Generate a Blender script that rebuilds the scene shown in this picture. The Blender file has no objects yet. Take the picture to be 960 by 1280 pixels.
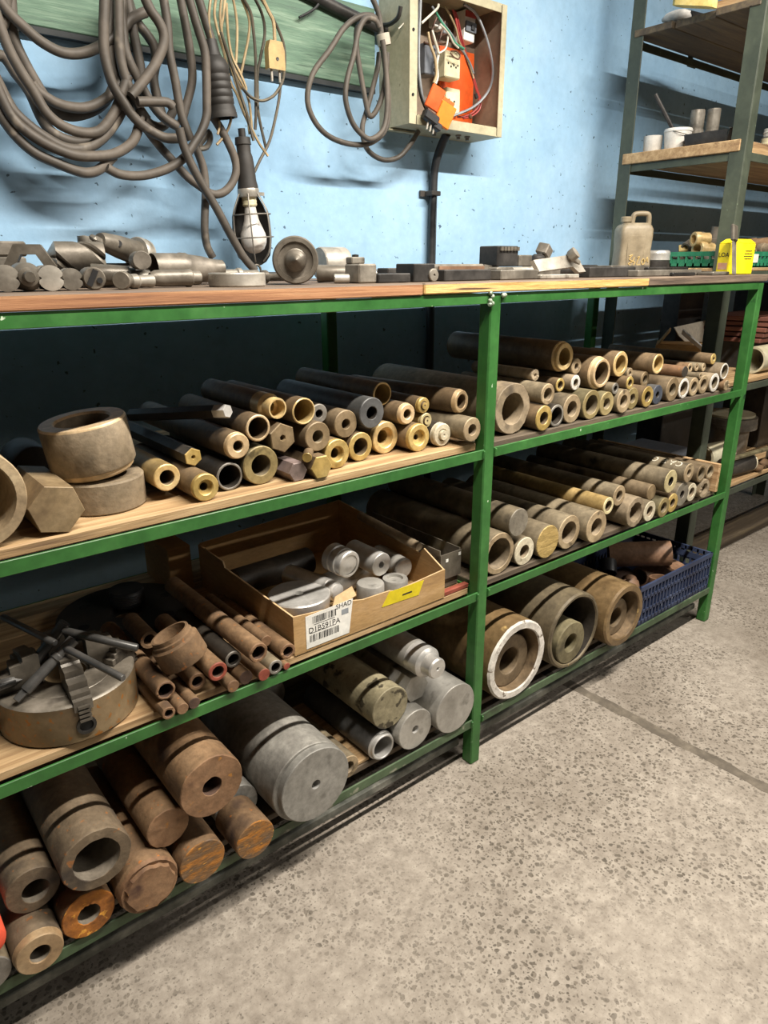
import bpy, math, random
from mathutils import Vector, Matrix
R = random.Random(7)
PI = math.pi
sc = bpy.context.scene
COL = sc.collection

# ---------------------------------------------------------------- camera, world, lamps, exposure
loc, rx, ry, rz, lens = ((-1.20699,-1.10000,1.31560),(0.773051,-0.634328,-0.004382),(0.213386,0.253534,0.943497),(-0.597376,-0.730307,0.331352),33.0000)
cd = bpy.data.cameras.new('camera')
cd.sensor_fit = 'HORIZONTAL'; cd.sensor_width = 36.0; cd.lens = lens; cd.clip_start = .02
cam = bpy.data.objects.new('camera', cd); COL.objects.link(cam)
cam.matrix_world = Matrix(((rx[0], ry[0], rz[0], loc[0]), (rx[1], ry[1], rz[1], loc[1]), (rx[2], ry[2], rz[2], loc[2]), (0, 0, 0, 1)))
sc.camera = cam
w = bpy.data.worlds.new('world'); sc.world = w; w.use_nodes = True
w.node_tree.nodes['Background'].inputs[0].default_value = (.95, .97, 1.0, 1)
w.node_tree.nodes['Background'].inputs[1].default_value = .022
def tube_lamp(x, y, z, length, power, col=(1, .95, .86)):
    ld = bpy.data.lights.new('fluorescent_light', 'AREA'); ld.shape = 'RECTANGLE'; ld.size = length; ld.size_y = .06
    ld.energy = power; ld.color = col
    o = bpy.data.objects.new('fluorescent_light', ld); o.location = (x, y, z); COL.objects.link(o)
tube_lamp(.25, -.86, 2.80, 2.4, 165, (1, .93, .83))
tube_lamp(2.6, -3.6, 3.0, 2.4, 90)
sc.view_settings.view_transform = 'Standard'; sc.view_settings.look = 'None'
sc.view_settings.gamma = 1; sc.view_settings.exposure = 0.18
try: sc.view_settings.use_curve_mapping = False
except Exception: pass

# ---------------------------------------------------------------- helpers
def lin(h):
    h = h.lstrip('#'); c = [int(h[i:i+2], 16)/255 for i in (0, 2, 4)]
    return tuple(x/12.92 if x <= .04045 else ((x+.055)/1.055)**2.4 for x in c) + (1,)
def M(name, stops, scale=9, detail=5, rough=(.5, .75), metal=0., bump=.15, bscale=90, var=.12, stretch=(1, 1, 1), spk=None, spk2=None, grime=.16, gscale=55):
    m = bpy.data.materials.new(name); m.use_nodes = True
    nt = m.node_tree; N = nt.nodes; L = nt.links; b = N['Principled BSDF']
    tc = N.new('ShaderNodeTexCoord'); oi = N.new('ShaderNodeObjectInfo')
    mp = N.new('ShaderNodeMapping'); mp.inputs['Scale'].default_value = stretch
    ad = N.new('ShaderNodeVectorMath'); ad.operation = 'ADD'
    ms = N.new('ShaderNodeMath'); ms.operation = 'MULTIPLY'; ms.inputs[1].default_value = 37.
    L.new(oi.outputs['Random'], ms.inputs[0]); L.new(tc.outputs['Object'], mp.inputs['Vector'])
    L.new(mp.outputs[0], ad.inputs[0]); L.new(ms.outputs[0], ad.inputs[1])
    n = N.new('ShaderNodeTexNoise'); n.inputs['Scale'].default_value = scale; n.inputs['Detail'].default_value = detail; n.inputs['Roughness'].default_value = .65
    L.new(ad.outputs[0], n.inputs['Vector'])
    cr = N.new('ShaderNodeValToRGB'); e = cr.color_ramp.elements
    k = len(stops); ps = [.32 + .36*i/max(k-1, 1) for i in range(k)]
    e[0].position = ps[0]; e[0].color = lin(stops[0])
    e[1].position = ps[-1] if k > 1 else 1; e[1].color = lin(stops[-1])
    for i in range(1, k-1):
        x = e.new(ps[i]); x.color = lin(stops[i])
    L.new(n.outputs['Fac'], cr.inputs[0]); col = cr.outputs[0]
    for s in (spk, spk2):
        if not s: continue
        c, sc_, th, wd = s[:4]
        n2 = N.new('ShaderNodeTexNoise'); n2.inputs['Scale'].default_value = sc_; n2.inputs['Detail'].default_value = 3
        L.new(ad.outputs[0], n2.inputs['Vector'])
        mr = N.new('ShaderNodeMapRange'); mr.inputs[1].default_value = th; mr.inputs[2].default_value = th+wd
        L.new(n2.outputs['Fac'], mr.inputs[0])
        mx = N.new('ShaderNodeMix'); mx.data_type = 'RGBA'; L.new(mr.outputs[0], mx.inputs[0]); L.new(col, mx.inputs[6]); mx.inputs[7].default_value = lin(c)
        col = mx.outputs[2]
    if grime:
        ng = N.new('ShaderNodeTexNoise'); ng.inputs['Scale'].default_value = gscale; ng.inputs['Detail'].default_value = 6; ng.inputs['Roughness'].default_value = .7
        L.new(ad.outputs[0], ng.inputs['Vector'])
        gr = N.new('ShaderNodeMapRange'); gr.inputs[1].default_value = .3; gr.inputs[2].default_value = .7; gr.inputs[3].default_value = 1-grime; gr.inputs[4].default_value = 1+grime*.8
        L.new(ng.outputs['Fac'], gr.inputs[0])
        vm = N.new('ShaderNodeVectorMath'); vm.operation = 'SCALE'; L.new(col, vm.inputs[0]); L.new(gr.outputs[0], vm.inputs['Scale']); col = vm.outputs[0]
    hs = N.new('ShaderNodeHueSaturation'); L.new(col, hs.inputs['Color'])
    vr = N.new('ShaderNodeMapRange'); vr.inputs[3].default_value = 1-var; vr.inputs[4].default_value = 1+var
    L.new(oi.outputs['Random'], vr.inputs[0]); L.new(vr.outputs[0], hs.inputs['Value'])
    L.new(hs.outputs[0], b.inputs['Base Color'])
    rr = N.new('ShaderNodeMapRange'); rr.inputs[1].default_value = .3; rr.inputs[2].default_value = .7; rr.inputs[3].default_value = rough[0]; rr.inputs[4].default_value = rough[1]
    L.new(n.outputs['Fac'], rr.inputs[0]); L.new(rr.outputs[0], b.inputs['Roughness'])
    b.inputs['Metallic'].default_value = metal
    if bump:
        n3 = N.new('ShaderNodeTexNoise'); n3.inputs['Scale'].default_value = bscale; n3.inputs['Detail'].default_value = 3
        L.new(ad.outputs[0], n3.inputs['Vector'])
        bp = N.new('ShaderNodeBump'); bp.inputs['Strength'].default_value = bump; bp.inputs['Distance'].default_value = .004
        L.new(n3.outputs['Fac'], bp.inputs['Height']); L.new(bp.outputs[0], b.inputs['Normal'])
    return m

class MB:
    """collects shapes, builds them as one mesh object"""
    def __init__(s): s.v = []; s.f = []; s.m = []
    def add(s, vs, fs, mi=0):
        o = len(s.v); s.v += [tuple(v) for v in vs]; s.f += [tuple(i+o for i in f) for f in fs]
        s.m += ([mi]*len(fs) if isinstance(mi, int) else list(mi)); return s
    def box(s, c, d, rot=None, mi=0, bev=0.):
        """centre, full sizes"""
        hx, hy, hz = d[0]/2, d[1]/2, d[2]/2; b = min(bev, hx*.9, hy*.9, hz*.9)
        if b <= 0:
            vs = [Vector((x, y, z)) for x in (-hx, hx) for y in (-hy, hy) for z in (-hz, hz)]
            fs = [(0, 1, 3, 2), (4, 6, 7, 5), (0, 4, 5, 1), (2, 3, 7, 6), (0, 2, 6, 4), (1, 5, 7, 3)]
        else:
            vs = []; ix = {}
            for sx in (-1, 1):
                for sy in (-1, 1):
                    for sz in (-1, 1):
                        for a in range(3):
                            p = [sx*(hx-b), sy*(hy-b), sz*(hz-b)]; p[a] += (sx, sy, sz)[a]*b
                            ix[(sx, sy, sz, a)] = len(vs); vs.append(Vector(p))
            fs = []
            for a in range(3):
                for sg in (-1, 1):
                    o1, o2 = [i for i in range(3) if i != a]; q = []
                    for u, v in ((-1, -1), (1, -1), (1, 1), (-1, 1)):
                        k = [0, 0, 0]; k[a] = sg; k[o1] = u; k[o2] = v; q.append(ix[(*k, a)])
                    fs.append(tuple(q))
            for a in range(3):
                o1, o2 = [i for i in range(3) if i != a]
                for u in (-1, 1):
                    for v in (-1, 1):
                        q = []
                        for sg, ax in ((-1, o1), (1, o1), (1, o2), (-1, o2)):
                            k = [0, 0, 0]; k[a] = sg; k[o1] = u; k[o2] = v; q.append(ix[(*k, ax)])
                        fs.append(tuple(q))
            for sx in (-1, 1):
                for sy in (-1, 1):
                    for sz in (-1, 1): fs.append(tuple(ix[(sx, sy, sz, a)] for a in range(3)))
        # outward winding
        g = []
        for f in fs:
            p = [vs[i] for i in f]; nn = (p[1]-p[0]).cross(p[2]-p[0]); cc = sum(p, Vector())/len(p)
            g.append(f if nn.dot(cc) > 0 else tuple(reversed(f)))
        T = rot if rot is not None else Matrix.Identity(3)
        c = Vector(c); return s.add([c + T @ v for v in vs], g, mi)
    def lathe(s, prof, o=(0, 0, 0), d=(0, 1, 0), n=24, mi=0, jit=None, ph=0., closed=False):
        """prof: (radius, along d[, material index of the band that ends here])"""
        o = Vector(o); d = Vector(d).normalized()
        up = Vector((0, 0, 1)) if abs(d.z) < .9 else Vector((1, 0, 0))
        a = up.cross(d).normalized(); b = d.cross(a)
        vs = []; fs = []; mm = []; rings = []
        for k, p in enumerate(prof):
            r, t = p[0], p[1]
            if r <= 1e-6: rings.append([len(vs)]); vs.append(o + d*t)
            else:
                st = len(vs); rings.append(list(range(st, st+n)))
                for i in range(n):
                    th = 2*PI*i/n + ph; q = jit(i, k) if jit else (1, 0)
                    vs.append(o + (a*math.cos(th) + b*math.sin(th))*r*q[0] + d*(t + q[1]))
        K = len(prof)
        for k in range(K - (0 if closed else 1)):
            A, B = rings[k], rings[(k+1) % K]; pm = prof[(k+1) % K]; mat = pm[2] if len(pm) > 2 else mi
            for i in range(n):
                j = (i+1) % n
                if len(A) == 1 and len(B) == 1: continue
                if len(A) == 1: f = (A[0], B[j], B[i])
                elif len(B) == 1: f = (A[i], A[j], B[0])
                else: f = (A[i], A[j], B[j], B[i])
                fs.append(f); mm.append(mat)
        return s.add(vs, fs, mm)
    def tube(s, pts, r, n=8, mi=0, sub=4, cap=True):
        pts = spline(pts, sub); vs = []; fs = []; prev = None
        for i, p in enumerate(pts):
            t = (pts[min(i+1, len(pts)-1)] - pts[max(i-1, 0)])
            t = t.normalized() if t.length > 1e-9 else Vector((0, 0, 1))
            if prev is None: a = t.orthogonal().normalized()
            else:
                a = prev - t*prev.dot(t); a = a.normalized() if a.length > 1e-6 else t.orthogonal().normalized()
            prev = a; b = t.cross(a); rr = r(i/max(len(pts)-1, 1)) if callable(r) else r
            for k in range(n):
                th = 2*PI*k/n; vs.append(p + (a*math.cos(th) + b*math.sin(th))*rr)
        for i in range(len(pts)-1):
            for k in range(n):
                l = (k+1) % n; fs.append((i*n+k, i*n+l, (i+1)*n+l, (i+1)*n+k))
        if cap: fs.append(tuple(reversed(range(n)))); fs.append(tuple(range((len(pts)-1)*n, len(pts)*n)))
        return s.add(vs, fs, mi)
    def prism(s, poly, h, T=None, mi=0):
        """poly in local xy (ccw), extruded 0..h in z, placed by 4x4 T"""
        n = len(poly); T = T or Matrix.Identity(4)
        vs = [T @ Vector((x, y, 0)) for x, y in poly] + [T @ Vector((x, y, h)) for x, y in poly]
        fs = [tuple(reversed(range(n))), tuple(range(n, 2*n))] + [(i, (i+1) % n, n+(i+1) % n, n+i) for i in range(n)]
        return s.add(vs, fs, mi)
    def build(s, name, mats, parent=None, loc=None, rot=None, ang=35, flat=False):
        me = bpy.data.meshes.new(name)
        base = Vector(loc) if loc is not None else Vector((0, 0, 0))
        me.from_pydata(s.v, [], s.f)
        mats = mats if isinstance(mats, (list, tuple)) else [mats]
        for m in mats: me.materials.append(m)
        me.polygons.foreach_set('material_index', s.m)
        if not flat:
            me.polygons.foreach_set('use_smooth', [True]*len(me.polygons))
            me.set_sharp_from_angle(angle=math.radians(ang))
        me.update()
        return link(name, me, parent, base, rot)
def spline(pts, sub):
    pts = [Vector(p) for p in pts]
    if sub <= 1 or len(pts) < 3: return pts
    out = []
    for i in range(len(pts)-1):
        p0 = pts[max(i-1, 0)]; p1 = pts[i]; p2 = pts[i+1]; p3 = pts[min(i+2, len(pts)-1)]
        for k in range(sub):
            t = k/sub
            out.append(.5*((2*p1) + (p2-p0)*t + (2*p0-5*p1+4*p2-p3)*t*t + (3*p1-p0-3*p2+p3)*t*t*t))
    return out + [pts[-1]]
def link(name, me, parent=None, loc=(0, 0, 0), rot=None):
    o = bpy.data.objects.new(name, me); COL.objects.link(o); o.location = loc
    if rot is not None: o.rotation_euler = rot
    if parent is not None: o.parent = parent
    return o
def tag(o, label, cat, group=None):
    o['label'] = label; o['category'] = cat
    if group: o['group'] = group
    return o
def thing(name, label, cat, loc=(0, 0, 0), rotz=0., group=None):
    o = link(name, None, None, loc, (0, 0, rotz)); return tag(o, label, cat, group)
def struct(o): o['kind'] = 'structure'; return o
def text_mesh(name, body, size, mat, parent, T, depth=.0006):
    cu = bpy.data.curves.new(name, 'FONT'); cu.body = body; cu.size = size; cu.extrude = depth; cu.resolution_u = 3
    cu.align_x = 'CENTER'; cu.align_y = 'CENTER'
    tmp = bpy.data.objects.new(name, cu); COL.objects.link(tmp)
    bpy.context.view_layer.update()
    me = bpy.data.meshes.new_from_object(tmp.evaluated_get(bpy.context.evaluated_depsgraph_get()))
    bpy.data.objects.remove(tmp); me.name = name; me.materials.clear(); me.materials.append(mat)
    o = link(name, me, parent); o.matrix_local = T; return o
def frame(o, x, z):
    """4x4 with local x along x, local z along z"""
    x = Vector(x).normalized(); z = Vector(z).normalized(); y = z.cross(x)
    return Matrix(((x.x, y.x, z.x, o[0]), (x.y, y.y, z.y, o[1]), (x.z, y.z, z.z, o[2]), (0, 0, 0, 1)))
def rot3(x=0, y=0, z=0):
    return (Matrix.Rotation(z, 3, 'Z') @ Matrix.Rotation(y, 3, 'Y') @ Matrix.Rotation(x, 3, 'X'))

def wloc(o):
    v = Vector((0, 0, 0))
    while o is not None: v = v + Vector(o.location); o = o.parent
    return v
def W(mb, name, mats, parent=None, ang=35, flat=False):
    """build a shape collector given in world coordinates; origin at its own middle"""
    lo = Vector([min(v[i] for v in mb.v) for i in range(3)]); hi = Vector([max(v[i] for v in mb.v) for i in range(3)])
    c = (lo+hi)/2; mb.v = [(v[0]-c.x, v[1]-c.y, v[2]-c.z) for v in mb.v]
    return mb.build(name, mats, parent, c - wloc(parent), None, ang, flat)

# ---------------------------------------------------------------- materials
G = {}
G['green'] = M('green_paint', ['#285826', '#30652d', '#3d7336'], 6, 4, (.35, .55), 0, .06, 40, .06, spk=('#b9c9b0', 55, .735, .03), spk2=('#16301f', 20, .70, .08))
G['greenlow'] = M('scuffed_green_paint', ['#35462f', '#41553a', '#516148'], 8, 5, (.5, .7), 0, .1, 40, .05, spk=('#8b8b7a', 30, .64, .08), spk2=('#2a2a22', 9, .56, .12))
G['greendk'] = M('dark_green_paint', ['#363c32', '#40473b', '#4c5344'], 5, 4, (.45, .65), 0, .06, 40, .05, spk=('#71816c', 45, .72, .05))
G['weld'] = M('weld_metal', ['#2b5a38', '#8b9a86', '#b3bba9'], 60, 3, (.4, .6), .2, .3, 120)
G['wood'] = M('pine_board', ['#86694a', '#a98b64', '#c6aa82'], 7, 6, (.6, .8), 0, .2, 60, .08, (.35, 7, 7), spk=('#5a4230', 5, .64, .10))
G['woodtop'] = M('worn_bench_board', ['#4c4038', '#6a5a4c', '#857462'], 8, 6, (.6, .85), 0, .25, 70, .08, (.35, 6, 6), spk=('#2c2724', 6, .6, .12))
G['woodedge'] = M('orange_board_edge', ['#80563c', '#a3734f', '#bd9069'], 9, 6, (.6, .8), 0, .2, 60, .05, (.4, 9, 22), spk=('#4a3424', 8, .63, .1))
G['woodraw'] = M('raw_splintered_edge', ['#9c7440', '#d2a864', '#e0c48c'], 9, 6, (.6, .8), 0, .3, 60, .05, (.6, 9, 14), spk=('#5a4029', 9, .6, .1))
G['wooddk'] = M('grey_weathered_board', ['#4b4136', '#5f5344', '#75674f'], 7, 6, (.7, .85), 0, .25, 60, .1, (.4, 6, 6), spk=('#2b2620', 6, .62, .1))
G['plank'] = M('sawn_plank', ['#8d6d49', '#b3926a', '#cdb28a'], 9, 6, (.65, .85), 0, .35, 50, .05, (5, .5, 8), spk=('#5d4630', 7, .62, .12))
G['wall'] = M('blue_limewash', ['#8bb2d2', '#98bedc', '#a5c8e4'], 2.2, 7, (.75, .9), 0, .25, 45, 0, grime=.07, gscale=30, spk=('#4d6478', 52, .69, .03), spk2=('#86abc8', 6, .64, .25))
G['board'] = M('faded_green_board', ['#50685a', '#62806c', '#88a08c'], 9, 6, (.6, .8), 0, .2, 60, 0, (.5, 5, 8), spk=('#2d3d35', 10, .66, .08))
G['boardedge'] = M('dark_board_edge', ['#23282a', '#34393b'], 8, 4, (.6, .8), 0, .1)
G['rubber'] = M('grey_rubber', ['#423d37', '#585149', '#6d645a'], 6, 4, (.5, .7), 0, .08, 60, .12, spk=('#8a8072', 14, .64, .1))
G['rubber2'] = M('dark_rubber', ['#24221f', '#322f2c', '#423d38'], 6, 4, (.5, .7), 0, .08, 60, .1)
G['beige'] = M('beige_wire_sheath', ['#8f7c5c', '#ab9570', '#c2ad88'], 14, 3, (.5, .7), 0, 0, 60, .1)
G['darkwire'] = M('grey_brown_wire_sheath', ['#3e3a33', '#5a5347', '#6d6453'], 14, 3, (.5, .7), 0, 0)
G['black'] = M('black_plastic', ['#17181a', '#232426', '#2f3032'], 10, 3, (.35, .6), 0, .08)
G['dustrail'] = M('dusty_rail', ['#3c3f38', '#5b5c54', '#85847a'], 14, 5, (.7, .85), 0, .2)
G['plug'] = M('yellowed_plug_plastic', ['#a08552', '#b79a62', '#c6aa72'], 20, 3, (.4, .6), 0, .05)
G['box'] = M('cream_cabinet_paint', ['#a19a7e', '#b2ab8e', '#beb79a'], 5, 5, (.45, .65), 0, .06, 50, 0, spk=('#6d6450', 26, .70, .05))
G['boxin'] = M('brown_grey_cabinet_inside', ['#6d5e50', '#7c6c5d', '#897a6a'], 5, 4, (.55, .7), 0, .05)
G['orange'] = M('orange_plastic', ['#e0561f', '#ea6226', '#f07130'], 8, 3, (.35, .5), 0, .03)
G['orange2'] = M('light_orange_plastic', ['#f0781f', '#f68427'], 8, 3, (.35, .5), 0, .03)
G['cream'] = M('cream_socket_plastic', ['#d9cfa8', '#e4dbb8'], 10, 3, (.35, .5), 0, .02)
G['socketgrey'] = M('grey_socket_plastic', ['#5b6068', '#6a6f77'], 10, 3, (.4, .5), 0, .02)
G['hole'] = M('dark_hole', ['#0d0d0e', '#151516'], 10, 2, (.7, .8), 0, 0)
G['whitep'] = M('white_plastic', ['#d6d6d0', '#e6e6e0'], 10, 3, (.35, .55), 0, .03)
G['wred'] = M('red_wire', ['#8e2a28', '#b0403a'], 12, 2, (.4, .5), 0, 0)
G['wgreen'] = M('green_wire', ['#2f7a5d', '#4b9a7c'], 12, 2, (.4, .5), 0, 0)
G['wgrey'] = M('grey_wire', ['#7c8288', '#989da1'], 12, 2, (.4, .5), 0, 0)
G['wwhite'] = M('white_wire', ['#c9c2b0', '#ded8c8'], 12, 2, (.4, .5), 0, 0)
G['wbrown'] = M('brown_wire', ['#54392c', '#6e4c3a'], 12, 2, (.4, .5), 0, 0)
G['tape'] = M('white_tape', ['#a59c8c', '#c4bcad'], 14, 3, (.6, .7), 0, .1)
G['bulb'] = M('frosted_bulb_glass', ['#cfcac2', '#e4e0da'], 6, 3, (.25, .4), 0, .0)
G['wire'] = M('grey_wire_guard', ['#7a756c', '#99938a'], 20, 3, (.4, .55), .5, .05)
G['tin'] = M('yellow_tin_paint', ['#e8cf10', '#f2da14', '#f6e02a'], 5, 3, (.35, .5), 0, .02, spk=('#a8801a', 22, .70, .06))
G['inkdk'] = M('dark_print', ['#2a2518', '#332d1e'], 10, 2, (.6, .7), 0, 0)
G['inkred'] = M('faded_red_print', ['#c98a6a', '#d8b59c'], 30, 2, (.6, .7), 0, 0)
G['ink'] = M('black_print', ['#1c1c1d', '#262627'], 10, 2, (.6, .7), 0, 0)
G['label'] = M('white_paper_label', ['#d4d2cb', '#e2e0da'], 7, 3, (.6, .7), 0, .03)
G['ylabel'] = M('yellow_sticker', ['#c9b414', '#d8c520'], 7, 3, (.5, .6), 0, .02)
G['redcap'] = M('orange_red_paint', ['#c94a32', '#d9573c'], 10, 3, (.5, .7), 0, .05)
G['card'] = M('brown_cardboard', ['#97774f', '#a98758', '#b6956a'], 5, 4, (.7, .85), 0, .12, 80, .04, (1, 1, 4))
G['cardin'] = M('cardboard_cut_edge', ['#b89a70', '#c9ae86'], 20, 3, (.75, .85), 0, .2)
G['crate'] = M('blue_crate_plastic', ['#212a44', '#2a3550', '#38435e'], 7, 4, (.4, .6), 0, .04, 60, 0, spk=('#8a93a8', 26, .69, .05))
G['gcrate'] = M('green_crate_plastic', ['#1e6b4a', '#28795a', '#3a8a68'], 7, 4, (.4, .6), 0, .04)
G['can'] = M('dirty_translucent_plastic', ['#6a5f4c', '#8a7d66', '#a1947c'], 7, 5, (.4, .6), 0, .06, 40, 0)
G['chalk'] = M('chalk_mark', ['#c9c2ae', '#ded8c6'], 40, 3, (.8, .9), 0, 0)
G['chalky'] = M('yellowish_scrawl', ['#b99a5c', '#cfb67c'], 40, 3, (.7, .8), 0, 0)
G['paper'] = M('pale_sheet', ['#c4bfb0', '#d2cdbf', '#dcd8cb'], 4, 4, (.7, .8), 0, .05)
G['tissue'] = M('white_tissue', ['#c9c6c0', '#dcd9d4'], 8, 4, (.7, .85), 0, .2, 40)
G['redbrown'] = M('red_brown_board', ['#4e2b22', '#633a2d', '#724636'], 6, 4, (.6, .8), 0, .1)
G['cup'] = M('white_plastic_cup', ['#b9b6ae', '#cfccc5'], 6, 4, (.45, .6), 0, .04)
G['foam'] = M('yellow_foam', ['#b99f55', '#d8c27a', '#e8d79a'], 14, 5, (.8, .9), 0, .5, 30, 0)
G['pvc'] = M('cream_pvc', ['#a39c80', '#b9b296', '#c9c3aa'], 6, 4, (.45, .6), 0, .05, 40, .05, spk=('#5d5646', 14, .66, .08))
# tool steel
G['steel'] = M('grey_steel', ['#625d55', '#7b756b', '#969085'], 12, 5, (.3, .55), .35, .12, 80, .12, spk=('#3d3831', 16, .62, .12))
G['keysteel'] = M('dark_key_steel', ['#3f3e3d', '#4f4e4c', '#625f5c'], 12, 5, (.25, .45), .35, .05, 80, .1)
G['jawsteel'] = M('jaw_steel', ['#4c4740', '#5f5950', '#756e63'], 12, 5, (.35, .55), .3, .12, 80, .1)
G['steellt'] = M('bright_worn_steel', ['#9b958a', '#b4aea3', '#cac5ba'], 12, 5, (.25, .45), .4, .08, 80, .08, spk=('#5a544a', 18, .64, .1))
G['steeldk'] = M('dark_oily_steel', ['#2b2a29', '#3b3937', '#4c4946'], 12, 5, (.35, .6), .4, .1, 80, .12)
G['steelbr'] = M('brown_tinted_steel', ['#565047', '#6f685d', '#8a8277'], 12, 5, (.32, .55), .3, .12, 80, .12, spk=('#37302a', 15, .62, .12))
G['chuck'] = M('rust_freckled_steel', ['#6a583f', '#826e52', '#968264'], 7, 6, (.35, .55), .2, .1, 80, 0, spk=('#96622c', 80, .60, .06), spk2=('#4c3f30', 5, .6, .15))
# bar stock: body, face, bore
def stock(b, f, i): return (b, f, i)
def MM(n, st, **k):
    k['metal'] = k.get('metal', 0)*.5; k.setdefault('grime', .30); G[n] = M(n, st, **k)
MM('b_tanbrass', ['#8a7448', '#a88f5f', '#c0a874'], metal=.35, rough=(.4, .6), bump=.08)
MM('b_bronze', ['#5a4a36', '#705e47', '#846f54'], metal=.3, rough=(.45, .65), bump=.12, spk=('#3a3026', 12, .6, .15))
MM('b_brown', ['#584a37', '#6f5f49', '#85745b'], metal=.2, rough=(.5, .7), bump=.12, spk=('#372e25', 12, .6, .15))
MM('b_grey', ['#635948', '#7b6f5a', '#91846c'], metal=.25, rough=(.5, .7), bump=.15, spk=('#433c32', 14, .6, .15))
MM('b_dusty', ['#70634e', '#877862', '#9d8d75'], metal=.1, rough=(.65, .85), bump=.25, spk=('#4e453a', 12, .6, .15))
MM('b_olive', ['#57503a', '#6e664c', '#82795c'], metal=.25, rough=(.5, .7), bump=.15, spk=('#3d3829', 14, .6, .15))
MM('b_dark', ['#2a2622', '#38332d', '#4a433a'], metal=.3, rough=(.4, .6), bump=.12)
MM('b_darkgrey', ['#4a4a48', '#575654', '#666462'], metal=.3, rough=(.45, .6), bump=.1)
MM('b_rust', ['#59442f', '#70573d', '#886d50'], metal=.05, rough=(.7, .85), bump=.3, spk=('#3a2a22', 10, .58, .15), spk2=('#9a5f2c', 70, .66, .06))
MM('b_rustgrey', ['#554838', '#6a5b48', '#7e6e59'], metal=.1, rough=(.6, .8), bump=.25, spk=('#3b332c', 10, .58, .15), spk2=('#8a5c34', 60, .64, .06))
MM('b_rustdark', ['#3a2a22', '#4c382d', '#5d473a'], metal=.05, rough=(.7, .85), bump=.3)
MM('f_orange', ['#6d4423', '#9a5f24', '#c07d2c'], metal=.05, rough=(.7, .85), bump=.35, scale=16, spk=('#d89a3c', 60, .6, .06))
MM('f_orange2', ['#6b5a4a', '#7d5c38', '#b5752a'], metal=.05, rough=(.7, .85), bump=.3, scale=22, stretch=(1, 1, 3), spk=('#cf9030', 70, .66, .06))
MM('f_brass', ['#9c8348', '#b59a5c', '#ccb274'], metal=.5, rough=(.32, .5), bump=.06, spk=('#75602f', 16, .62, .15))
MM('f_brasscut', ['#b79a62', '#cfb27c', '#dfc795'], metal=.45, rough=(.3, .45), bump=.05)
MM('f_bronzecut', ['#b79a72', '#c9ae87', '#d8c09c'], metal=.4, rough=(.35, .5), bump=.05)
MM('f_brown', ['#6f5d45', '#847154', '#978366'], metal=.35, rough=(.45, .6), bump=.1)
MM('f_olive', ['#7a6b45', '#8e7e55', '#a29167'], metal=.35, rough=(.45, .6), bump=.15, spk=('#554a30', 30, .6, .1))
MM('f_tan', ['#85735a', '#a08c6e', '#b7a484'], metal=.25, rough=(.5, .7), bump=.2, spk=('#5f523f', 26, .6, .12))
MM('f_pale', ['#b3a88e', '#c9bfa6', '#d8cfb8'], metal=.15, rough=(.55, .7), bump=.2, spk=('#857a64', 36, .6, .1))
MM('f_cream', ['#b5a77c', '#cbbe94', '#d8cca6'], metal=.25, rough=(.5, .65), bump=.1)
MM('f_saw', ['#9a8350', '#b89d62', '#c9ae74'], metal=.4, rough=(.4, .55), bump=.4, bscale=50, scale=14, stretch=(1, 1, 4))
MM('f_white', ['#a9a39a', '#c4bfb6', '#d6d1c9'], metal=0, rough=(.65, .8), bump=.3, spk=('#6d6255', 40, .63, .06))
MM('f_steel', ['#66625b', '#7b766e', '#908b82'], metal=.4, rough=(.45, .6), bump=.15)
MM('f_grey', ['#6d675c', '#7f786b', '#90897b'], metal=.35, rough=(.45, .6), bump=.15, spk=('#4e493f', 20, .62, .12))
MM('f_darkgrey', ['#4e4e4e', '#5b5b5b', '#686868'], metal=.3, rough=(.5, .6), bump=.1)
MM('f_blueg', ['#3b3f4a', '#484d58', '#575b65'], metal=.2, rough=(.5, .6), bump=.15)
MM('f_mauve', ['#6a5a52', '#80706a', '#938280'], metal=.3, rough=(.45, .6), bump=.12, spk=('#8a5a42', 20, .64, .1))
MM('f_red', ['#6b3226', '#84402f', '#965040'], metal=.05, rough=(.6, .75), bump=.2)
MM('f_rust', ['#60472f', '#785a40', '#8c6d50'], metal=.05, rough=(.65, .8), bump=.25, spk=('#472f24', 16, .6, .12), spk2=('#9a6a30', 60, .68, .06))
MM('f_machtan', ['#93795a', '#a58a68', '#b39a78'], metal=.4, rough=(.35, .5), bump=.05)
MM('f_greybore', ['#6d6458', '#837a6d', '#958c7e'], metal=.3, rough=(.4, .55), bump=.1)  # even warm grey metal used inside tube bores
MM('alu', ['#8f8c85', '#a5a29b', '#bab7b0'], metal=.9, rough=(.35, .5), bump=.12, grime=.14, spk=('#6b6861', 18, .62, .12))
MM('alubright', ['#b2b0ab', '#c6c4bf', '#d8d6d2'], metal=1.1, rough=(.3, .42), bump=.05, scale=20, grime=.1)
MM('alurough', ['#74716b', '#8a8780', '#a09d95'], metal=.45, rough=(.5, .65), bump=.2, bscale=70, spk=('#5c5952', 8, .6, .15))
MM('alurface', ['#82807a', '#908e88', '#9c9a94'], metal=.5, rough=(.4, .55), bump=.08, spk=('#6a6862', 14, .64, .1))
MM('stained', ['#6d6650', '#857d64', '#a1987c'], metal=.3, rough=(.5, .65), bump=.2, spk=('#3f392b', 26, .57, .05))
MM('b_bronzebig', ['#5f4d33', '#776142', '#917a55'], metal=.4, rough=(.35, .55), bump=.1, scale=5, spk=('#4a3822', 6, .57, .12), spk2=('#c7a86a', 14, .68, .06))
MM('b_bronzedk', ['#4c4436', '#5f5543', '#766a52'], metal=.35, rough=(.4, .6), bump=.12, scale=5, spk=('#2f2a21', 7, .6, .12), spk2=('#b59a5c', 30, .70, .05))
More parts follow.
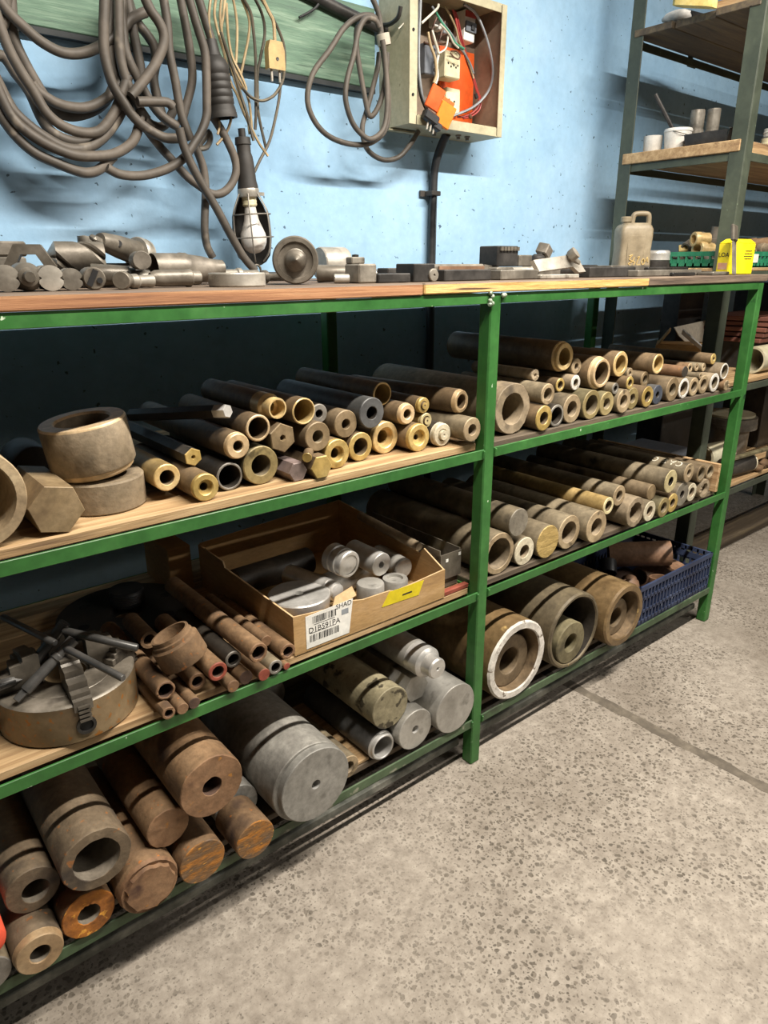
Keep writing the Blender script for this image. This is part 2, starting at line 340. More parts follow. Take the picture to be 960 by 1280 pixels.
MM('pinkscale', ['#624936', '#785b45', '#8c6d56'], metal=.05, rough=(.55, .7), bump=.1)
ST = {'tanbrass': ('b_tanbrass', 'f_brasscut', 'b_brown'), 'brass': ('b_bronze', 'f_brass', 'b_brown'), 'darkbrass': ('b_dark', 'f_brass', 'b_dark'),
      'bronzecut': ('b_bronze', 'f_bronzecut', 'b_bronze'), 'darksteel': ('b_dark', 'f_steel', 'b_dark'), 'olive': ('b_olive', 'f_olive', 'b_grey'),
      'brasscut': ('b_bronze', 'f_brasscut', 'b_tanbrass'), 'steel': ('b_grey', 'f_steel', 'b_dark'), 'brownbrass': ('b_brown', 'f_brown', 'b_brown'),
      'brown': ('b_brown', 'f_brown', 'b_grey'), 'mauve': ('f_mauve', 'f_mauve', 'b_dark'), 'darkgrey': ('b_darkgrey', 'f_darkgrey', 'b_dark'),
      'paleb': ('b_tanbrass', 'f_cream', 'b_brown'), 'white': ('b_dark', 'f_pale', 'f_pale'), 'tan': ('b_grey', 'f_tan', 'b_dusty'),
      'dusty': ('b_dusty', 'b_dusty', 'b_dusty'), 'whiterim': ('b_dusty', 'f_white', 'b_grey'), 'whitepaint': ('b_brown', 'f_white', 'b_dusty'),
      'blueg': ('b_darkgrey', 'f_blueg', 'b_dark'), 'rusty': ('b_rust', 'f_tan', 'b_dark'), 'rusty2': ('f_rust', 'b_dark', 'b_dark'),
      'grey': ('b_grey', 'f_grey', 'b_dark'), 'palewhite': ('b_grey', 'f_pale', 'b_dusty'), 'sawbrass': ('b_grey', 'f_saw', 'b_dark'),
      'palecut': ('b_grey', 'f_cream', 'b_dark'), 'rust': ('b_rust', 'f_rust', 'b_rustdark'), 'rustbrown': ('b_rust', 'f_rust', 'b_rustdark'),
      'darkrust': ('b_rust', 'b_rustdark', 'b_rustdark'), 'rustred': ('b_rust', 'f_red', 'b_rustdark'), 'redpaint': ('b_rust', 'f_red', 'f_red'),
      'machtan': ('b_rustgrey', 'f_machtan', 'f_greybore'), 'rustgrey': ('b_rustgrey', 'b_rustgrey', 'f_greybore'), 'orange': ('b_rust', 'f_orange', 'f_greybore'),
      'orange2': ('b_rust', 'f_orange2', 'b_rust'), 'alurough': ('alurough', 'alurface', 'alubright'), 'stained': ('stained', 'stained', 'stained'),
      'darkanod': ('b_darkgrey', 'alubright', 'alubright'), 'alu': ('alu', 'alu', 'alubright'), 'alubright': ('alu', 'alubright', 'alubright'),
      'aluhex': ('alu', 'alu', 'alu'), 'whitering': ('b_bronzebig', 'f_white', 'b_bronze'), 'bronzering': ('b_bronzedk', 'b_bronzedk', 'b_dark'), 'goldring': ('b_bronzebig', 'b_bronzebig', 'b_bronze')}

# ---------------------------------------------------------------- the setting
def concrete():
    m = bpy.data.materials.new('worn_concrete'); m.use_nodes = True
    nt = m.node_tree; N = nt.nodes; L = nt.links; b = N['Principled BSDF']
    ge = N.new('ShaderNodeNewGeometry')
    def noise(s, d, r=.6):
        n = N.new('ShaderNodeTexNoise'); n.inputs['Scale'].default_value = s; n.inputs['Detail'].default_value = d; n.inputs['Roughness'].default_value = r
        L.new(ge.outputs['Position'], n.inputs['Vector']); return n
    def rng(src, a, b_, c=0, d=1):
        r = N.new('ShaderNodeMapRange'); r.inputs[1].default_value = a; r.inputs[2].default_value = b_; r.inputs[3].default_value = c; r.inputs[4].default_value = d
        L.new(src, r.inputs[0]); return r.outputs[0]
    def mul(a, b_):
        q = N.new('ShaderNodeMath'); q.operation = 'MULTIPLY'; L.new(a, q.inputs[0])
        if isinstance(b_, float): q.inputs[1].default_value = b_
        else: L.new(b_, q.inputs[1])
        return q.outputs[0]
    def mix(f, a, c):
        q = N.new('ShaderNodeMix'); q.data_type = 'RGBA'; L.new(f, q.inputs[0])
        for i, v in ((6, a), (7, c)):
            if isinstance(v, str): q.inputs[i].default_value = lin(v)
            else: L.new(v, q.inputs[i])
        return q.outputs[2]
    n1 = noise(2.2, 5); n2 = noise(30, 6, .7); n3 = noise(1.9, 4); n4 = noise(150, 2)
    base = N.new('ShaderNodeValToRGB'); e = base.color_ramp.elements
    e[0].position = .3; e[0].color = lin('#7d7469'); e[1].position = .7; e[1].color = lin('#a9a094')
    L.new(n2.outputs['Fac'], base.inputs[0])
    col = mix(rng(n1.outputs['Fac'], .45, .68, 0, .6), base.outputs[0], '#6d6357')
    # aggregate stones showing through where the surface has worn
    heights = []
    for sc_, lo, hi in ((66, .30, .38), (120, .28, .37)):
        v = N.new('ShaderNodeTexVoronoi'); v.inputs['Scale'].default_value = sc_; v.inputs['Randomness'].default_value = 1
        wv = N.new('ShaderNodeVectorMath'); wv.operation = 'ADD'; ns = noise(40, 2)
        sw = N.new('ShaderNodeVectorMath'); sw.operation = 'SCALE'; sw.inputs['Scale'].default_value = .016
        L.new(ns.outputs['Color'], sw.inputs[0]); L.new(ge.outputs['Position'], wv.inputs[0]); L.new(sw.outputs[0], wv.inputs[1]); L.new(wv.outputs[0], v.inputs['Vector'])
        sx = N.new('ShaderNodeSeparateColor'); L.new(v.outputs['Color'], sx.inputs[0])
        keep = rng(sx.outputs[0], .25, .30)
        dm = rng(v.outputs['Distance'], lo, hi, 1, 0)
        wear = rng(n3.outputs['Fac'], .37, .55)
        f = mul(mul(dm, keep), mul(wear, .82))
        tone = mix(sx.outputs[1], '#3f3930', '#655c50')
        col = mix(f, col, tone); heights.append(f)
    col = mix(rng(n4.outputs['Fac'], .6, .7, 0, .6), col, '#463f36')
    L.new(col, b.inputs['Base Color']); b.inputs['Roughness'].default_value = .82
    bp = N.new('ShaderNodeBump'); bp.inputs['Strength'].default_value = .35; bp.inputs['Distance'].default_value = .004
    sb = N.new('ShaderNodeMath'); sb.operation = 'SUBTRACT'; L.new(n2.outputs['Fac'], sb.inputs[0]); L.new(heights[0], sb.inputs[1])
    L.new(sb.outputs[0], bp.inputs['Height']); L.new(bp.outputs[0], b.inputs['Normal'])
    return m
G['concrete'] = concrete()
G['joint'] = M('joint_filler', ['#4d463d', '#5f574c', '#756c5f'], 14, 5, (.8, .9), 0, .4, 60, 0)
def slab(x0, x1, y0, y1, bev):
    """a slab with rounded-over edge towards the joint"""
    mb = MB(); mb.box(((x0+x1)/2, (y0+y1)/2, -.05), (x1-x0, y1-y0, .1), None, 0, bev); return mb
fl = slab(-4.2, .530, -4.2, .775, .004).build('floor', G['concrete'], None); struct(fl)
s2 = slab(.552, 6.0, -4.2, .775, .004).build('slab', G['concrete'], fl)
jf = MB(); rr = random.Random(3)
pts = [(.533+rr.uniform(-.004, .003), -4.2+.04*i) for i in range(125)]
vs = []; fs = []
for i, (x, y) in enumerate(pts):
    y = min(y, .77); vs += [(x-.012, y, -.03), (x-.009+rr.uniform(-.006, .003), y, .0006), (x+.006, y, .003+rr.uniform(-.001, .001)), (x+.024+rr.uniform(-.005, .008), y, .0006), (x+.026, y, -.03)]
for i in range(len(pts)-1):
    for k in range(4): fs.append((5*i+k, 5*i+k+1, 5*i+k+6, 5*i+k+5))
jf.add(vs, fs); jf.build('joint_filler', G['joint'], fl)
mb = MB(); mb.box((.9, .87, 1.65), (10.2, .2, 3.5)); struct(mb.build('wall_back', G['wall'], None))

# ---------------------------------------------------------------- green bench rack
XS = [-1.335, 0.0, 1.297]; PW = .035; DEP = .665
BZ = [(1.2335, 1.256), (.879, .903), (.507, .531), (.124, .1485)]
rk = thing('bench_rack', 'long green steel bench rack with three open shelves and worn wooden top', 'rack', (0, 0, 0))
for yi, y in enumerate((0, DEP-PW)):
    for xi, x in enumerate(XS):
        m = MB(); m.box((x+PW/2, y+PW/2, .6275), (PW, PW, 1.255), None, 0, .003); o = W(m, 'post', G['green'], rk)
        if yi == 0 and xi == 1:
            rr = random.Random(5)
            for k in range(8):
                wb = MB(); a = Vector((x+rr.choice((-.003, PW+.003))+rr.uniform(-.004, .004), -.003, 1.225+rr.uniform(0, .032)))
                wb.lathe([(0, -.004), (.004, -.002), (.0055, .001), (.003, .005), (0, .006)], a, (rr.uniform(-1, 1), -1, rr.uniform(-1, 1)), 7)
                W(wb, 'weld_bead', G['weld'], rk)
for (z0, z1) in BZ:
    for xa, xb in ((XS[0]+PW, XS[1]), (XS[1]+PW, XS[2])):
        # angle iron: upright flange in front, flat flange below carrying the boards
        m = MB(); m.box(((xa+xb)/2, .0025, (z0+z1)/2), (xb-xa, .005, z1-z0), None, 0, .001)
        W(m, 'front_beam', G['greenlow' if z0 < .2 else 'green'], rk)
        m = MB(); m.box(((xa+xb)/2, DEP-.0025, (z0+z1)/2), (xb-xa, .005, z1-z0))
        m.box(((xa+xb)/2, DEP-.0165, z0+.002), (xb-xa, .023, .004)); W(m, 'back_beam', G['green'], rk)
    for x in XS:
        m = MB(); m.box((x+PW/2, DEP/2, z0+.010), (.005, DEP-2*PW, .02)); m.box((x+PW/2, DEP/2, z0+.002), (PW, DEP-2*PW, .004)); W(m, 'side_rail', G['green'], rk)
# weld beads at the beam ends by the middle post
for (z0, z1) in BZ[1:]:
    for sx in (-.003, PW+.003):
        m = MB(); m.lathe([(0, -.011), (.003, -.009), (.0042, -.003), (.0034, .001), (.0042, .005), (.003, .009), (0, .011)], (sx, -.001, z0+.012), (.05, -.1, 1), 7)
        W(m, 'weld_bead', G['green'], rk)
# low toe rail under the bottom shelf
for xa, xb in ((XS[0]+PW, XS[1]), (XS[1]+PW, XS[2])):
    m = MB(); m.box(((xa+xb)/2, .052, .052), (xb-xa, .012, .022), None, 0, .002); W(m, 'toe_rail', G['dustrail'], rk)
def planks(xa, xb, y0, y1, ztop, th, n, mat, gap=.004, seed=1, name='shelf_board', sag=0):
    rr = random.Random(seed); wd = (y1-y0)/n
    for i in range(n):
        m = MB(); t = th+rr.uniform(-.001, .0)
        m.box(((xa+xb)/2+rr.uniform(-.003, .003), y0+wd*(i+.5), ztop-t/2), (xb-xa-.006, wd-gap, t), None, 0, .002); W(m, name, mat, rk)
SH = [(0, .914, .018, .024), (1, .904, .018, .036)], [(0, .534, .018, .030), (1, .531, .018, .036)], [(0, .1495, .018, .045), (1, .1495, .018, .045)]
for li, lev in enumerate(SH):
    for bi, zt, th, yf in lev:
        xa, xb = ((XS[0]+PW, XS[1]), (XS[1]+PW, XS[2]))[bi]
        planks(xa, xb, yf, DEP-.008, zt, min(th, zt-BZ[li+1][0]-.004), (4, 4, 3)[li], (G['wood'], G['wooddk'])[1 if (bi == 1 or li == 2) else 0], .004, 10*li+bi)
# bench top: long boards, the front one split where the raw edge begins
ZT = 1.280
for (xa, xb, y0, y1, th, mt, nm) in ((-1.40, -.205, -.004, .17, .0235, 'woodedge', 0), (-.203, .62, -.006, .17, .022, 'woodraw', 0), (.622, 1.345, -.004, .17, .022, 'woodtop', 0),
                                     (-1.40, .1, .173, .335, .023, 'woodtop', 0), (.103, 1.345, .173, .335, .023, 'woodtop', 0), (-1.40, 1.345, .338, .50, .023, 'woodtop', 0), (-1.40, 1.345, .503, .668, .023, 'woodtop', 0)):
    m = MB(); m.box(((xa+xb)/2, (y0+y1)/2, ZT-th/2), (xb-xa, y1-y0, th), None, 0, .0025)
    # top face keeps the dirty worn surface, front edge shows the wood colour
    mi = []
    for f in m.f:
        p = [Vector(m.v[i]) for i in f]; n_ = (p[1]-p[0]).cross(p[2]-p[0]).normalized(); mi.append(1 if n_.z > .5 else 0)
    m.m = mi; W(m, 'top_board', [G[mt], G['woodtop']], rk)

# ---------------------------------------------------------------- bar stock on the shelves
def bar_mesh(kind, r, L, st, prof, seed):
    mats = [G[k] for k in ST[st]]; p = prof[0]; mb = MB(); rr = random.Random(seed)
    n = 14 if r < .016 else (20 if r < .035 else 30)
    if kind == 'hex_bar': n = 6
    rough = st in ('dusty', 'rust', 'rustgrey', 'orange', 'rusty')
    ja = [1-rr.uniform(0, .03)*(1 if rough else .2) for _ in range(n)]
    jb = [rr.uniform(-.0012, .0012)*(1 if rough else .2) for _ in range(n)]
    def jit(i, k): return (ja[i], jb[i])
    ch = min(.0018, r*.09); ph = (0 if prof[0] == 'hexs' else .42) if kind == 'hex_bar' else rr.uniform(0, 1)
    O = r
    def full(front): return [(0, L, 0), (O*.985, L, 0), (O, L-ch, 0)] + front
    def bore(b, depth=None, bm=2, start=0.):
        if depth is None: return [(b, start+ch*.6, 1), (b*.995, L, bm)]
        return [(b, start+ch*.6, 1), (b*.97, start+depth, bm), (0, start+depth+b*.4, bm)]
    if p in ('tube', 'ecc'):
        b = r*prof[1]; q = [(O, L, 0), (O, ch, 0), (O-ch, 0, 1), (b+ch*.5, 0, 1), (b, ch*.7, 1), (b, L, 2)]
        mb.lathe(q, n=n, jit=jit, ph=ph, closed=True)
        if p == 'ecc':
            mb = MB(); mb.lathe(q, n=n, ph=ph, closed=True)
            vs = [Vector(v) for v in mb.v]
            mb.v = [tuple(v + Vector((.08*r, 0, -.10*r))) if (v.x**2+v.z**2)**.5 < b*1.1 else tuple(v) for v in vs]
    elif p == 'step':
        a = r*prof[1]; b = r*prof[2]; s = r*.28
        mb.lathe([(O, L, 0), (O, s*1.25, 0), (O*.985, s*1.2, 1), (O*.985, s, 1), (a+.001, s*.8, 1), (a, ch, 1), (a-ch, 0, 1), (b+ch, 0, 1), (b, ch, 1), (b, L, 2)], n=n, jit=jit, ph=ph, closed=True)
    elif p == 'neck':
        a = r*prof[1]; b = a*prof[2]; s = r*1.3
        mb.lathe([(O, L, 0), (O, s*1.9, 0), (O*.99, s*1.85, 1), (O*.99, s, 1), (a, s*.8, 1), (a, ch, 1), (a-ch*.5, 0, 1), (b, 0, 1), (b, s*.9, 1), (b*.7, s, 1), (b*.7, L, 2)], n=n, jit=jit, ph=ph, closed=True)
    elif p == 'socket':
        a = r*prof[1]; b = r*prof[2]
        mb.lathe([(O, L, 0), (O, r*.35, 0), (O, ch, 1), (O-ch, 0, 1), (a+ch, 0, 1), (a, ch, 1), (a*.95, r*.30, 1), (b, r*.36, 1), (b, L, 2)], n=n, jit=jit, ph=ph, closed=True)
    elif p == 'boss':
        a = r*prof[1]
        mb.lathe(full([(O, r*.7, 0), (O*.97, r*.65, 1), (O*.97, r*.3, 1), (O*.88, r*.2, 1), (a*1.25, r*.2, 1), (a*1.2, r*.32, 1), (a, r*.32, 2), (a*.95, 0, 2), (a*.3, 0, 1), (0, r*.1, 2)]), n=n, ph=ph)
    elif p == 'hole': mb.lathe(full([(O, ch, 0), (O-ch, 0, 1)] + bore(r*prof[1], r*.6)), n=n, ph=ph)
    elif p == 'hexh': mb.lathe(full([(O, ch, 0), (O-ch, 0, 1)] + [(r*prof[1]*1.2, 0, 1), (r*prof[1], r*.1, 1), (r*prof[1]*.6, r*.5, 1), (0, r*.55, 1)]), n=n, ph=ph)
    elif p == 'hexs': mb.lathe(full([(O, ch, 0), (O-ch, 0, 1), (0, 0, 1)]), n=n, ph=ph)
    elif p == 'lip':
        a = r*prof[1]; jl = [1+rr.uniform(-.07, .05) for _ in range(n)]
        mb.lathe(full([(O, r*.12, 0), (O*.93, 0, 1)]), n=n, jit=jit, ph=ph)
        mb.lathe([(O*.93, 0, 1), (a*1.05, .002, 1), (a, -.006, 1), (a*.96, -.006, 1), (0, -.0045, 1)], n=n, jit=lambda i, k: (1, 0) if k == 0 else (jl[i], 0), ph=ph)
    elif p == 'nose':
        a = r*prof[1]; s = r*.9
        mb.lathe(full([(O, s*2.2, 0), (O*.985, s*2.1, 1), (O*.985, s*1.05, 1), (O*.9, s*.95, 1), (a*1.1, s*.85, 1), (a, s*.6, 1), (a, .004, 1), (a-.003, 0, 1), (a*.2, 0, 1), (a*.14, .006, 2), (0, .01, 2)]), n=n, ph=ph)
    elif p == 'flat':
        # turned nose a little off the middle leaves a crescent step on the left of the rough body
        mb.lathe([(0, L, 0), (r, L, 0), (r, .020, 0), (r-ch, .018, 0), (0, .018, 0)], n=48)
        o_ = (r*.055, 0, 0); a = r*.94
        mb.lathe([(a, .019, 1), (a, ch, 1), (a-ch, 0, 1)] + bore(r*prof[1], r*.3), o=o_, n=48)
    else:
        mb.lathe(full([(O, ch, 0), (O-ch, 0, 1), (O*.4, rr.uniform(-.0004, .0004), 1), (0, 0, 1)]), n=n, jit=jit, ph=ph)
    return mb, mats
STOCK = [
('metal_tube','A',(-0.7398,0.0850,0.9568),0.0251,0.300,0.00,'tanbrass',('tube', 0.55),'pale brass tube with a wide dark bore, leftmost, upper row, upper left shelf'),
('metal_bar','A',(-0.6908,0.0346,0.9403),0.0258,0.300,0.00,'brass',('socket', 0.52, 0.3),'brown bar with a yellow brass face and small hole, leftmost, lower row, upper left shelf'),
('hex_bar','A',(-0.6844,0.0900,0.9841),0.0176,0.360,0.00,'darkbrass',('hexh', 0.22),'dark hexagonal bar with a bright brass tip, second from left, upper row, upper left shelf'),
('metal_tube','A',(-0.6079,0.0600,0.9980),0.0259,0.420,0.00,'bronzecut',('step', 0.93, 0.38),'brown bronze tube with a pale turned face, third from left, upper row, upper left shelf'),
('metal_tube','A',(-0.6268,0.0654,0.9416),0.0271,0.300,0.00,'darksteel',('tube', 0.82),'thin-walled dark steel tube with a chipped rim, second from left, lower row, upper left shelf'),
('metal_tube','A',(-0.5631,0.0600,1.0257),0.0260,0.300,0.00,'bronzecut',('tube', 0.8),'brown bronze sleeve with a wide bore, fourth from left, upper row, upper left shelf'),
('metal_tube','A',(-0.5618,0.0609,0.9526),0.0381,0.340,0.00,'olive',('tube', 0.54),'thick olive bronze ring-faced tube, third from left, lower row, upper left shelf'),
('metal_tube','A',(-0.5130,0.0700,1.0552),0.0257,0.280,0.00,'brasscut',('neck', 0.8, 0.82),'stepped brass sleeve with a bright narrow neck, fifth from left, upper row, upper left shelf'),
('metal_tube','A',(-0.4597,0.0600,1.0443),0.0268,0.300,0.00,'brasscut',('tube', 0.86),'bright brass sleeve with a thin wall, eighth from left, upper row, upper left shelf'),
('metal_tube','A',(-0.3971,0.1000,1.0254),0.0205,0.260,0.00,'steel',('tube', 0.42),'small grey pipe end tucked behind, tenth from left, upper row, upper left shelf'),
('hex_bar','A',(-0.5111,0.0600,0.9989),0.0299,0.260,0.00,'brownbrass',('hexh', 0.2),'brown hexagonal bar with a small centre hole, sixth from left, upper row, upper left shelf'),
('metal_tube','A',(-0.4359,0.0500,0.9918),0.0301,0.260,0.00,'brown',('tube', 0.42),'dull brown thick-walled tube, ninth from left, upper row, upper left shelf'),
('metal_tube','A',(-0.3438,0.0800,0.9994),0.0299,0.300,0.00,'brownbrass',('tube', 0.36),'brown tube with a tan brass face, eighth from right, upper row, upper left shelf'),
('metal_bar','A',(-0.4834,0.0200,0.9627),0.0098,0.090,-0.66,'brass',('solid',),'short thin brass rod lying across, seventh from left, upper row, upper left shelf'),
('hex_bar','A',(-0.4956,0.0338,0.9331),0.0214,0.160,0.00,'mauve',('hexs',),'solid purplish brown hexagonal bar, fourth from left, lower row, upper left shelf'),
('hex_bar','A',(-0.4479,0.0218,0.9366),0.0256,0.160,0.00,'brass',('hexs',),'solid yellow brass hexagonal bar, fifth from left, lower row, upper left shelf'),
('metal_bar','A',(-0.3844,0.0573,0.9459),0.0314,0.280,0.00,'brass',('socket', 0.5, 0.34),'brass tube with a stepped bore, sixth from left, lower row, upper left shelf'),
('metal_tube','A',(-0.3108,0.0734,0.9463),0.0318,0.280,0.00,'brass',('tube', 0.6),'brass tube with a threaded wide bore, fourth from right, lower row, upper left shelf'),
('metal_tube','A',(-0.2817,0.0700,1.0162),0.0336,0.340,0.00,'darkgrey',('tube', 0.42),'dark grey tube with a ragged bore, seventh from right, upper row, upper left shelf'),
('metal_tube','A',(-0.2112,0.1200,1.0428),0.0265,0.320,0.00,'brasscut',('tube', 0.84),'thin brass sleeve with a bright lip, sixth from right, upper row, upper left shelf'),
('metal_tube','A',(-0.1808,0.0700,1.0004),0.0249,0.260,0.00,'bronzecut',('step', 0.92, 0.42),'dark tube with a pale shouldered face, fifth from right, upper row, upper left shelf'),
('metal_bar','A',(-0.2295,0.0880,0.9510),0.0365,0.300,0.00,'brasscut',('socket', 0.62, 0.42),'large brass ring tube with a recessed bore, third from right, lower row, upper left shelf'),
('metal_bar','A',(-0.1281,0.0700,1.0132),0.0185,0.340,0.00,'brass',('boss', 0.45),'slim rod with a bright round brass tip, fourth from right, upper row, upper left shelf'),
('metal_bar','A',(-0.1604,0.0526,0.9465),0.0320,0.300,0.00,'brass',('socket', 0.55, 0.2),'solid brass bar with a small drilled centre, second from right, lower row, upper left shelf'),
('metal_bar','A',(-0.1197,0.0700,0.9770),0.0180,0.260,0.00,'paleb',('boss', 0.5),'small pale rod between two bigger bars, third from right, upper row, upper left shelf'),
('metal_bar','A',(-0.0879,0.0457,0.9426),0.0281,0.280,0.00,'white',('boss', 0.42),'dark bar with a chalky white stepped end, rightmost, lower row, upper left shelf'),
('metal_tube','A',(-0.0200,0.0600,1.0108),0.0290,0.360,0.14,'bronzecut',('step', 0.92, 0.58),'long brown tube with a pale rim, rightmost, upper row, upper left shelf'),
('metal_tube','A',(-0.0310,0.0120,0.9531),0.0290,0.300,0.00,'tan',('tube', 0.45),'dusty tan tube beside the green post, second from right, upper row, upper left shelf'),
('metal_tube','B',(0.1628,0.0579,0.9703),0.0658,0.500,0.00,'dusty',('tube', 0.62),'huge dusty grey pipe with a rough rim, leftmost, lower row, upper right shelf'),
('metal_tube','B',(0.4170,0.1000,1.0757),0.0414,0.420,0.00,'brasscut',('step', 0.9, 0.58),'long dark pipe with a bright brass end, fourth from left, upper row, upper right shelf'),
('metal_tube','B',(0.2960,0.1000,1.0375),0.0161,0.220,0.00,'dusty',('tube', 0.32),'short rough square-looking grey pipe, second from left, upper row, upper right shelf'),
('metal_tube','B',(0.2768,0.0400,0.9969),0.0280,0.300,0.00,'tan',('tube', 0.58),'tan tube with a chalky pale rim, leftmost, upper row, upper right shelf'),
('metal_tube','B',(0.3933,0.0900,1.0026),0.0189,0.260,0.00,'brass',('tube', 0.58),'small yellow brass tube, third from left, upper row, upper right shelf'),
('metal_tube','B',(0.2573,0.0320,0.9379),0.0334,0.300,0.00,'brass',('tube', 0.5),'tan brass tube beside the huge grey pipe, second from left, lower row, upper right shelf'),
('metal_tube','B',(0.3215,0.0406,0.9346),0.0301,0.300,0.00,'darksteel',('tube', 0.76),'dark chipped thin-walled pipe, third from left, lower row, upper right shelf'),
('metal_tube','B',(0.3911,0.0437,0.9437),0.0392,0.340,0.00,'tan',('tube', 0.54),'brown tube with a crusty tan rim, fourth from left, lower row, upper right shelf'),
('metal_tube','B',(0.4488,0.0800,1.0044),0.0213,0.240,0.00,'whiterim',('tube', 0.5),'rusty tube with a white painted rim, fifth from left, upper row, upper right shelf'),
('metal_tube','B',(0.4737,0.1000,1.0449),0.0224,0.260,0.00,'tan',('tube', 0.4),'small tan tube peeking out, sixth from left, upper row, upper right shelf'),
('metal_tube','B',(0.5396,0.0600,1.0238),0.0461,0.360,0.00,'bronzecut',('step', 0.88, 0.68),'fat copper-brown tube with a pale rim, seventh from left, upper row, upper right shelf'),
('metal_tube','B',(0.4723,0.0382,0.9457),0.0412,0.340,0.00,'olive',('tube', 0.66),'wide olive tube with a shiny bore, fifth from left, lower row, upper right shelf'),
('metal_tube','B',(0.5484,0.0403,0.9390),0.0345,0.300,0.00,'olive',('tube', 0.46),'dull green-grey tube, sixth from left, lower row, upper right shelf'),
('metal_tube','B',(0.6211,0.0550,1.0428),0.0363,0.340,0.00,'brasscut',('tube', 0.68),'pale brass sleeve with a chipped lower lip, ninth from left, upper row, upper right shelf'),
('metal_tube','B',(0.6666,0.0500,1.0130),0.0157,0.260,0.00,'tan',('tube', 0.4),'tiny brown tube, eleventh from left, upper row, upper right shelf'),
('metal_tube','B',(0.6397,0.0300,0.9899),0.0190,0.200,0.00,'brass',('tube', 0.52),'small bright brass bush, tenth from left, upper row, upper right shelf'),
('metal_tube','B',(0.5838,0.0400,0.9784),0.0165,0.200,0.00,'steel',('tube', 0.5),'small grey tube in shade, eighth from left, upper row, upper right shelf'),
('metal_tube','B',(0.6186,0.0308,0.9394),0.0349,0.320,0.00,'tan',('tube', 0.52),'tan tube with a speckled rim, seventh from left, lower row, upper right shelf'),
('metal_tube','B',(0.8652,0.1000,1.0290),0.0179,0.420,0.00,'brown',('tube', 0.5),'slim long brown tube on the very top, ninth from right, upper row, upper right shelf'),
('metal_tube','B',(0.7861,0.0700,0.9809),0.0237,0.340,0.00,'brown',('tube', 0.52),'brown slim tube, twelfth from left, upper row, upper right shelf'),
('metal_tube','B',(0.8160,0.0500,1.0270),0.0305,0.240,0.00,'brasscut',('tube', 0.76),'yellow brass sleeve with a hollow bright bore, tenth from right, upper row, upper right shelf'),
('metal_tube','B',(0.6869,0.0453,0.9371),0.0326,0.300,0.00,'olive',('tube', 0.44),'grey-green tube with a narrow bore, eighth from left, lower row, upper right shelf'),
('metal_tube','B',(0.7520,0.0346,0.9362),0.0317,0.300,0.00,'brass',('tube', 0.52),'tube with a yellow painted rim, seventh from right, lower row, upper right shelf'),
('metal_tube','B',(0.8150,0.0395,0.9345),0.0300,0.300,0.00,'blueg',('tube', 0.32),'dark blue-grey tube with a narrow bore, sixth from right, lower row, upper right shelf'),
('metal_tube','B',(0.8964,0.0368,0.9424),0.0379,0.320,0.00,'brown',('tube', 0.5),'thick dull brown tube, fifth from right, lower row, upper right shelf'),
('metal_tube','B',(0.9699,0.0384,0.9371),0.0326,0.280,0.00,'whitepaint',('tube', 0.7),'tube with a broad white rim, fourth from right, lower row, upper right shelf'),
('metal_tube','B',(1.0361,0.0398,0.9351),0.0306,0.300,0.00,'tan',('tube', 0.56),'sandy tan tube, third from right, lower row, upper right shelf'),
('metal_tube','B',(1.0987,0.0403,0.9357),0.0312,0.300,0.00,'tan',('tube', 0.58),'sandy pipe with a thick pale rim, second from right, lower row, upper right shelf'),
('metal_tube','B',(1.1622,0.0348,0.9360),0.0315,0.300,0.00,'whiterim',('tube', 0.62),'pipe with a thin chalk-white rim, rightmost, lower row, upper right shelf'),
('metal_tube','B',(1.2115,0.0300,0.9699),0.0275,0.260,0.00,'whiterim',('tube', 0.78),'wide white-rimmed ring, second from right, upper row, upper right shelf'),
('metal_tube','B',(1.0904,0.0900,0.9859),0.0167,0.340,0.00,'rusty',('tube', 0.45),'slim rusty orange tube, sixth from right, upper row, upper right shelf'),
('metal_tube','B',(1.1342,0.0900,0.9849),0.0143,0.300,0.00,'tan',('tube', 0.4),'thin tan tube, fifth from right, upper row, upper right shelf'),
('metal_tube','B',(1.1637,0.0800,0.9827),0.0144,0.300,0.00,'tan',('tube', 0.35),'thin sandy rod, fourth from right, upper row, upper right shelf'),
('metal_tube','B',(1.1820,0.0600,1.0108),0.0183,0.400,0.00,'brass',('tube', 0.36),'slim pale tube with a tiny bore, third from right, upper row, upper right shelf'),
('metal_tube','B',(1.0704,0.0400,0.9668),0.0102,0.200,0.00,'tan',('tube', 0.4),'tiny tube, seventh from right, upper row, upper right shelf'),
('metal_bar','B',(1.2206,0.0200,0.9226),0.0186,0.140,0.00,'rusty',('solid',),'short rusty stub by the right post, rightmost, upper row, upper right shelf'),
('metal_bar','B',(0.9843,0.0500,0.9870),0.0186,0.300,0.00,'rusty2',('solid',),'rusty orange bar with a black end, eighth from right, upper row, upper right shelf'),
('metal_tube','C',(0.1226,0.0422,0.5903),0.0588,0.500,0.00,'tan',('tube', 0.74),'large tan pipe half behind the green post, leftmost, lower row, middle right shelf'),
('metal_bar','C',(0.1858,0.0350,0.6659),0.0389,0.500,0.00,'grey',('solid',),'solid grey round bar, leftmost, upper row, middle right shelf'),
('metal_tube','C',(0.2212,0.0378,0.5722),0.0407,0.400,0.00,'palewhite',('tube', 0.46),'short tube with a pale speckled face, second from left, lower row, middle right shelf'),
('metal_bar','C',(0.3109,0.0293,0.5800),0.0485,0.450,0.00,'sawbrass',('solid',),'solid bar with a yellow saw-marked face, third from left, lower row, middle right shelf'),
('metal_tube','C',(0.4119,0.0329,0.5828),0.0513,0.500,0.00,'tan',('tube', 0.64),'grey tube with a tan rim, fourth from left, lower row, middle right shelf'),
('metal_tube','C',(0.5140,0.0106,0.5815),0.0500,0.500,0.00,'tan',('tube', 0.52),'pinkish tan tube with a deep bore, fifth from left, lower row, middle right shelf'),
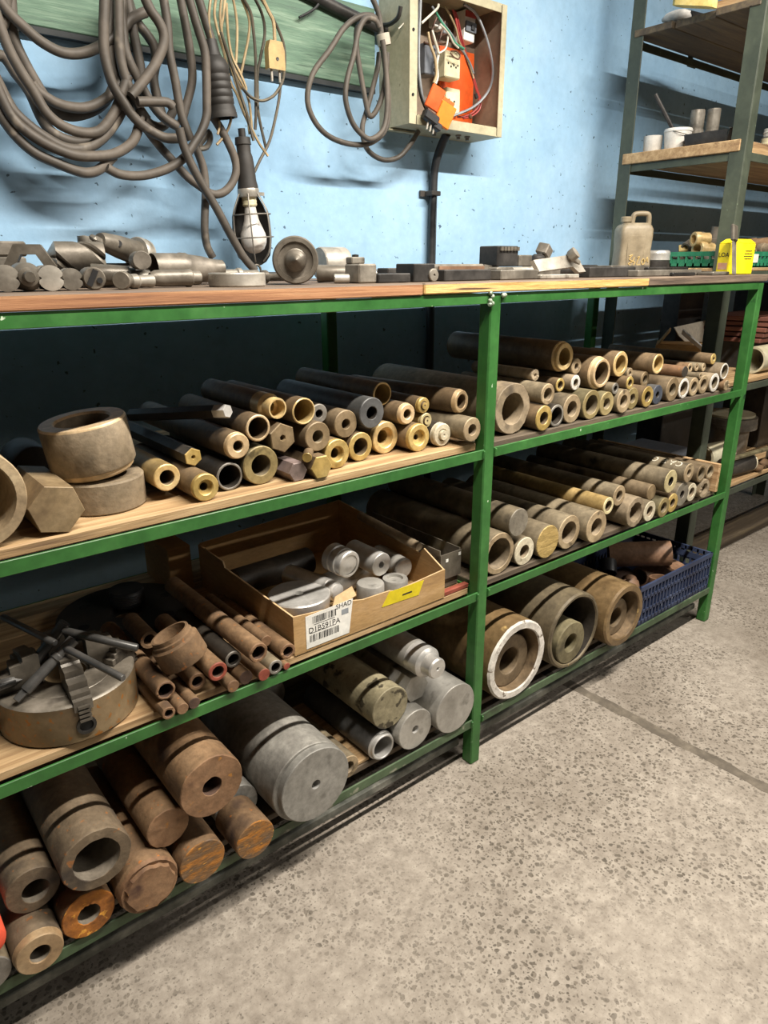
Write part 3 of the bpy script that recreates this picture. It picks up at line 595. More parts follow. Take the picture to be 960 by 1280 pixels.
('metal_tube','C',(0.5725,0.0150,0.6326),0.0269,0.520,0.00,'paleb',('tube', 0.62),'straw-coloured slim pipe, second from left, upper row, middle right shelf'),
('metal_tube','C',(0.6576,0.0350,0.6418),0.0329,0.520,0.00,'tan',('tube', 0.5),'long tan pipe, third from left, upper row, middle right shelf'),
('metal_tube','C',(0.7167,0.0087,0.5819),0.0504,0.500,0.00,'dusty',('tube', 0.64),'large dusty pipe with a wide bore, sixth from left, lower row, middle right shelf'),
('metal_tube','C',(0.8010,0.0084,0.5660),0.0345,0.480,0.00,'palewhite',('tube', 0.5),'tube with a pale cut rim, seventh from left, lower row, middle right shelf'),
('metal_bar','C',(0.8363,0.0300,0.6170),0.0267,0.500,0.00,'brown',('solid',),'solid brown bar, fourth from left, upper row, middle right shelf'),
('metal_tube','C',(0.8935,0.0000,0.6497),0.0384,0.520,0.00,'palecut',('tube', 0.4),'long grey pipe with a cream cut face, fifth from left, upper row, middle right shelf'),
('metal_tube','C',(0.8700,-0.0006,0.5652),0.0337,0.480,0.00,'olive',('tube', 0.54),'olive tube with a shiny bore, fifth from right, lower row, middle right shelf'),
('metal_tube','C',(0.9379,0.0071,0.5646),0.0331,0.480,0.00,'brass',('tube', 0.45),'tube with a dull yellow rim, fourth from right, lower row, middle right shelf'),
('metal_tube','C',(1.0212,0.0208,0.5737),0.0422,0.480,0.00,'grey',('tube', 0.32),'thick grey tube with a narrow bore, third from right, lower row, middle right shelf'),
('metal_tube','C',(1.0968,0.0257,0.5646),0.0331,0.480,0.00,'palewhite',('tube', 0.52),'slim tube with a worn light rim, second from right, lower row, middle right shelf'),
('metal_tube','C',(1.0360,0.0150,0.6482),0.0330,0.500,0.00,'tan',('tube', 0.4),'long tan pipe with white chalk lettering, third from right, upper row, middle right shelf'),
('metal_tube','C',(1.1350,0.0200,0.6261),0.0313,0.500,0.00,'brown',('tube', 0.7),'thin-walled brown pipe, second from right, upper row, middle right shelf'),
('metal_tube','C',(1.1977,0.0200,0.6211),0.0275,0.500,0.00,'brown',('tube', 0.72),'thin-walled pipe against the wooden board, rightmost, upper row, middle right shelf'),
('metal_tube','C',(1.1657,0.0154,0.5665),0.0350,0.480,0.00,'dusty',('tube', 0.58),'dusty grey pipe, rightmost, lower row, middle right shelf'),
('metal_tube','D',(-0.8143,0.0150,0.5789),0.0189,0.300,0.00,'rust',('tube', 0.74),'rusty brown thin-walled pipe, leftmost, upper row, middle left shelf'),
('metal_tube','D',(-0.8228,-0.0096,0.5474),0.0129,0.260,0.00,'rust',('tube', 0.6),'thin rusty pipe with a red bore, leftmost, lower row, middle left shelf'),
('metal_bar','D',(-0.7965,-0.0113,0.5460),0.0115,0.200,0.00,'rustbrown',('solid',),'thin brown rod, second from left, lower row, middle left shelf'),
('metal_bar','D',(-0.7725,-0.0091,0.5462),0.0117,0.200,0.00,'darkrust',('solid',),'thin dark-ended rod, third from left, lower row, middle left shelf'),
('metal_tube','D',(-0.7466,0.0300,0.5626),0.0182,0.180,0.00,'rustbrown',('tube', 0.6),'brown pipe with a bright worn rim, second from left, upper row, middle left shelf'),
('metal_tube','D',(-0.7139,0.0050,0.5835),0.0197,0.260,0.00,'rustred',('tube', 0.6),'brown pipe with a red-ringed mouth, third from left, upper row, middle left shelf'),
('metal_tube','D',(-0.6681,0.0300,0.5812),0.0179,0.240,0.00,'darksteel',('tube', 0.66),'blackened steel pipe, fourth from left, upper row, middle left shelf'),
('metal_bar','D',(-0.6910,-0.0071,0.5474),0.0129,0.140,0.00,'rustbrown',('solid',),'solid rusty stub, fourth from left, lower row, middle left shelf'),
('metal_bar','D',(-0.6583,0.0016,0.5493),0.0148,0.160,0.00,'darkrust',('solid',),'dark brown round stub, fifth from left, lower row, middle left shelf'),
('metal_tube','D',(-0.6387,-0.0200,0.6076),0.0208,0.400,0.00,'rust',('tube', 0.66),'long rust-brown pipe, third from right, upper row, middle left shelf'),
('metal_bar','D',(-0.6244,-0.0102,0.5478),0.0133,0.140,0.00,'redpaint',('solid',),'short bar with a red-brown face, third from right, lower row, middle left shelf'),
('metal_tube','D',(-0.5945,-0.0044,0.5505),0.0160,0.160,0.00,'steel',('tube', 0.62),'grey thick-rimmed pipe end, second from right, lower row, middle left shelf'),
('metal_bar','D',(-0.5820,0.0500,0.5817),0.0127,0.260,0.00,'rustbrown',('solid',),'brown rod with a nubbed end, second from right, upper row, middle left shelf'),
('metal_tube','D',(-0.5553,0.0100,0.5651),0.0179,0.300,0.00,'rust',('tube', 0.62),'reddish brown pipe beside the cardboard box, rightmost, upper row, middle left shelf'),
('metal_bar','D',(-0.5684,-0.0041,0.5422),0.0077,0.100,0.00,'redpaint',('solid',),'tiny red stub in the corner by the box, rightmost, lower row, middle left shelf'),
('metal_tube','E',(-1.1800,-0.0085,0.1858),0.0358,0.300,0.00,'steel',('tube', 0.22),'grey bar cut by the picture edge, leftmost, lower row, bottom left shelf'),
('metal_tube','E',(-1.1022,-0.0261,0.1914),0.0414,0.260,0.00,'machtan',('step', 0.95, 0.4),'grey tube with a tan machined face, second from left, lower row, bottom left shelf'),
('metal_tube','E',(-1.0859,0.0300,0.2776),0.0456,0.260,0.00,'rustgrey',('ecc', 0.5),'rusty grey tube with an off-centre bore, leftmost, upper row, bottom left shelf'),
('metal_tube','E',(-0.9860,-0.0200,0.3211),0.0625,0.280,0.00,'rustgrey',('tube', 0.66),'big grey-brown tube with a wide bore, second from left, upper row, bottom left shelf'),
('metal_tube','E',(-1.0120,-0.0055,0.1983),0.0483,0.260,0.00,'orange',('tube', 0.42),'bright orange rusted tube, third from left, lower row, bottom left shelf'),
('metal_bar','E',(-0.9048,-0.0274,0.2086),0.0586,0.340,0.00,'rust',('lip', 0.78),'solid rust-brown billet with a ragged raised face, fourth from left, lower row, bottom left shelf'),
('metal_bar','E',(-0.8476,0.0000,0.2935),0.0430,0.300,0.00,'rust',('solid',),'rust-brown solid bar with a cracked face, third from left, upper row, bottom left shelf'),
('metal_tube','E',(-0.7635,-0.0300,0.3652),0.0667,0.280,0.00,'rust',('tube', 0.3),'wide rust-brown disc-faced tube, fourth from left, upper row, bottom left shelf'),
('metal_bar','E',(-0.7978,-0.0268,0.1981),0.0481,0.280,0.00,'orange2',('solid',),'solid bar with an orange streaked grey face, fifth from left, lower row, bottom left shelf'),
('metal_bar','E',(-0.6867,-0.0400,0.1942),0.0442,0.095,0.00,'orange2',('solid',),'solid rusty bar jutting past the shelf edge, sixth from left, lower row, bottom left shelf'),
('metal_bar','E',(-0.6749,0.0620,0.2020),0.0520,0.050,0.00,'alurough',('solid',),'thin pale aluminium disc, fifth from right, lower row, bottom left shelf'),
('metal_bar','E',(-0.5343,-0.0340,0.2440),0.0940,0.360,0.00,'alurough',('flat', 0.12),'huge grey aluminium billet with a centre hole, fourth from right, lower row, bottom left shelf'),
('metal_tube','E',(-0.3956,0.0300,0.1802),0.0307,0.200,0.00,'tan',('tube', 0.5),'small tan tube behind the huge billet, fifth from left, upper row, bottom left shelf'),
('metal_bar','E',(-0.2685,0.0250,0.2935),0.0563,0.340,0.00,'stained',('solid',),'blotchy grey-brown solid bar, third from right, upper row, bottom left shelf'),
('metal_tube','E',(-0.2914,0.0257,0.1884),0.0384,0.300,0.00,'darkanod',('step', 0.9, 0.74),'dark tube with a bright aluminium lip, third from right, lower row, bottom left shelf'),
('metal_bar','E',(-0.1981,0.0105,0.2056),0.0556,0.320,0.00,'alu',('hole', 0.2),'aluminium bar with a drilled centre, second from right, lower row, bottom left shelf'),
('metal_bar','E',(-0.0723,-0.0052,0.2203),0.0703,0.300,0.00,'alu',('solid',),'solid bright aluminium bar beside the post, rightmost, lower row, bottom left shelf'),
('metal_bar','E',(-0.1548,-0.0200,0.3787),0.0413,0.340,0.00,'alubright',('nose', 0.66),'aluminium bar with a stepped turned nose, rightmost, upper row, bottom left shelf'),
('hex_bar','E',(-0.1652,0.0450,0.2967),0.0405,0.300,0.00,'aluhex',('hexs',),'aluminium hexagonal bar, second from right, upper row, bottom left shelf'),
('metal_tube','F',(0.1700,-0.0054,0.2693),0.1193,0.420,0.00,'whitering',('ring', 0.79, 0.67, 0.36),'large brass-brown cylinder with a white painted rim, leftmost, lower row, bottom right shelf'),
('metal_tube','F',(0.4282,-0.0069,0.2719),0.1219,0.420,0.00,'bronzering',('cup', 0.88, 0.56, 0.3),'dark bronze cylinder holding a loose inner sleeve, second from left, lower row, bottom right shelf'),
('metal_tube','F',(0.6566,-0.0316,0.2562),0.1062,0.360,0.00,'goldring',('ring', 0.76, 0.6, 0.34),'golden brown cylinder with a nested inner ring, rightmost, lower row, bottom right shelf')]
stock_objs = []
for si, (kind, bay, p, r, L, yaw, st, prof, label) in enumerate(STOCK):
    if prof[0] in ('ring', 'cup'):
        # big cylinder with an inner sleeve standing loose in its bore
        mb = MB(); mats = [G[k] for k in ST[st]]; b = r*prof[1]; rr = random.Random(si)
        jj = [1+rr.uniform(-.008, .008) for _ in range(48)]
        mb.lathe([(r, L, 0), (r, .006, 0), (r-.005, 0, 1), (b+.003, 0, 1), (b, .004, 1), (b, L, 2)], n=48, jit=lambda i, k: (jj[i], 0), closed=True)
        o = mb.build('metal_tube', mats, None, p, (0, 0, yaw)); tag(o, label, 'tube', 'big cylinders on the bottom right shelf')
        a = b*.995*prof[2]/prof[1] if prof[0] == 'ring' else r*prof[2]; q = a*.5 if prof[0] == 'ring' else a*.42
        off = (0, .03, -(b-a)+.0008) if prof[0] == 'ring' else (-.012, .002, -(b-a)+.0018)
        s = MB(); nn = 40
        s.lathe([(a, .24, 0), (a, .003, 0), (a-.003, 0, 1), (q+.003, 0, 1), (q, .003, 1), (q, .24, 1)], n=nn, closed=True)
        i = s.build('inner_sleeve', [G['b_olive'], G['b_brown'] if prof[0] == 'ring' else G['b_olive']], None, Vector(p)+Vector(off))
        tag(i, {'whitering': 'brown sleeve sitting inside the white-rimmed large cylinder', 'bronzering': 'olive bronze sleeve lying loose inside the dark bronze cylinder', 'goldring': 'brown sleeve nested inside the golden cylinder next to the blue crate'}[st], 'sleeve', 'sleeves inside the big cylinders')
        stock_objs.append(o); continue
    mb, mats = bar_mesh(kind, r, L, st, prof, si)
    o = mb.build(kind, mats, None, p, (0, 0, yaw), 30)
    bay = label.rsplit(', ', 1)[1]
    tag(o, label, {'metal_tube': 'tube', 'hex_bar': 'hex bar', 'metal_bar': 'bar'}[kind], 'bar stock on the ' + bay)
    stock_objs.append(o)

# ---------------------------------------------------------------- green board on the wall with hooks
YW = .77
bd = MB(); bd.box((-.42, YW-.011, 1.905), (1.40, .022, .20), None, 0, .002)
bt = bd; o = W(bt, 'wall_board', [G['board']], None); tag(o, 'faded green wooden board fixed along the blue wall behind the cables', 'board')
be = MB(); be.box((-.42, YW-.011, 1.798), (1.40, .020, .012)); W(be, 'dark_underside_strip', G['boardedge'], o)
bp = MB(); bp.tube([(-.10, YW-.03, 2.02), (.16, YW-.03, 1.975), (.31, YW-.03, 1.955)], .016, 12, 0, 3)
tag(W(bp, 'dark_pipe', G['steeldk'], None), 'dark pipe running along the top of the green board into cabinet', 'pipe')
def hook(p, label, L=.09):
    m = MB(); p = Vector(p)
    m.tube([p+Vector((0, 0, .03)), p+Vector((0, -.006, .0)), p+Vector((0, -.05, -.012)), p+Vector((0, -L, -.004)), p+Vector((0, -L-.012, .02))], .006, 8)
    return tag(W(m, 'cable_hook', G['steeldk'], None), label, 'hook', 'hooks on the green board')
hook((0.2909, 0.7500, 1.9703), 'dark steel hook carrying the three looped cable beside the cabinet')
# thin loose wire end over the board
m = MB(); m.tube([(0.0861, 0.7350, 1.9942), (0.0695, 0.7350, 1.9694), (0.0457, 0.7350, 1.9524), (0.0119, 0.7350, 1.9338)], .0035, 7, 0, 4)
tag(W(m, 'wire_stub', G['black'], None), 'short black wire end sticking out over the green board', 'wire')

# ---------------------------------------------------------------- heavy cables
def cable(name, label, cat, strands, r, mat, group=None, n=9):
    m = MB()
    for s in strands:
        rad = r if len(s) == 1 else s[1]
        m.tube(s[0], rad, n, 0, 5)
    o = W(m, name, mat, None, 60); return tag(o, label, cat, group)
RC = .0110
cable('coiled_cable', 'wide loop of heavy grey cable hanging at far left of wall', 'cable', [
    ([(-0.7498, 0.6750, 1.8357), (-0.7344, 0.6750, 1.8062), (-0.7017, 0.6750, 1.7774), (-0.6695, 0.6750, 1.7557), (-0.6312, 0.6750, 1.7442), (-0.5889, 0.6750, 1.7506), (-0.5450, 0.6750, 1.7724), (-0.5024, 0.6750, 1.8034), (-0.4716, 0.6750, 1.8343), (-0.4385, 0.6750, 1.8523)],),
    ([(-0.7122, 0.7000, 1.8436), (-0.7162, 0.7000, 1.8013), (-0.7190, 0.7000, 1.7656), (-0.7115, 0.7000, 1.7368), (-0.6919, 0.7000, 1.6928), (-0.6690, 0.7000, 1.6537), (-0.6394, 0.7000, 1.6293), (-0.5974, 0.7000, 1.6355), (-0.5556, 0.7000, 1.6576), (-0.5257, 0.7000, 1.6931), (-0.5061, 0.7000, 1.7462), (-0.4924, 0.7000, 1.8103), (-0.4808, 0.7000, 1.8730)],),
    ([(-0.7605, 0.6550, 1.7969), (-0.7472, 0.6550, 1.7380), (-0.7290, 0.6550, 1.6944), (-0.7085, 0.6550, 1.6597), (-0.6892, 0.6550, 1.6221), (-0.6585, 0.6550, 1.5996), (-0.6178, 0.6550, 1.5912), (-0.5804, 0.6550, 1.5996), (-0.5454, 0.6550, 1.6364), (-0.5223, 0.6550, 1.6768), (-0.5031, 0.6550, 1.7152)],),
    ([(-0.7045, 0.6720, 1.6776), (-0.6913, 0.6720, 1.6616), (-0.6567, 0.6720, 1.6448), (-0.6086, 0.6720, 1.6427), (-0.5667, 0.6720, 1.6585), (-0.5291, 0.6720, 1.6881), (-0.4989, 0.6720, 1.7265)],),
    ([(-0.7777, 0.6650, 1.6837), (-0.7569, 0.6650, 1.6306), (-0.7379, 0.6650, 1.6063), (-0.6996, 0.6650, 1.5785), (-0.6549, 0.6650, 1.5593), (-0.6118, 0.6650, 1.5630), (-0.5716, 0.6650, 1.5874), (-0.5361, 0.6650, 1.6261), (-0.5090, 0.6650, 1.6674)],),
    ([(-0.7838, 0.6480, 1.6688), (-0.7639, 0.6480, 1.6113), (-0.7366, 0.6480, 1.5819), (-0.6944, 0.6480, 1.5586), (-0.6437, 0.6480, 1.5443), (-0.5899, 0.6480, 1.5470), (-0.5512, 0.6480, 1.5566), (-0.5134, 0.6480, 1.5810), (-0.4948, 0.6480, 1.6120), (-0.4848, 0.6480, 1.6485)],),
    ([(-0.7595, 0.7150, 1.7295), (-0.7388, 0.7150, 1.7269), (-0.7217, 0.7150, 1.7002), (-0.6999, 0.7150, 1.6689), (-0.6832, 0.7150, 1.6204), (-0.6640, 0.7150, 1.5943), (-0.6284, 0.7150, 1.5817), (-0.5892, 0.7150, 1.5852), (-0.5491, 0.7150, 1.6152)], .0115),
    ([(-0.7574, 0.6900, 1.7726), (-0.7382, 0.6900, 1.7814), (-0.7250, 0.6900, 1.8251), (-0.7160, 0.6900, 1.8432)],),
    ([(-0.7888, 0.6600, 1.6247), (-0.7593, 0.6600, 1.5767), (-0.7254, 0.6600, 1.5451), (-0.6843, 0.6600, 1.5282), (-0.6442, 0.6600, 1.5153), (-0.6170, 0.6600, 1.5123), (-0.5892, 0.6600, 1.5224), (-0.5549, 0.6600, 1.5510)],)], RC, G['rubber'], 'heavy cables on the wall')
cable('cable_bundle', 'thick hanging bundle of grey cable loops left of the work lamp', 'cable', [
    ([(-0.5416, 0.6350, 1.8607), (-0.5555, 0.6350, 1.7760), (-0.5568, 0.6350, 1.7344), (-0.5473, 0.6350, 1.6890), (-0.5283, 0.6350, 1.6590), (-0.5084, 0.6350, 1.6313), (-0.4796, 0.6350, 1.6102), (-0.4413, 0.6350, 1.5959), (-0.4059, 0.6350, 1.5975)],),
    ([(-0.5041, 0.6550, 1.8726), (-0.5135, 0.6550, 1.7869), (-0.5154, 0.6550, 1.7442), (-0.5079, 0.6550, 1.7052), (-0.4937, 0.6550, 1.6741), (-0.4819, 0.6550, 1.6499), (-0.4690, 0.6550, 1.6318)],),
    ([(-0.5070, 0.6800, 1.8752), (-0.5154, 0.6800, 1.8382), (-0.5270, 0.6800, 1.7898), (-0.5274, 0.6800, 1.7471), (-0.5182, 0.6800, 1.7081), (-0.5041, 0.6800, 1.6767), (-0.4966, 0.6800, 1.6486)],),
    ([(-0.4905, 0.6720, 1.8764), (-0.4968, 0.6720, 1.7855), (-0.4904, 0.6720, 1.7511), (-0.4743, 0.6720, 1.7189), (-0.4577, 0.6720, 1.6859), (-0.4362, 0.6720, 1.6575), (-0.4148, 0.6720, 1.6399), (-0.3881, 0.6720, 1.6292)],),
    ([(-0.4723, 0.6900, 1.8842), (-0.4670, 0.6900, 1.8262), (-0.4607, 0.6900, 1.7730), (-0.4578, 0.6900, 1.7354), (-0.4603, 0.6900, 1.6998), (-0.4619, 0.6900, 1.6703)],),
    ([(-0.4629, 0.6250, 1.8733), (-0.4486, 0.6250, 1.8437), (-0.4311, 0.6250, 1.8229), (-0.4226, 0.6250, 1.8001), (-0.4292, 0.6250, 1.7745), (-0.4520, 0.6250, 1.7372), (-0.4838, 0.6250, 1.7003), (-0.5128, 0.6250, 1.6702)],),
    ([(-0.4682, 0.7000, 1.8874), (-0.4555, 0.7000, 1.8442), (-0.4276, 0.7000, 1.8132), (-0.4148, 0.7000, 1.7931), (-0.4141, 0.7000, 1.7659), (-0.4242, 0.7000, 1.7289), (-0.4193, 0.7000, 1.6867), (-0.4114, 0.7000, 1.6525)],),
    ([(-0.5024, 0.6180, 1.6595), (-0.4633, 0.6180, 1.6641), (-0.4330, 0.6180, 1.6661), (-0.4205, 0.6180, 1.6579)], .0104),
    ([(-0.4788, 0.7050, 1.6705), (-0.4605, 0.7050, 1.6495), (-0.4374, 0.7050, 1.6319), (-0.4117, 0.7050, 1.6311), (-0.3891, 0.7050, 1.6539), (-0.3714, 0.7050, 1.6865)], .0104)], RC, G['rubber'], 'heavy cables on the wall')
cable('drop_cable', 'long grey cable crossing the wall down to the tools on bench', 'cable', [
    ([(-0.4010, 0.6600, 1.8936), (-0.3961, 0.6600, 1.8365), (-0.3970, 0.6600, 1.7769), (-0.3892, 0.6600, 1.7235), (-0.3846, 0.6600, 1.6748), (-0.3765, 0.6600, 1.6372), (-0.3619, 0.6600, 1.6011)],),
    ([(-0.3460, 0.6900, 1.9114), (-0.3369, 0.6900, 1.8484), (-0.3300, 0.6900, 1.7781), (-0.3325, 0.6900, 1.7328), (-0.3522, 0.6900, 1.6814), (-0.3710, 0.6900, 1.6384)],),
    ([(-0.3580, 0.6250, 1.8934), (-0.3409, 0.6250, 1.8338), (-0.3259, 0.6250, 1.7842), (-0.3265, 0.6250, 1.7357), (-0.3304, 0.6250, 1.6843), (-0.3348, 0.6250, 1.6487), (-0.3526, 0.6250, 1.6131), (-0.3758, 0.6250, 1.5839), (-0.4008, 0.6250, 1.5563), (-0.4328, 0.6250, 1.5352), (-0.4735, 0.6250, 1.5189), (-0.5162, 0.6250, 1.5094), (-0.5583, 0.6250, 1.5099), (-0.5854, 0.6250, 1.5210)],),
    ([(-0.4178, 0.6000, 1.6135), (-0.4100, 0.6000, 1.5764), (-0.3942, 0.6000, 1.5373), (-0.3717, 0.6000, 1.4976), (-0.3388, 0.6000, 1.4461), (-0.3070, 0.6000, 1.3887), (-0.2732, 0.6000, 1.3344), (-0.2432, 0.6000, 1.3033)],),
    ([(-0.4805, 0.6650, 1.6287), (-0.4454, 0.6650, 1.5857), (-0.4134, 0.6650, 1.5543), (-0.3801, 0.6650, 1.5217), (-0.3526, 0.6650, 1.5038), (-0.3178, 0.6650, 1.4857), (-0.2867, 0.6650, 1.4892), (-0.2603, 0.6650, 1.5092), (-0.2443, 0.6650, 1.5379), (-0.2442, 0.6650, 1.5673), (-0.2591, 0.6650, 1.6022), (-0.2821, 0.6650, 1.6390), (-0.3051, 0.6650, 1.6678)],),
    ([(-0.3386, 0.7000, 1.6062), (-0.3248, 0.7000, 1.5736), (-0.3151, 0.7000, 1.5399), (-0.3154, 0.7000, 1.4920), (-0.3230, 0.7000, 1.4354), (-0.3266, 0.7000, 1.3972), (-0.3232, 0.7000, 1.3626), (-0.3099, 0.7000, 1.3353)],),
    ([(-0.3107, 0.6720, 1.9138), (-0.2923, 0.6720, 1.8538), (-0.2760, 0.6720, 1.8075), (-0.2699, 0.6720, 1.7819)],)], .0102, G['rubber'], 'heavy cables on the wall')
tag(W(MB().tube([(-0.3247, 0.7000, 1.5968), (-0.3056, 0.7000, 1.6164), (-0.2935, 0.7000, 1.6300), (-0.2907, 0.7000, 1.6142), (-0.3033, 0.7000, 1.5951), (-0.3232, 0.7000, 1.5898)], .007, 8), 'shackle_ring', G['steel'], None), 'small grey ring hanging behind the crossing cables', 'ring')
# connector body
ca = Vector((-0.2903, 0.6550, 1.7889)); cb = Vector((-0.2749, 0.6550, 1.6558)); L_ = (cb-ca).length
t = thing('cable_connector', 'large dark ribbed cable connector hanging left of the work lamp', 'connector', ca)
m = MB(); q = .034
prof = [(0, 0), (q*.45, 0), (q*.8, .012), (q*.92, .022)]
for k in range(5): prof += [(q*.96, .03+k*.016), (q*.96, .040+k*.016), (q*.92, .042+k*.016), (q*.92, .044+k*.016)]
prof += [(q, .118), (q, L_-.012), (q*1.04, L_-.01), (q*1.04, L_), (q*.86, L_), (q*.84, L_-.05), (0, L_-.05)]
m.lathe(prof, ca, cb-ca, 26); W(m, 'connector_body', G['rubber2'], t)
m = MB(); m.lathe([(0, -.03), (.014, -.03), (.017, -.005), (.02, .004), (0, .004)], ca, cb-ca, 16); W(m, 'strain_relief', G['rubber2'], t)
m = MB(); m.tube([(-0.2706, 0.6000, 1.8888), (-0.2807, 0.6000, 1.6981), (-0.2817, 0.6000, 1.6611), (-0.2883, 0.6000, 1.6333), (-0.3030, 0.6000, 1.6097), (-0.3260, 0.6000, 1.5871)], .0034, 7)
m2 = MB(); m2.tube([(-0.2862, 0.6550, 1.6494), (-0.2876, 0.6550, 1.6336), (-0.2932, 0.6550, 1.6191)], .003, 6); W(m2, 'loose_conductor', G['beige'], t)

# ---------------------------------------------------------------- bundle of thin wires with plug
wb_ = thing('wire_bundle', 'hank of thin beige and grey wires hanging from the green board', 'wires', (-0.1908, 0.7000, 1.8262))
rw = .0034
for pts, k in (([(-0.2778, 0.6650, 1.9153), (-0.2885, 0.6650, 1.8657), (-0.2861, 0.6650, 1.8258), (-0.2706, 0.6650, 1.7905), (-0.2528, 0.6650, 1.7511), (-0.2415, 0.6650, 1.7062), (-0.2441, 0.6650, 1.6746), (-0.2532, 0.6650, 1.6454), (-0.2685, 0.6650, 1.6209), (-0.2923, 0.6650, 1.5975)], 'beige'),
               ([(-0.2595, 0.6720, 1.9205), (-0.2695, 0.6720, 1.8787), (-0.2626, 0.6720, 1.8393), (-0.2496, 0.6720, 1.7949), (-0.2391, 0.6720, 1.7422), (-0.2237, 0.6720, 1.7165), (-0.2068, 0.6720, 1.6761), (-0.1866, 0.6720, 1.6423), (-0.1657, 0.6720, 1.6094), (-0.1436, 0.6720, 1.5851)], 'beige'),
               ([(-0.2404, 0.6800, 1.9260), (-0.2511, 0.6800, 1.8756), (-0.2435, 0.6800, 1.8175), (-0.2252, 0.6800, 1.7797), (-0.2018, 0.6800, 1.7415), (-0.1863, 0.6800, 1.7081), (-0.1828, 0.6800, 1.6637), (-0.1834, 0.6800, 1.6253)], 'beige'),
               ([(-0.2274, 0.6880, 1.9304), (-0.2378, 0.6880, 1.8846), (-0.2452, 0.6880, 1.8488), (-0.2338, 0.6880, 1.8071), (-0.2206, 0.6880, 1.7577), (-0.2041, 0.6880, 1.7143), (-0.1891, 0.6880, 1.6731), (-0.1852, 0.6880, 1.6335)], 'beige'),
               ([(-0.2259, 0.6900, 1.9117), (-0.2269, 0.6900, 1.8506), (-0.2201, 0.6900, 1.8028), (-0.1988, 0.6900, 1.7662), (-0.1855, 0.6900, 1.7346), (-0.2032, 0.6900, 1.7394), (-0.2144, 0.6900, 1.7658)], 'beige'),
               ([(-0.2068, 0.6940, 1.9358), (-0.1984, 0.6940, 1.8813), (-0.2028, 0.6940, 1.8266), (-0.2081, 0.6940, 1.7899)], 'beige'),
               ([(-0.1893, 0.6900, 1.9382), (-0.1666, 0.6900, 1.8926), (-0.1695, 0.6900, 1.8549), (-0.1843, 0.6900, 1.8081), (-0.1988, 0.6900, 1.7662)], 'beige'),
               ([(-0.1917, 0.6820, 1.9358), (-0.1658, 0.6820, 1.9027), (-0.1601, 0.6820, 1.8599), (-0.1585, 0.6820, 1.8053), (-0.1640, 0.6820, 1.7308), (-0.1662, 0.6820, 1.6857), (-0.1715, 0.6820, 1.6451)], 'darkwire'),
               ([(-0.1537, 0.6900, 1.9450), (-0.1294, 0.6900, 1.9093), (-0.1231, 0.6900, 1.8677), (-0.1384, 0.6900, 1.8150), (-0.1505, 0.6900, 1.7746), (-0.1539, 0.6900, 1.7279), (-0.1553, 0.6900, 1.6916), (-0.1478, 0.6900, 1.6484), (-0.1367, 0.6900, 1.6027)], 'darkwire'),
               ([(-0.1510, 0.6680, 1.9402), (-0.1175, 0.6680, 1.9048), (-0.0880, 0.6680, 1.8585), (-0.0809, 0.6680, 1.8194), (-0.0888, 0.6680, 1.7686), (-0.1099, 0.6680, 1.7353), (-0.1323, 0.6680, 1.7182), (-0.1585, 0.6680, 1.7096), (-0.1879, 0.6680, 1.7150), (-0.2091, 0.6680, 1.7316)], 'darkwire'),
               ([(-0.0927, 0.6740, 1.7619), (-0.0998, 0.6740, 1.7248), (-0.1120, 0.6740, 1.6832), (-0.1352, 0.6740, 1.6217), (-0.1671, 0.6740, 1.5741), (-0.1858, 0.6740, 1.5445)], 'darkwire'),
               ([(-0.2624, 0.6600, 1.8401), (-0.2419, 0.6600, 1.7838), (-0.2228, 0.6600, 1.7251), (-0.2065, 0.6600, 1.6780), (-0.1978, 0.6600, 1.6433), (-0.1908, 0.6600, 1.6150)], 'darkwire')):
    m = MB(); m.tube(pts, rw if k == 'beige' else rw*1.12, 6, 0, 4); W(m, 'wire', G[k], wb_, 60)
pc = Vector((-0.1188, 0.6550, 1.8113)); pl = thing('power_plug', 'yellowed two-pin plug dangling on its wire below the green board', 'plug', pc)
m = MB(); hw = .0235
m.prism([(-hw, -.031), (hw, -.031), (hw, .012), (hw*.75, .031), (-hw*.75, .031), (-hw, .012)], .020, frame(pc+Vector((0, .010, 0)), (1, 0, 0), (0, -1, 0)))
W(m, 'plug_body', G['plug'], pl)
for sx in (-1, 1):
    m = MB(); m.lathe([(0, 0), (.0032, 0), (.0032, .026), (0, .028)], pc+Vector((sx*.0115, 0, -.031)), (0, 0, -1), 10); W(m, 'pin', G['steellt'], pl)
m = MB(); m.lathe([(0, 0), (.004, 0), (.004, .0015), (.002, .0015), (0, .0008)], pc+Vector((.001, -.0102, -.008)), (0, -1, 0), 12); W(m, 'screw', G['steeldk'], pl)
m = MB(); m.tube([(-0.1521, 0.6550, 1.9369), (-0.1299, 0.6550, 1.9030), (-0.1177, 0.6550, 1.8817), (-0.1174, 0.6550, 1.8323)], .0045, 7, 0, 5); W(m, 'flex', G['beige'], pl)

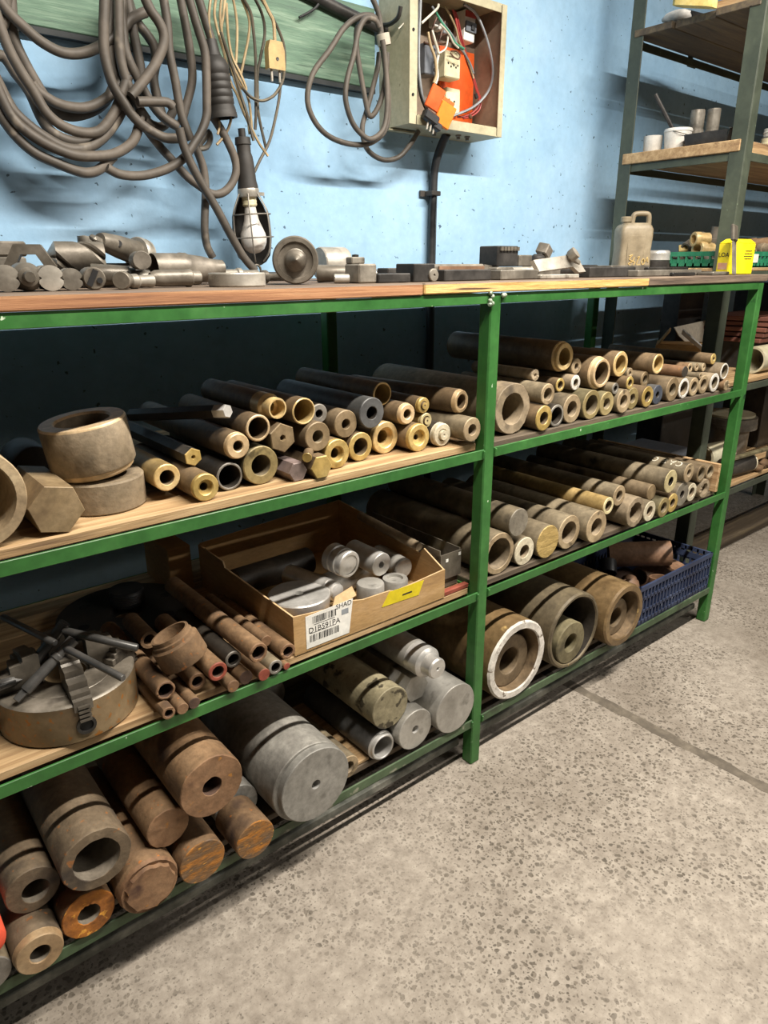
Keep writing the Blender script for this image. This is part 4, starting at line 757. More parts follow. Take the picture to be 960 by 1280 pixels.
# ---------------------------------------------------------------- caged inspection lamp hanging on the wall
l0 = Vector((-0.2206, 0.6650, 1.6363)); l1 = Vector((-0.2127, 0.6650, 1.5025)); l2 = Vector((-0.2106, 0.6650, 1.3432))
ax = (l1-l0).normalized(); ls = (l1-l0).length
wl = thing('work_lamp', 'caged inspection lamp with black handle and frosted bulb hanging on wall', 'lamp', l1)
m = MB(); m.lathe([(0, -.004), (.009, -.004), (.009, .014), (.019, .016), (.0205, .032), (.018, .034), (.0175, .05), (.0205, .06), (.0225, ls*.6), (.0235, ls*.85), (.0265, ls-.004), (.0265, ls), (0, ls)], l0, ax, 22); W(m, 'handle', G['rubber2'], wl)
m = MB(); m.lathe([(0, 0), (.027, 0), (.028, .003), (.028, .017), (.026, .02), (0, .02)], l1, ax, 22)
m.box(l1+ax*.011+Vector((.034, -.004, 0)), (.016, .009, .008)); W(m, 'clamp_ring', G['steellt'], wl)
m = MB(); m.lathe([(0, .018), (.019, .018), (.019, .024), (.018, .026), (.019, .03), (.018, .034), (.019, .038), (.017, .042), (0, .042)], l1, ax, 18); W(m, 'bulb_base', G['cream'], wl)
m = MB(); m.lathe([(.0145, .042), (.016, .055), (.0195, .075), (.026, .092), (.0325, .108), (.0345, .12), (.033, .133), (.026, .147), (.014, .155), (0, .158)], l1, ax, 24); W(m, 'bulb', G['bulb'], wl, 60)
# half-shell reflector behind the bulb
m = MB(); rr_ = [(.027, .018), (.040, .04), (.050, .065), (.0535, .10), (.053, .14), (.046, .165), (.032, .18), (.014, .188)]
upv = ax; sd = Vector((1, 0, 0)) - ax*ax.x; sd.normalize(); bk = Vector((0, 1, 0)) - ax*ax.y; bk -= sd*bk.dot(sd); bk.normalize()
n_ = 14; vs = []; fs = []
for th_ in (0, .0016):
    for (r_, t_) in rr_:
        for k in range(n_+1):
            a_ = PI*k/n_ ; vs.append(l1 + ax*t_ + sd*math.cos(a_)*(r_-th_) + bk*(math.sin(a_)*(r_-th_)*.95))
W_ = n_+1; Q = len(rr_)*W_
for i in range(len(rr_)-1):
    for k in range(n_):
        a_ = i*W_+k; fs.append((a_, a_+1, a_+W_+1, a_+W_)); fs.append((Q+a_, Q+a_+W_, Q+a_+W_+1, Q+a_+1))
for i in range(len(rr_)-1):
    for k in (0, n_): a_ = i*W_+k; fs.append((a_, a_+W_, Q+a_+W_, Q+a_))
for i in (0, len(rr_)-1):
    for k in range(n_): a_ = i*W_+k; fs.append((a_, a_+1, Q+a_+1, Q+a_))
m.add(vs, fs); W(m, 'reflector', G['steeldk'], wl, 60)
def ringpts(t_, r_, a0, a1, n=14): return [l1 + ax*t_ + sd*math.cos(a0+(a1-a0)*i/n)*r_ - bk*math.sin(a0+(a1-a0)*i/n)*r_ for i in range(n+1)]
for t_ in (.062, .118):
    m = MB(); m.tube(ringpts(t_, .053 if t_ > .1 else .051, -.05, PI+.05), .0019, 6, 0, 1); W(m, 'guard_wire', G['wire'], wl, 60)
for a_ in (.02, PI*.36, PI*.68, PI-.02):
    m = MB(); m.tube([l1+ax*t_+sd*math.cos(a_)*r_-bk*math.sin(a_)*r_ for r_, t_ in ((.028, .012), (.046, .045), (.052, .065), (.0535, .118), (.044, .155), (.024, .178))], .0019, 6, 0, 3); W(m, 'guard_wire', G['wire'], wl, 60)
m = MB(); m.tube([l1+ax*.186+sd*.012*math.cos(a)+ax*(.014-.014*math.sin(a)) for a in [2*PI*i/12 for i in range(13)]], .0032, 7, 0, 1); W(m, 'hanging_eye', G['steel'], wl, 60)

# ---------------------------------------------------------------- looped cable beside the cabinet
cable('looped_cable', 'grey cable hung in three loops on a hook beside the cabinet', 'cable', [
    ([(0.2085, 0.6550, 1.9469), (0.1918, 0.6550, 1.9523), (0.1480, 0.6550, 1.9419), (0.0993, 0.6550, 1.9081), (0.0519, 0.6550, 1.8515), (0.0000, 0.6550, 1.7956), (-0.0223, 0.6550, 1.7479), (-0.0217, 0.6550, 1.7072), (0.0047, 0.6550, 1.6686), (0.0484, 0.6550, 1.6439), (0.1108, 0.6550, 1.6338), (0.1732, 0.6550, 1.6393), (0.2232, 0.6550, 1.6643), (0.2471, 0.6550, 1.6973), (0.2518, 0.6550, 1.7606), (0.2418, 0.6550, 1.8304), (0.2306, 0.6550, 1.8866), (0.2223, 0.6550, 1.9194)],),
    ([(0.2008, 0.6320, 1.9221), (0.1871, 0.6320, 1.9363), (0.1544, 0.6320, 1.9343), (0.1296, 0.6320, 1.9010), (0.1140, 0.6320, 1.8474), (0.0895, 0.6320, 1.7845), (0.0828, 0.6320, 1.7367), (0.1005, 0.6320, 1.6889), (0.1302, 0.6320, 1.6606), (0.1667, 0.6320, 1.6482), (0.2074, 0.6320, 1.6701), (0.2252, 0.6320, 1.7101), (0.2284, 0.6320, 1.7817), (0.2201, 0.6320, 1.8577), (0.2118, 0.6320, 1.8942)],),
    ([(0.2020, 0.6750, 1.9465), (0.1602, 0.6750, 1.9244), (0.1564, 0.6750, 1.8715), (0.1703, 0.6750, 1.8066), (0.1849, 0.6750, 1.7496), (0.1987, 0.6750, 1.7152), (0.2222, 0.6750, 1.7299), (0.2462, 0.6750, 1.7750), (0.2613, 0.6750, 1.8367), (0.2644, 0.6750, 1.8803)],),
    ([(0.2475, 0.6900, 1.8806), (0.2413, 0.6900, 1.8425), (0.2232, 0.6900, 1.7905), (0.1991, 0.6900, 1.7275), (0.1840, 0.6900, 1.6894), (0.1891, 0.6900, 1.6509), (0.2122, 0.6900, 1.6238), (0.2635, 0.6900, 1.6088), (0.3196, 0.6900, 1.6207), (0.3641, 0.6900, 1.6559), (0.3992, 0.6900, 1.6982)],),
    ([(0.1938, 0.6600, 2.0040), (0.2211, 0.6600, 1.9651), (0.2293, 0.6600, 1.9310), (0.2347, 0.6600, 1.8997)],)], .0074, G['rubber'], 'heavy cables on the wall')
m = MB(); m.lathe([(.0155, 0), (.0185, .001), (.0190, .014), (.0182, .028), (.0155, .029), (.0155, 0)], (0.2226, 0.6450, 1.9136), Vector((0.2310, 0.6450, 1.8847))-Vector((0.2226, 0.6450, 1.9136)), 18)
tag(W(m, 'tape_band', G['tape'], None), 'whitish tape band wrapped around the looped cable', 'tape')

# ---------------------------------------------------------------- open electric cabinet
bx0, bx1, bz0, bz1, by0 = .312, .711, 1.703, 2.066, .635
cb_ = thing('electric_cabinet', 'open cream steel electric cabinet full of wires on blue wall', 'cabinet', ((bx0+bx1)/2, YW, bz0))
m = MB(); T_ = .004; cx_ = (bx0+bx1)/2; cz_ = (bz0+bz1)/2
m.box((bx0+T_/2, (by0+YW)/2, cz_), (T_, YW-by0, bz1-bz0)); W(m, 'left_side', G['box'], cb_)
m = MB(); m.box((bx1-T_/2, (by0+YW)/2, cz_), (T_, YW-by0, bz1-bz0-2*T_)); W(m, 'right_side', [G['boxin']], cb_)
m = MB(); m.box((cx_, (by0+YW)/2, bz0+T_/2), (bx1-bx0-2*T_, YW-by0, T_)); W(m, 'bottom_plate', G['box'], cb_)
m = MB(); m.box((cx_, (by0+YW)/2, bz1-T_/2), (bx1-bx0-2*T_, YW-by0, T_)); W(m, 'top_plate', G['box'], cb_)
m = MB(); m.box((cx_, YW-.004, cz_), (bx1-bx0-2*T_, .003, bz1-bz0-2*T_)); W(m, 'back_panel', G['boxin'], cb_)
# return flange round the opening
FL = .030
for nm, c, d in (('front_flange', (bx0+FL/2, by0, cz_), (FL, .004, bz1-bz0)), ('front_flange', (bx1-.011, by0, cz_), (.022, .004, bz1-bz0)),
                 ('front_flange', (cx_, by0, bz0+.012), (bx1-bx0-FL-.022, .004, .024)), ('front_flange', (cx_, by0, bz1-.012), (bx1-bx0-FL-.022, .004, .024))):
    m = MB(); m.box(c, d, None, 0, .0008); W(m, nm, G['box'], cb_)
m = MB(); m.box((cx_+.006, by0+.012, bz0+.026), (bx1-bx0-FL-.03, .02, .003)); W(m, 'inner_lip', G['box'], cb_)
m = MB(); m.box((bx0+FL+.001, by0+.012, cz_), (.003, .02, bz1-bz0-.05)); W(m, 'inner_lip', G['box'], cb_)
for z in (bz0+.075, bz0+.235, bz0+.39):
    m = MB(); m.lathe([(0, -.0008), (.0042, -.0008), (.0042, .002), (0, .002)], (bx0+.013, by0-.002, z), (0, -1, 0), 14); W(m, 'bolt_hole', G['hole'], cb_)
for z in (bz0+.04, bz0+.085, bz0+.25, bz0+.30):
    m = MB(); m.box((bx1+.006, by0+.03, z), (.010, .004, .016)); W(m, 'hinge_tab', G['box'], cb_)
m = MB(); m.tube([(0.3372, 0.6600, 1.9973), (0.3284, 0.6600, 1.9728), (0.3077, 0.6600, 1.9519), (0.2930, 0.6600, 1.9398)], .0018, 6, 0, 3); W(m, 'scratch_wire', G['wwhite'], cb_)
YB = YW-.0055
op = (0.5571, 0.7650, 1.9508); oq = (0.7145, 0.7650, 1.7671)
ox0 = 0.5432590074513013; ox1 = 0.6976659189651626; oz0 = 1.7385530722327212; oz1 = 1.9586646424370628
m = MB(); m.box(((ox0+ox1)/2, YB-.006, (oz0+oz1)/2), (ox1-ox0, .010, oz1-oz0), None, 0, .002); W(m, 'mounting_plate', G['orange'], cb_)
sx_ = 0.7163952285705459
m = MB(); m.box((sx_+.003, YB-.003, (oz0+oz1)/2-.01), (.012, .005, oz1-oz0-.02)); W(m, 'din_strip', G['tape'], cb_)
def socket(name, c, wd, h, dpt, mat, holes):
    m = MB(); m.box(c, (wd, dpt, h), None, 0, .003); p = W(m, name, mat, cb_)
    for hx, hz, hr in holes:
        q = MB(); q.lathe([(0, 0), (hr, 0), (hr, .001), (0, .001)], (c[0]+hx*wd, c[1]-dpt/2-.0006, c[2]+hz*h), (0, 1, 0), 12); W(q, 'pin_hole', G['hole'], p)
    return p
H3 = ((-.30, .02, .0032), (-.12, -.08, .0034), (.06, -.02, .0034), (.20, -.08, .0032), (.32, .0, .0030))
socket('power_socket', (0.5384, 0.7150, 1.8934), .066, .072, .05, G['cream'], H3)
socket('power_socket', (0.5884, 0.7450, 1.8081), .062, .072, .02, G['cream'], H3[:3])
socket('grey_socket', (0.4478, 0.7150, 1.8951), .048, .082, .05, G['socketgrey'], ((.25, .30, .005), (.3, -.08, .0055), (.3, -.32, .0055)))
br = Vector((0.6234, 0.7300, 2.0123))
m = MB(); m.box(br, (.046, .05, .082), rot3(0, .06, 0), 0, .002); b1 = W(m, 'breaker', G['whitep'], cb_)
m = MB(); m.box(br+Vector((0, -.027, -.004)), (.044, .008, .026), rot3(0, .06, 0)); W(m, 'breaker_window', G['socketgrey'], b1)
m = MB(); m.box(br+Vector((.004, -.03, -.006)), (.012, .012, .012)); W(m, 'toggle', G['black'], b1)
m = MB(); m.box(br+Vector((0, -.0265, .030)), (.044, .004, .016)); W(m, 'breaker_top_band', G['wred'], b1)
for k, (px, col) in enumerate(((0, 'whitep'), (1, 'whitep'), (2, 'wgrey'))):
    c = Vector((0.4966, 0.7350, 2.0085)) + Vector((.020*k, 0, -.006*k)); m = MB(); m.box(c, (.018, .028, .030), None, 0, .002); q = W(m, 'terminal_block', G[col], cb_)
    h = MB(); h.lathe([(0, 0), (.004, 0), (.004, .001), (0, .001)], c+Vector((0, -.0145, .004)), (0, 1, 0), 10); W(h, 'terminal_screw', G['steeldk'], q)
def cw(pts, k, r=.0030): m = MB(); m.tube(pts, r, 6, 0, 4); return W(m, 'wire', G[k], cb_, 60)
cw([(0.3651, 0.6480, 2.0339), (0.3630, 0.6480, 1.9800), (0.3596, 0.6480, 1.9113), (0.3622, 0.6480, 1.8420), (0.3758, 0.6480, 1.7827), (0.3957, 0.6480, 1.7518)], 'wgrey', .0042)
cw([(0.3627, 0.6520, 2.0344), (0.3590, 0.6520, 1.9802), (0.3570, 0.6520, 1.9117), (0.3596, 0.6520, 1.8424), (0.3731, 0.6520, 1.7830), (0.3962, 0.6520, 1.7482)], 'black', .0042)
cw([(0.3757, 0.6550, 1.9663), (0.4156, 0.6550, 1.9967), (0.4372, 0.6550, 2.0143), (0.4401, 0.6550, 2.0246)], 'wwhite', .0036)
cw([(0.4308, 0.6720, 2.0209), (0.4569, 0.6720, 2.0019), (0.4868, 0.6720, 1.9810), (0.5175, 0.6720, 1.9616), (0.5385, 0.6720, 1.9423), (0.5668, 0.6720, 1.9257), (0.5960, 0.6720, 1.9003), (0.6115, 0.6720, 1.8766)], 'wgrey')
cw([(0.4433, 0.6680, 2.0085), (0.4665, 0.6680, 1.9867), (0.4966, 0.6680, 1.9676), (0.5140, 0.6680, 1.9500), (0.5380, 0.6680, 1.9393), (0.5623, 0.6680, 1.9348)], 'wgreen', .0034)
cw([(0.4564, 0.6640, 1.9801), (0.4762, 0.6640, 1.9714), (0.4964, 0.6640, 1.9586), (0.5137, 0.6640, 1.9409), (0.5344, 0.6640, 1.9317)], 'wwhite')
cw([(0.5323, 0.6900, 2.0355), (0.5468, 0.6900, 2.0115), (0.5582, 0.6900, 1.9824), (0.5734, 0.6900, 1.9513), (0.5962, 0.6900, 1.9144), (0.6232, 0.6900, 1.8748), (0.6432, 0.6900, 1.8399), (0.6594, 0.6900, 1.8150), (0.6533, 0.6900, 1.7917), (0.6250, 0.6900, 1.7704), (0.5858, 0.6900, 1.7571), (0.5645, 0.6900, 1.7548)], 'wred', .0036)
cw([(0.5425, 0.6900, 2.0332), (0.5571, 0.6900, 2.0091), (0.5687, 0.6900, 1.9800), (0.5840, 0.6900, 1.9488), (0.6069, 0.6900, 1.9116), (0.6305, 0.6900, 1.8736), (0.6506, 0.6900, 1.8386), (0.6669, 0.6900, 1.8136), (0.6611, 0.6900, 1.7857), (0.6290, 0.6900, 1.7640), (0.5896, 0.6900, 1.7530)], 'wred', .0030)
cw([(0.4933, 0.6840, 2.0351), (0.5172, 0.6840, 2.0152), (0.5418, 0.6840, 1.9867), (0.5568, 0.6840, 1.9559), (0.5786, 0.6840, 1.9341), (0.6049, 0.6840, 1.8995), (0.6245, 0.6840, 1.8674)], 'beige')
cw([(0.5638, 0.6750, 2.0520), (0.6129, 0.6750, 2.0383), (0.6504, 0.6750, 2.0030), (0.6827, 0.6750, 1.9526), (0.7012, 0.6750, 1.8984), (0.6931, 0.6750, 1.8527), (0.6584, 0.6750, 1.8126), (0.6054, 0.6750, 1.7795), (0.5287, 0.6750, 1.7510)], 'wgrey', .0042)
cw([(0.4166, 0.6720, 1.9552), (0.4268, 0.6720, 1.9247), (0.4436, 0.6720, 1.8988), (0.4509, 0.6720, 1.8710), (0.4515, 0.6720, 1.8483), (0.4422, 0.6720, 1.8282)], 'beige', .0046)
cw([(0.4351, 0.6750, 1.9629), (0.4486, 0.6750, 1.9369), (0.4624, 0.6750, 1.9104), (0.4567, 0.6750, 1.8807), (0.4609, 0.6750, 1.8480), (0.4516, 0.6750, 1.8279)], 'wwhite', .0046)
cw([(0.4956, 0.6700, 1.9597), (0.4930, 0.6700, 1.9388), (0.4836, 0.6700, 1.9209), (0.4578, 0.6700, 1.9067)], 'wwhite')
cw([(0.4177, 0.6900, 1.9329), (0.4434, 0.6900, 1.9309), (0.4725, 0.6900, 1.9396), (0.5023, 0.6900, 1.9422), (0.5218, 0.6900, 1.9598)], 'wbrown')
cw([(0.5123, 0.6720, 1.9216), (0.5325, 0.6720, 1.9247), (0.5499, 0.6720, 1.9168), (0.5435, 0.6720, 1.9054), (0.5229, 0.6720, 1.9086), (0.5091, 0.6720, 1.9169)], 'wbrown', .0024)
cw([(0.4768, 0.7000, 2.0076), (0.4612, 0.7000, 1.9806), (0.4587, 0.7000, 1.9517), (0.4757, 0.7000, 1.9297)], 'wbrown')
cw([(0.5006, 0.7050, 2.0291), (0.5146, 0.7050, 2.0071), (0.5023, 0.7050, 1.9763), (0.4899, 0.7050, 1.9453)], 'wbrown')
m = MB(); m.tube([(0.6381, 0.6880, 1.8278), (0.6462, 0.6880, 1.8153)], .006, 8, 0, 1); W(m, 'wire_tie', G['black'], cb_)
m = MB(); m.tube([(0.6123, 0.6880, 1.7642), (0.6236, 0.6880, 1.7586)], .006, 8, 0, 1); W(m, 'wire_tie', G['wbrown'], cb_)
# broken orange cover hanging out with a black plug below
c0 = Vector((0.4103, 0.6120, 1.7544))
oc = rot3(.1, .42, -.25)
m = MB(); m.box(c0+oc@Vector((-.022, 0, .012)), (.045, .010, .062), oc, 0, .002); m2_ = W(m, 'hanging_cover', G['orange'], cb_)
m = MB(); m.box(c0+oc@Vector((.026, -.002, -.012)), (.052, .014, .062), oc, 0, .002); W(m, 'cover_plate', G['orange2'], m2_)
m = MB(); m.box(c0+oc@Vector((.014, .004, .026)), (.060, .006, .012), oc, 0, .002); W(m, 'cover_bar', G['orange'], m2_)
m = MB(); m.box(c0+oc@Vector((.004, .006, .01)), (.024, .012, .022), oc, 0, .002); W(m, 'socket_insert', G['cream'], m2_)
pk = Vector((0.3758, 0.6120, 1.7215)); pr = rot3(0, .45, -.2)
m = MB(); m.box(pk, (.052, .026, .026), pr, 0, .004); m.box(pk+pr@Vector((.03, 0, -.01)), (.026, .022, .020), pr, 0, .003); p_ = W(m, 'black_plug', G['black'], cb_)
for k in (-1, 0, 1):
    q = MB(); q.lathe([(0, 0), (.0028, 0), (.0028, .022), (0, .024)], pk+pr@Vector((k*.012+.01, 0, -.012)), pr@Vector((.2, 0, -1)), 8); W(q, 'plug_pin', G['steellt'], p_)
# glands under the cabinet
for x in (.565, .605, .46):
    m = MB(); m.lathe([(0, 0), (.009, 0), (.009, .004), (.006, .006), (.006, .012), (0, .013)], (x, .685, bz0), (0, 0, -1), 8); W(m, 'gland_nut', G['steel'], cb_)
m = MB(); m.box((.36, .72, bz0-.006), (.12, .02, .004)); W(m, 'bottom_flange', G['box'], cb_)
# conduit dropping from the cabinet behind the bench
t = thing('conduit', 'black conduit pipe running from the cabinet down behind the bench', 'pipe', (.515, YW-.02, .9))
m = MB(); m.tube([(.523, YW-.075, bz0-.001), (.520, YW-.055, bz0-.03), (.518, YW-.030, bz0-.09), (.516, YW-.024, 1.5), (.515, YW-.022, 1.3), (.513, YW-.022, .30)], .0125, 12, 0, 4); W(m, 'conduit_tube', G['black'], t)
m = MB(); m.tube([(.533, YW-.075, bz0-.001), (.533, YW-.052, bz0-.03), (.531, YW-.026, bz0-.09), (.530, YW-.02, 1.5), (.529, YW-.018, .9)], .0065, 8, 0, 4); W(m, 'side_cable', G['rubber2'], t)
zc_ = 1.5343793640067838
m = MB(); m.box((.514, YW-.022, zc_), (.040, .044, .014), None, 0, .002); m.box((.486, YW-.006, zc_), (.022, .006, .018)); W(m, 'pipe_clamp', G['rubber2'], t)

# ---------------------------------------------------------------- tools lying on the bench top
GT = 'lathe tools on the bench top'
ZB = ZT + .0006
def lathe_thing(name, label, cat, o, d, prof, mats, n=22, ang=32, group=GT):
    m = MB(); m.lathe(prof, o, d, n); return tag(W(m, name, mats, None, ang), label, cat, group)
def lying(name, label, cat, x, y, ang_, prof, mats, z=None, n=20):
    """a turned piece lying on the top: its first end at x, y, running along angle ang_ (degrees from +X)"""
    k_ = .72 if x < -.33 else 1.; prof = [(p[0]*k_, p[1]*k_) + tuple(p[2:]) for p in prof]
    z = None if z is None else ZB+(z-ZB)*k_
    r = max(p[0] for p in prof); d = (math.cos(math.radians(ang_)), math.sin(math.radians(ang_)), 0)
    return lathe_thing(name, label, cat, (x, y, (ZB + r) if z is None else z), d, prof, mats, n)
def drill(name, label, x, y, ang_, r, L, z=None, mats=('steellt', 'steel'), tw=3.2, depth=.42, tip=.5, pw=18):
    k_ = .72; r *= k_; L *= k_; z = None if z is None else ZB+(z-ZB)*k_
    m = MB(); n = 32; K = 18; d = Vector((math.cos(math.radians(ang_)), math.sin(math.radians(ang_)), 0)); o = Vector((x, y, (ZB+r) if z is None else z))
    a = Vector((0, 0, 1)).cross(d); b = d.cross(a); vs = []
    def rad(th): return r*(1-depth*max(0, math.cos(2*th))**pw)
    for k in range(K+1):
        t = L*k/K
        for i in range(n):
            th = 2*PI*i/n; q = rad(th); ph = th+tw*t/L; vs.append(o+d*t+(a*math.cos(ph)+b*math.sin(ph))*q)
    fs = [(k*n+i, k*n+(i+1) % n, (k+1)*n+(i+1) % n, (k+1)*n+i) for k in range(K) for i in range(n)]
    m.add(vs, fs, 1); c = len(vs); m.add([o-d*r*tip]+vs[:n], [(0, 1+(i+1) % n, 1+i) for i in range(n)], 0)
    m.add(vs[K*n:], [tuple(range(n))], 1)
    return tag(W(m, name, [G[k] for k in mats], None, 30), label, 'drill', GT)
x1, x2 = -0.9153, -0.8616
t = thing('steel_block', 'brown stacked steel block at the far left end of bench top', 'block', ((x1+x2)/2, .36, ZB), 0, GT)
for k in range(3):
    m = MB(); m.box(((x1+x2)/2+.003*k, .36, ZB+.013+.0255*k), (x2-x1, .09, .025), None, 0, .003); W(m, 'layer', G['steelbr' if k != 1 else 'steel'], t)
# big hexagon nut
hx = Vector((-0.8838, .20, ZB+.0345)); hd = Vector((-.35, -1, .0)).normalized()
m = MB(); m.lathe([(.0395, 0), (.0395, .035), (.022, .035), (.022, 0)], hx, -hd, 6, 0, None, 0, True)
tag(W(m, 'hexagon_nut', G['steelbr'], None), 'big brown hexagon nut standing on edge at left of bench top', 'nut', GT)
drill('end_mill', 'dark notched end mill at the left picture edge of bench top', -0.9493, .075, 80, .026, .08, None, ('steel', 'steelbr'), 2.2, .34, .1)
lying('collet_holder', 'stepped collet holder with round nose in front of hexagon nut', 'collet', -0.9217, .055, 84, [(0, 0), (.010, 0), (.012, .004), (.012, .018), (.019, .02), (.021, .026), (.027, .032), (.0285, .038), (.0285, .10), (0, .10)], G['steelbr'])
drill('twist_drill', 'drill with bright ground face, right of the collet holder', -0.8892, .07, 84, .0255, .09, None, ('steellt', 'steelbr'), 2.4, .34, .12)
drill('twist_drill', 'dull stubby drill with wide flutes, middle of the front row', -0.8581, .075, 80, .0225, .08, None, ('steel', 'steelbr'), 2.0, .34, .12)
t = lying('slotted_holder', 'short round tool holder with dark slot beside stubby drill', 'holder', -0.8259, .07, 80, [(0, 0), (.021, 0), (.0235, .003), (.0235, .075), (0, .075)], G['steelbr'])
m = MB(); m.box(Vector(t.location)+Vector((-.008, -.0275, .001)), (.008, .004, .026), rot3(0, .5, -.17)); W(m, 'slot', G['hole'], t)
m = MB(); m.lathe([(0, 0), (.0045, 0), (.0045, .001), (0, .001)], Vector(t.location)+Vector((.002, -.0295, -.003)), (-.17, -1, 0), 10); W(m, 'centre_hole', G['hole'], t)
m = MB(); m.box((-0.7865, .255, ZB+.012), (.14, .07, .024), None, 0, .003); tag(W(m, 'flat_bar', G['steeldk'], None), 'dark flat bar under the large fluted drill', 'bar', GT)
drill('large_drill', 'largest fluted drill lying across behind the small drills', -0.8246, .262, -12, .036, .11, ZB+.0695, ('steellt', 'steelbr'), 3.4, .42, .7)
lying('drill_shank', 'long round shank right of the largest fluted drill', 'shank', -0.7873, .20, -18, [(0, 0), (.026, 0), (.027, .003), (.024, .05), (.021, .085), (.017, .088), (.017, .10), (0, .10)], G['steelbr'], ZB+.0275)
# morse taper arbor with flange, propped on a round bar
lying('round_bar', 'thick dark round bar beneath the flanged taper arbor', 'bar', -0.7235, .33, -8, [(0, 0), (.026, 0), (.028, .003), (.028, .11), (0, .11)], G['steeldk'])
a0 = Vector(((-0.7529, 0.2700, 1.3623))); a1 = Vector(((-0.6528, 0.3300, 1.3382))); ad = (a1-a0).normalized(); al = (a1-a0).length
t = thing('taper_arbor', 'taper arbor with flange propped up pointing to upper left', 'arbor', a1, 0, GT)
m = MB(); m.lathe([(0, .014), (.013, .015), (.016, .024), (.0205, al*.55), (.0225, al-.006), (0, al-.006)], a0, ad, 24); W(m, 'taper_shank', G['steelbr'], t)
m = MB(); m.box(a0+ad*.009, (.030, .018, .010), Matrix((ad, Vector((0, 0, 1)).cross(ad).normalized(), ad.cross(Vector((0, 0, 1)).cross(ad)).normalized())).transposed() @ rot3(.5, 0, 0), 0, .004); W(m, 'tang', G['steel'], t)
sl = a0+ad*(al*.5)+Vector((-.003, -.0205, .004)); m = MB(); m.lathe([(0, -.001), (.006, -.001), (.006, .002), (0, .002)], sl, (-.2, -1, .25), 14); W(m, 'drift_slot', G['hole'], t)
m = MB(); m.lathe([(0, al-.006), (.029, al-.006), (.031, al-.003), (.031, al+.004), (.029, al+.006), (.026, al+.007), (.026, al+.010), (.031, al+.012), (.031, al+.017), (.026, al+.020), (0, al+.020)], a0, ad, 30); W(m, 'flange', [G['steellt']], t)
for x, y in ((-0.7443, .36), (-0.7224, .37)):
    m = MB(); z0 = ZB
    m.lathe([(0, 0), (.011, 0), (.012, .004), (.012, .03), (.007, .032)] + [(.007+.002*(k % 2), .036+.004*k) for k in range(9)] + [(.011, .074), (.013, .078), (.013, .088), (0, .09)], (x, y, z0), (.05, 0, 1), 14)
    tag(W(m, 'clamp_screw', G['steel'], None), 'small greenish-grey clamp screw standing behind the drills, ' + ('left of pair' if y < .365 else 'right of pair'), 'screw', GT)
lying('short_pin', 'short round pin lying at the front, below the flanged arbor', 'pin', -0.7890, .06, 60, [(0, 0), (.0175, 0), (.019, .002), (.019, .03), (.017, .034), (.014, .05), (.014, .09), (0, .09)], G['steelbr'])
lying('fluted_reamer', 'small fluted reamer lying beside the short round pin', 'reamer', -0.7682, .085, 8, [(0, 0), (.012, 0), (.016, .006), (.016, .02), (.012, .026), (.014, .05), (.014, .06), (0, .062)], G['steel'])
lying('pin_stub', 'round pin with flat face sitting under the arbor flange', 'pin', -0.7317, .11, 76, [(0, 0), (.0195, 0), (.021, .002), (.021, .08), (0, .08)], G['steelbr'], ZB+.0605)
lying('support_bar', 'grey bar under the flat-faced pin', 'bar', -0.7407, .155, 0, [(0, 0), (.018, 0), (.0195, .002), (.0195, .05), (0, .052)], G['steel'])
# big sleeve with taper to the right
lying('taper_sleeve', 'big bright taper sleeve pointing right in middle of left group', 'sleeve', -0.6650, .235, 2, [(.036, .012), (.0385, 0), (.0395, .003), (.0395, .075), (.0405, .079), (.0405, .092), (.037, .098), (.032, .14), (.026, .165), (.0215, .182), (.0215, .20), (.015, .202), (.0145, .16), (.028, .06)], [G['steelbr']], None, 26)
lying('slotted_shank', 'round shank with tapered slot lying in front of taper sleeve', 'shank', -0.7157, .125, -1, [(0, .004), (.013, 0), (.0185, .012), (.0195, .03), (.0195, .085), (.0205, .088), (.0205, .10), (.017, .104), (.0155, .125), (0, .126)], G['steelbr'])
lying('back_shank', 'pale tapered shank just behind the big taper sleeve', 'shank', -0.5734, .355, -4, [(0, 0), (.030, 0), (.042, .02), (.042, .03), (.033, .05), (.022, .15), (0, .152)], G['steel'])
m = MB(); m.lathe([(.036, 0), (.0485, 0), (.050, .002), (.050, .021), (.0485, .023), (.036, .023)], (-0.5729, .085, ZB), (0, 0, 1), 40, 0, None, 0, True)
tag(W(m, 'steel_ring', G['steellt'], None), 'bright flat steel ring lying at the front edge below work lamp', 'ring', GT)
lying('long_shaft', 'long thin shaft lying behind the steel ring', 'shaft', -0.5485, .30, -3, [(0, 0), (.016, 0), (.017, .002), (.017, .12), (.021, .124), (.021, .135), (.015, .14), (.015, .19), (0, .192)], G['steel'])
lying('thin_rod', 'dark thin rod half hidden behind the live centre', 'rod', -0.3862, .43, 0, [(0, 0), (.013, 0), (.014, .002), (.014, .20), (0, .202)], G['steeldk'])
lying('ball_lever', 'short lever with round knob between steel ring and live centre', 'lever', -0.4490, .22, 8, [(0, 0), (.012, .003), (.018, .012), (.018, .022), (.010, .03), (.009, .07), (0, .072)], G['steelbr'])
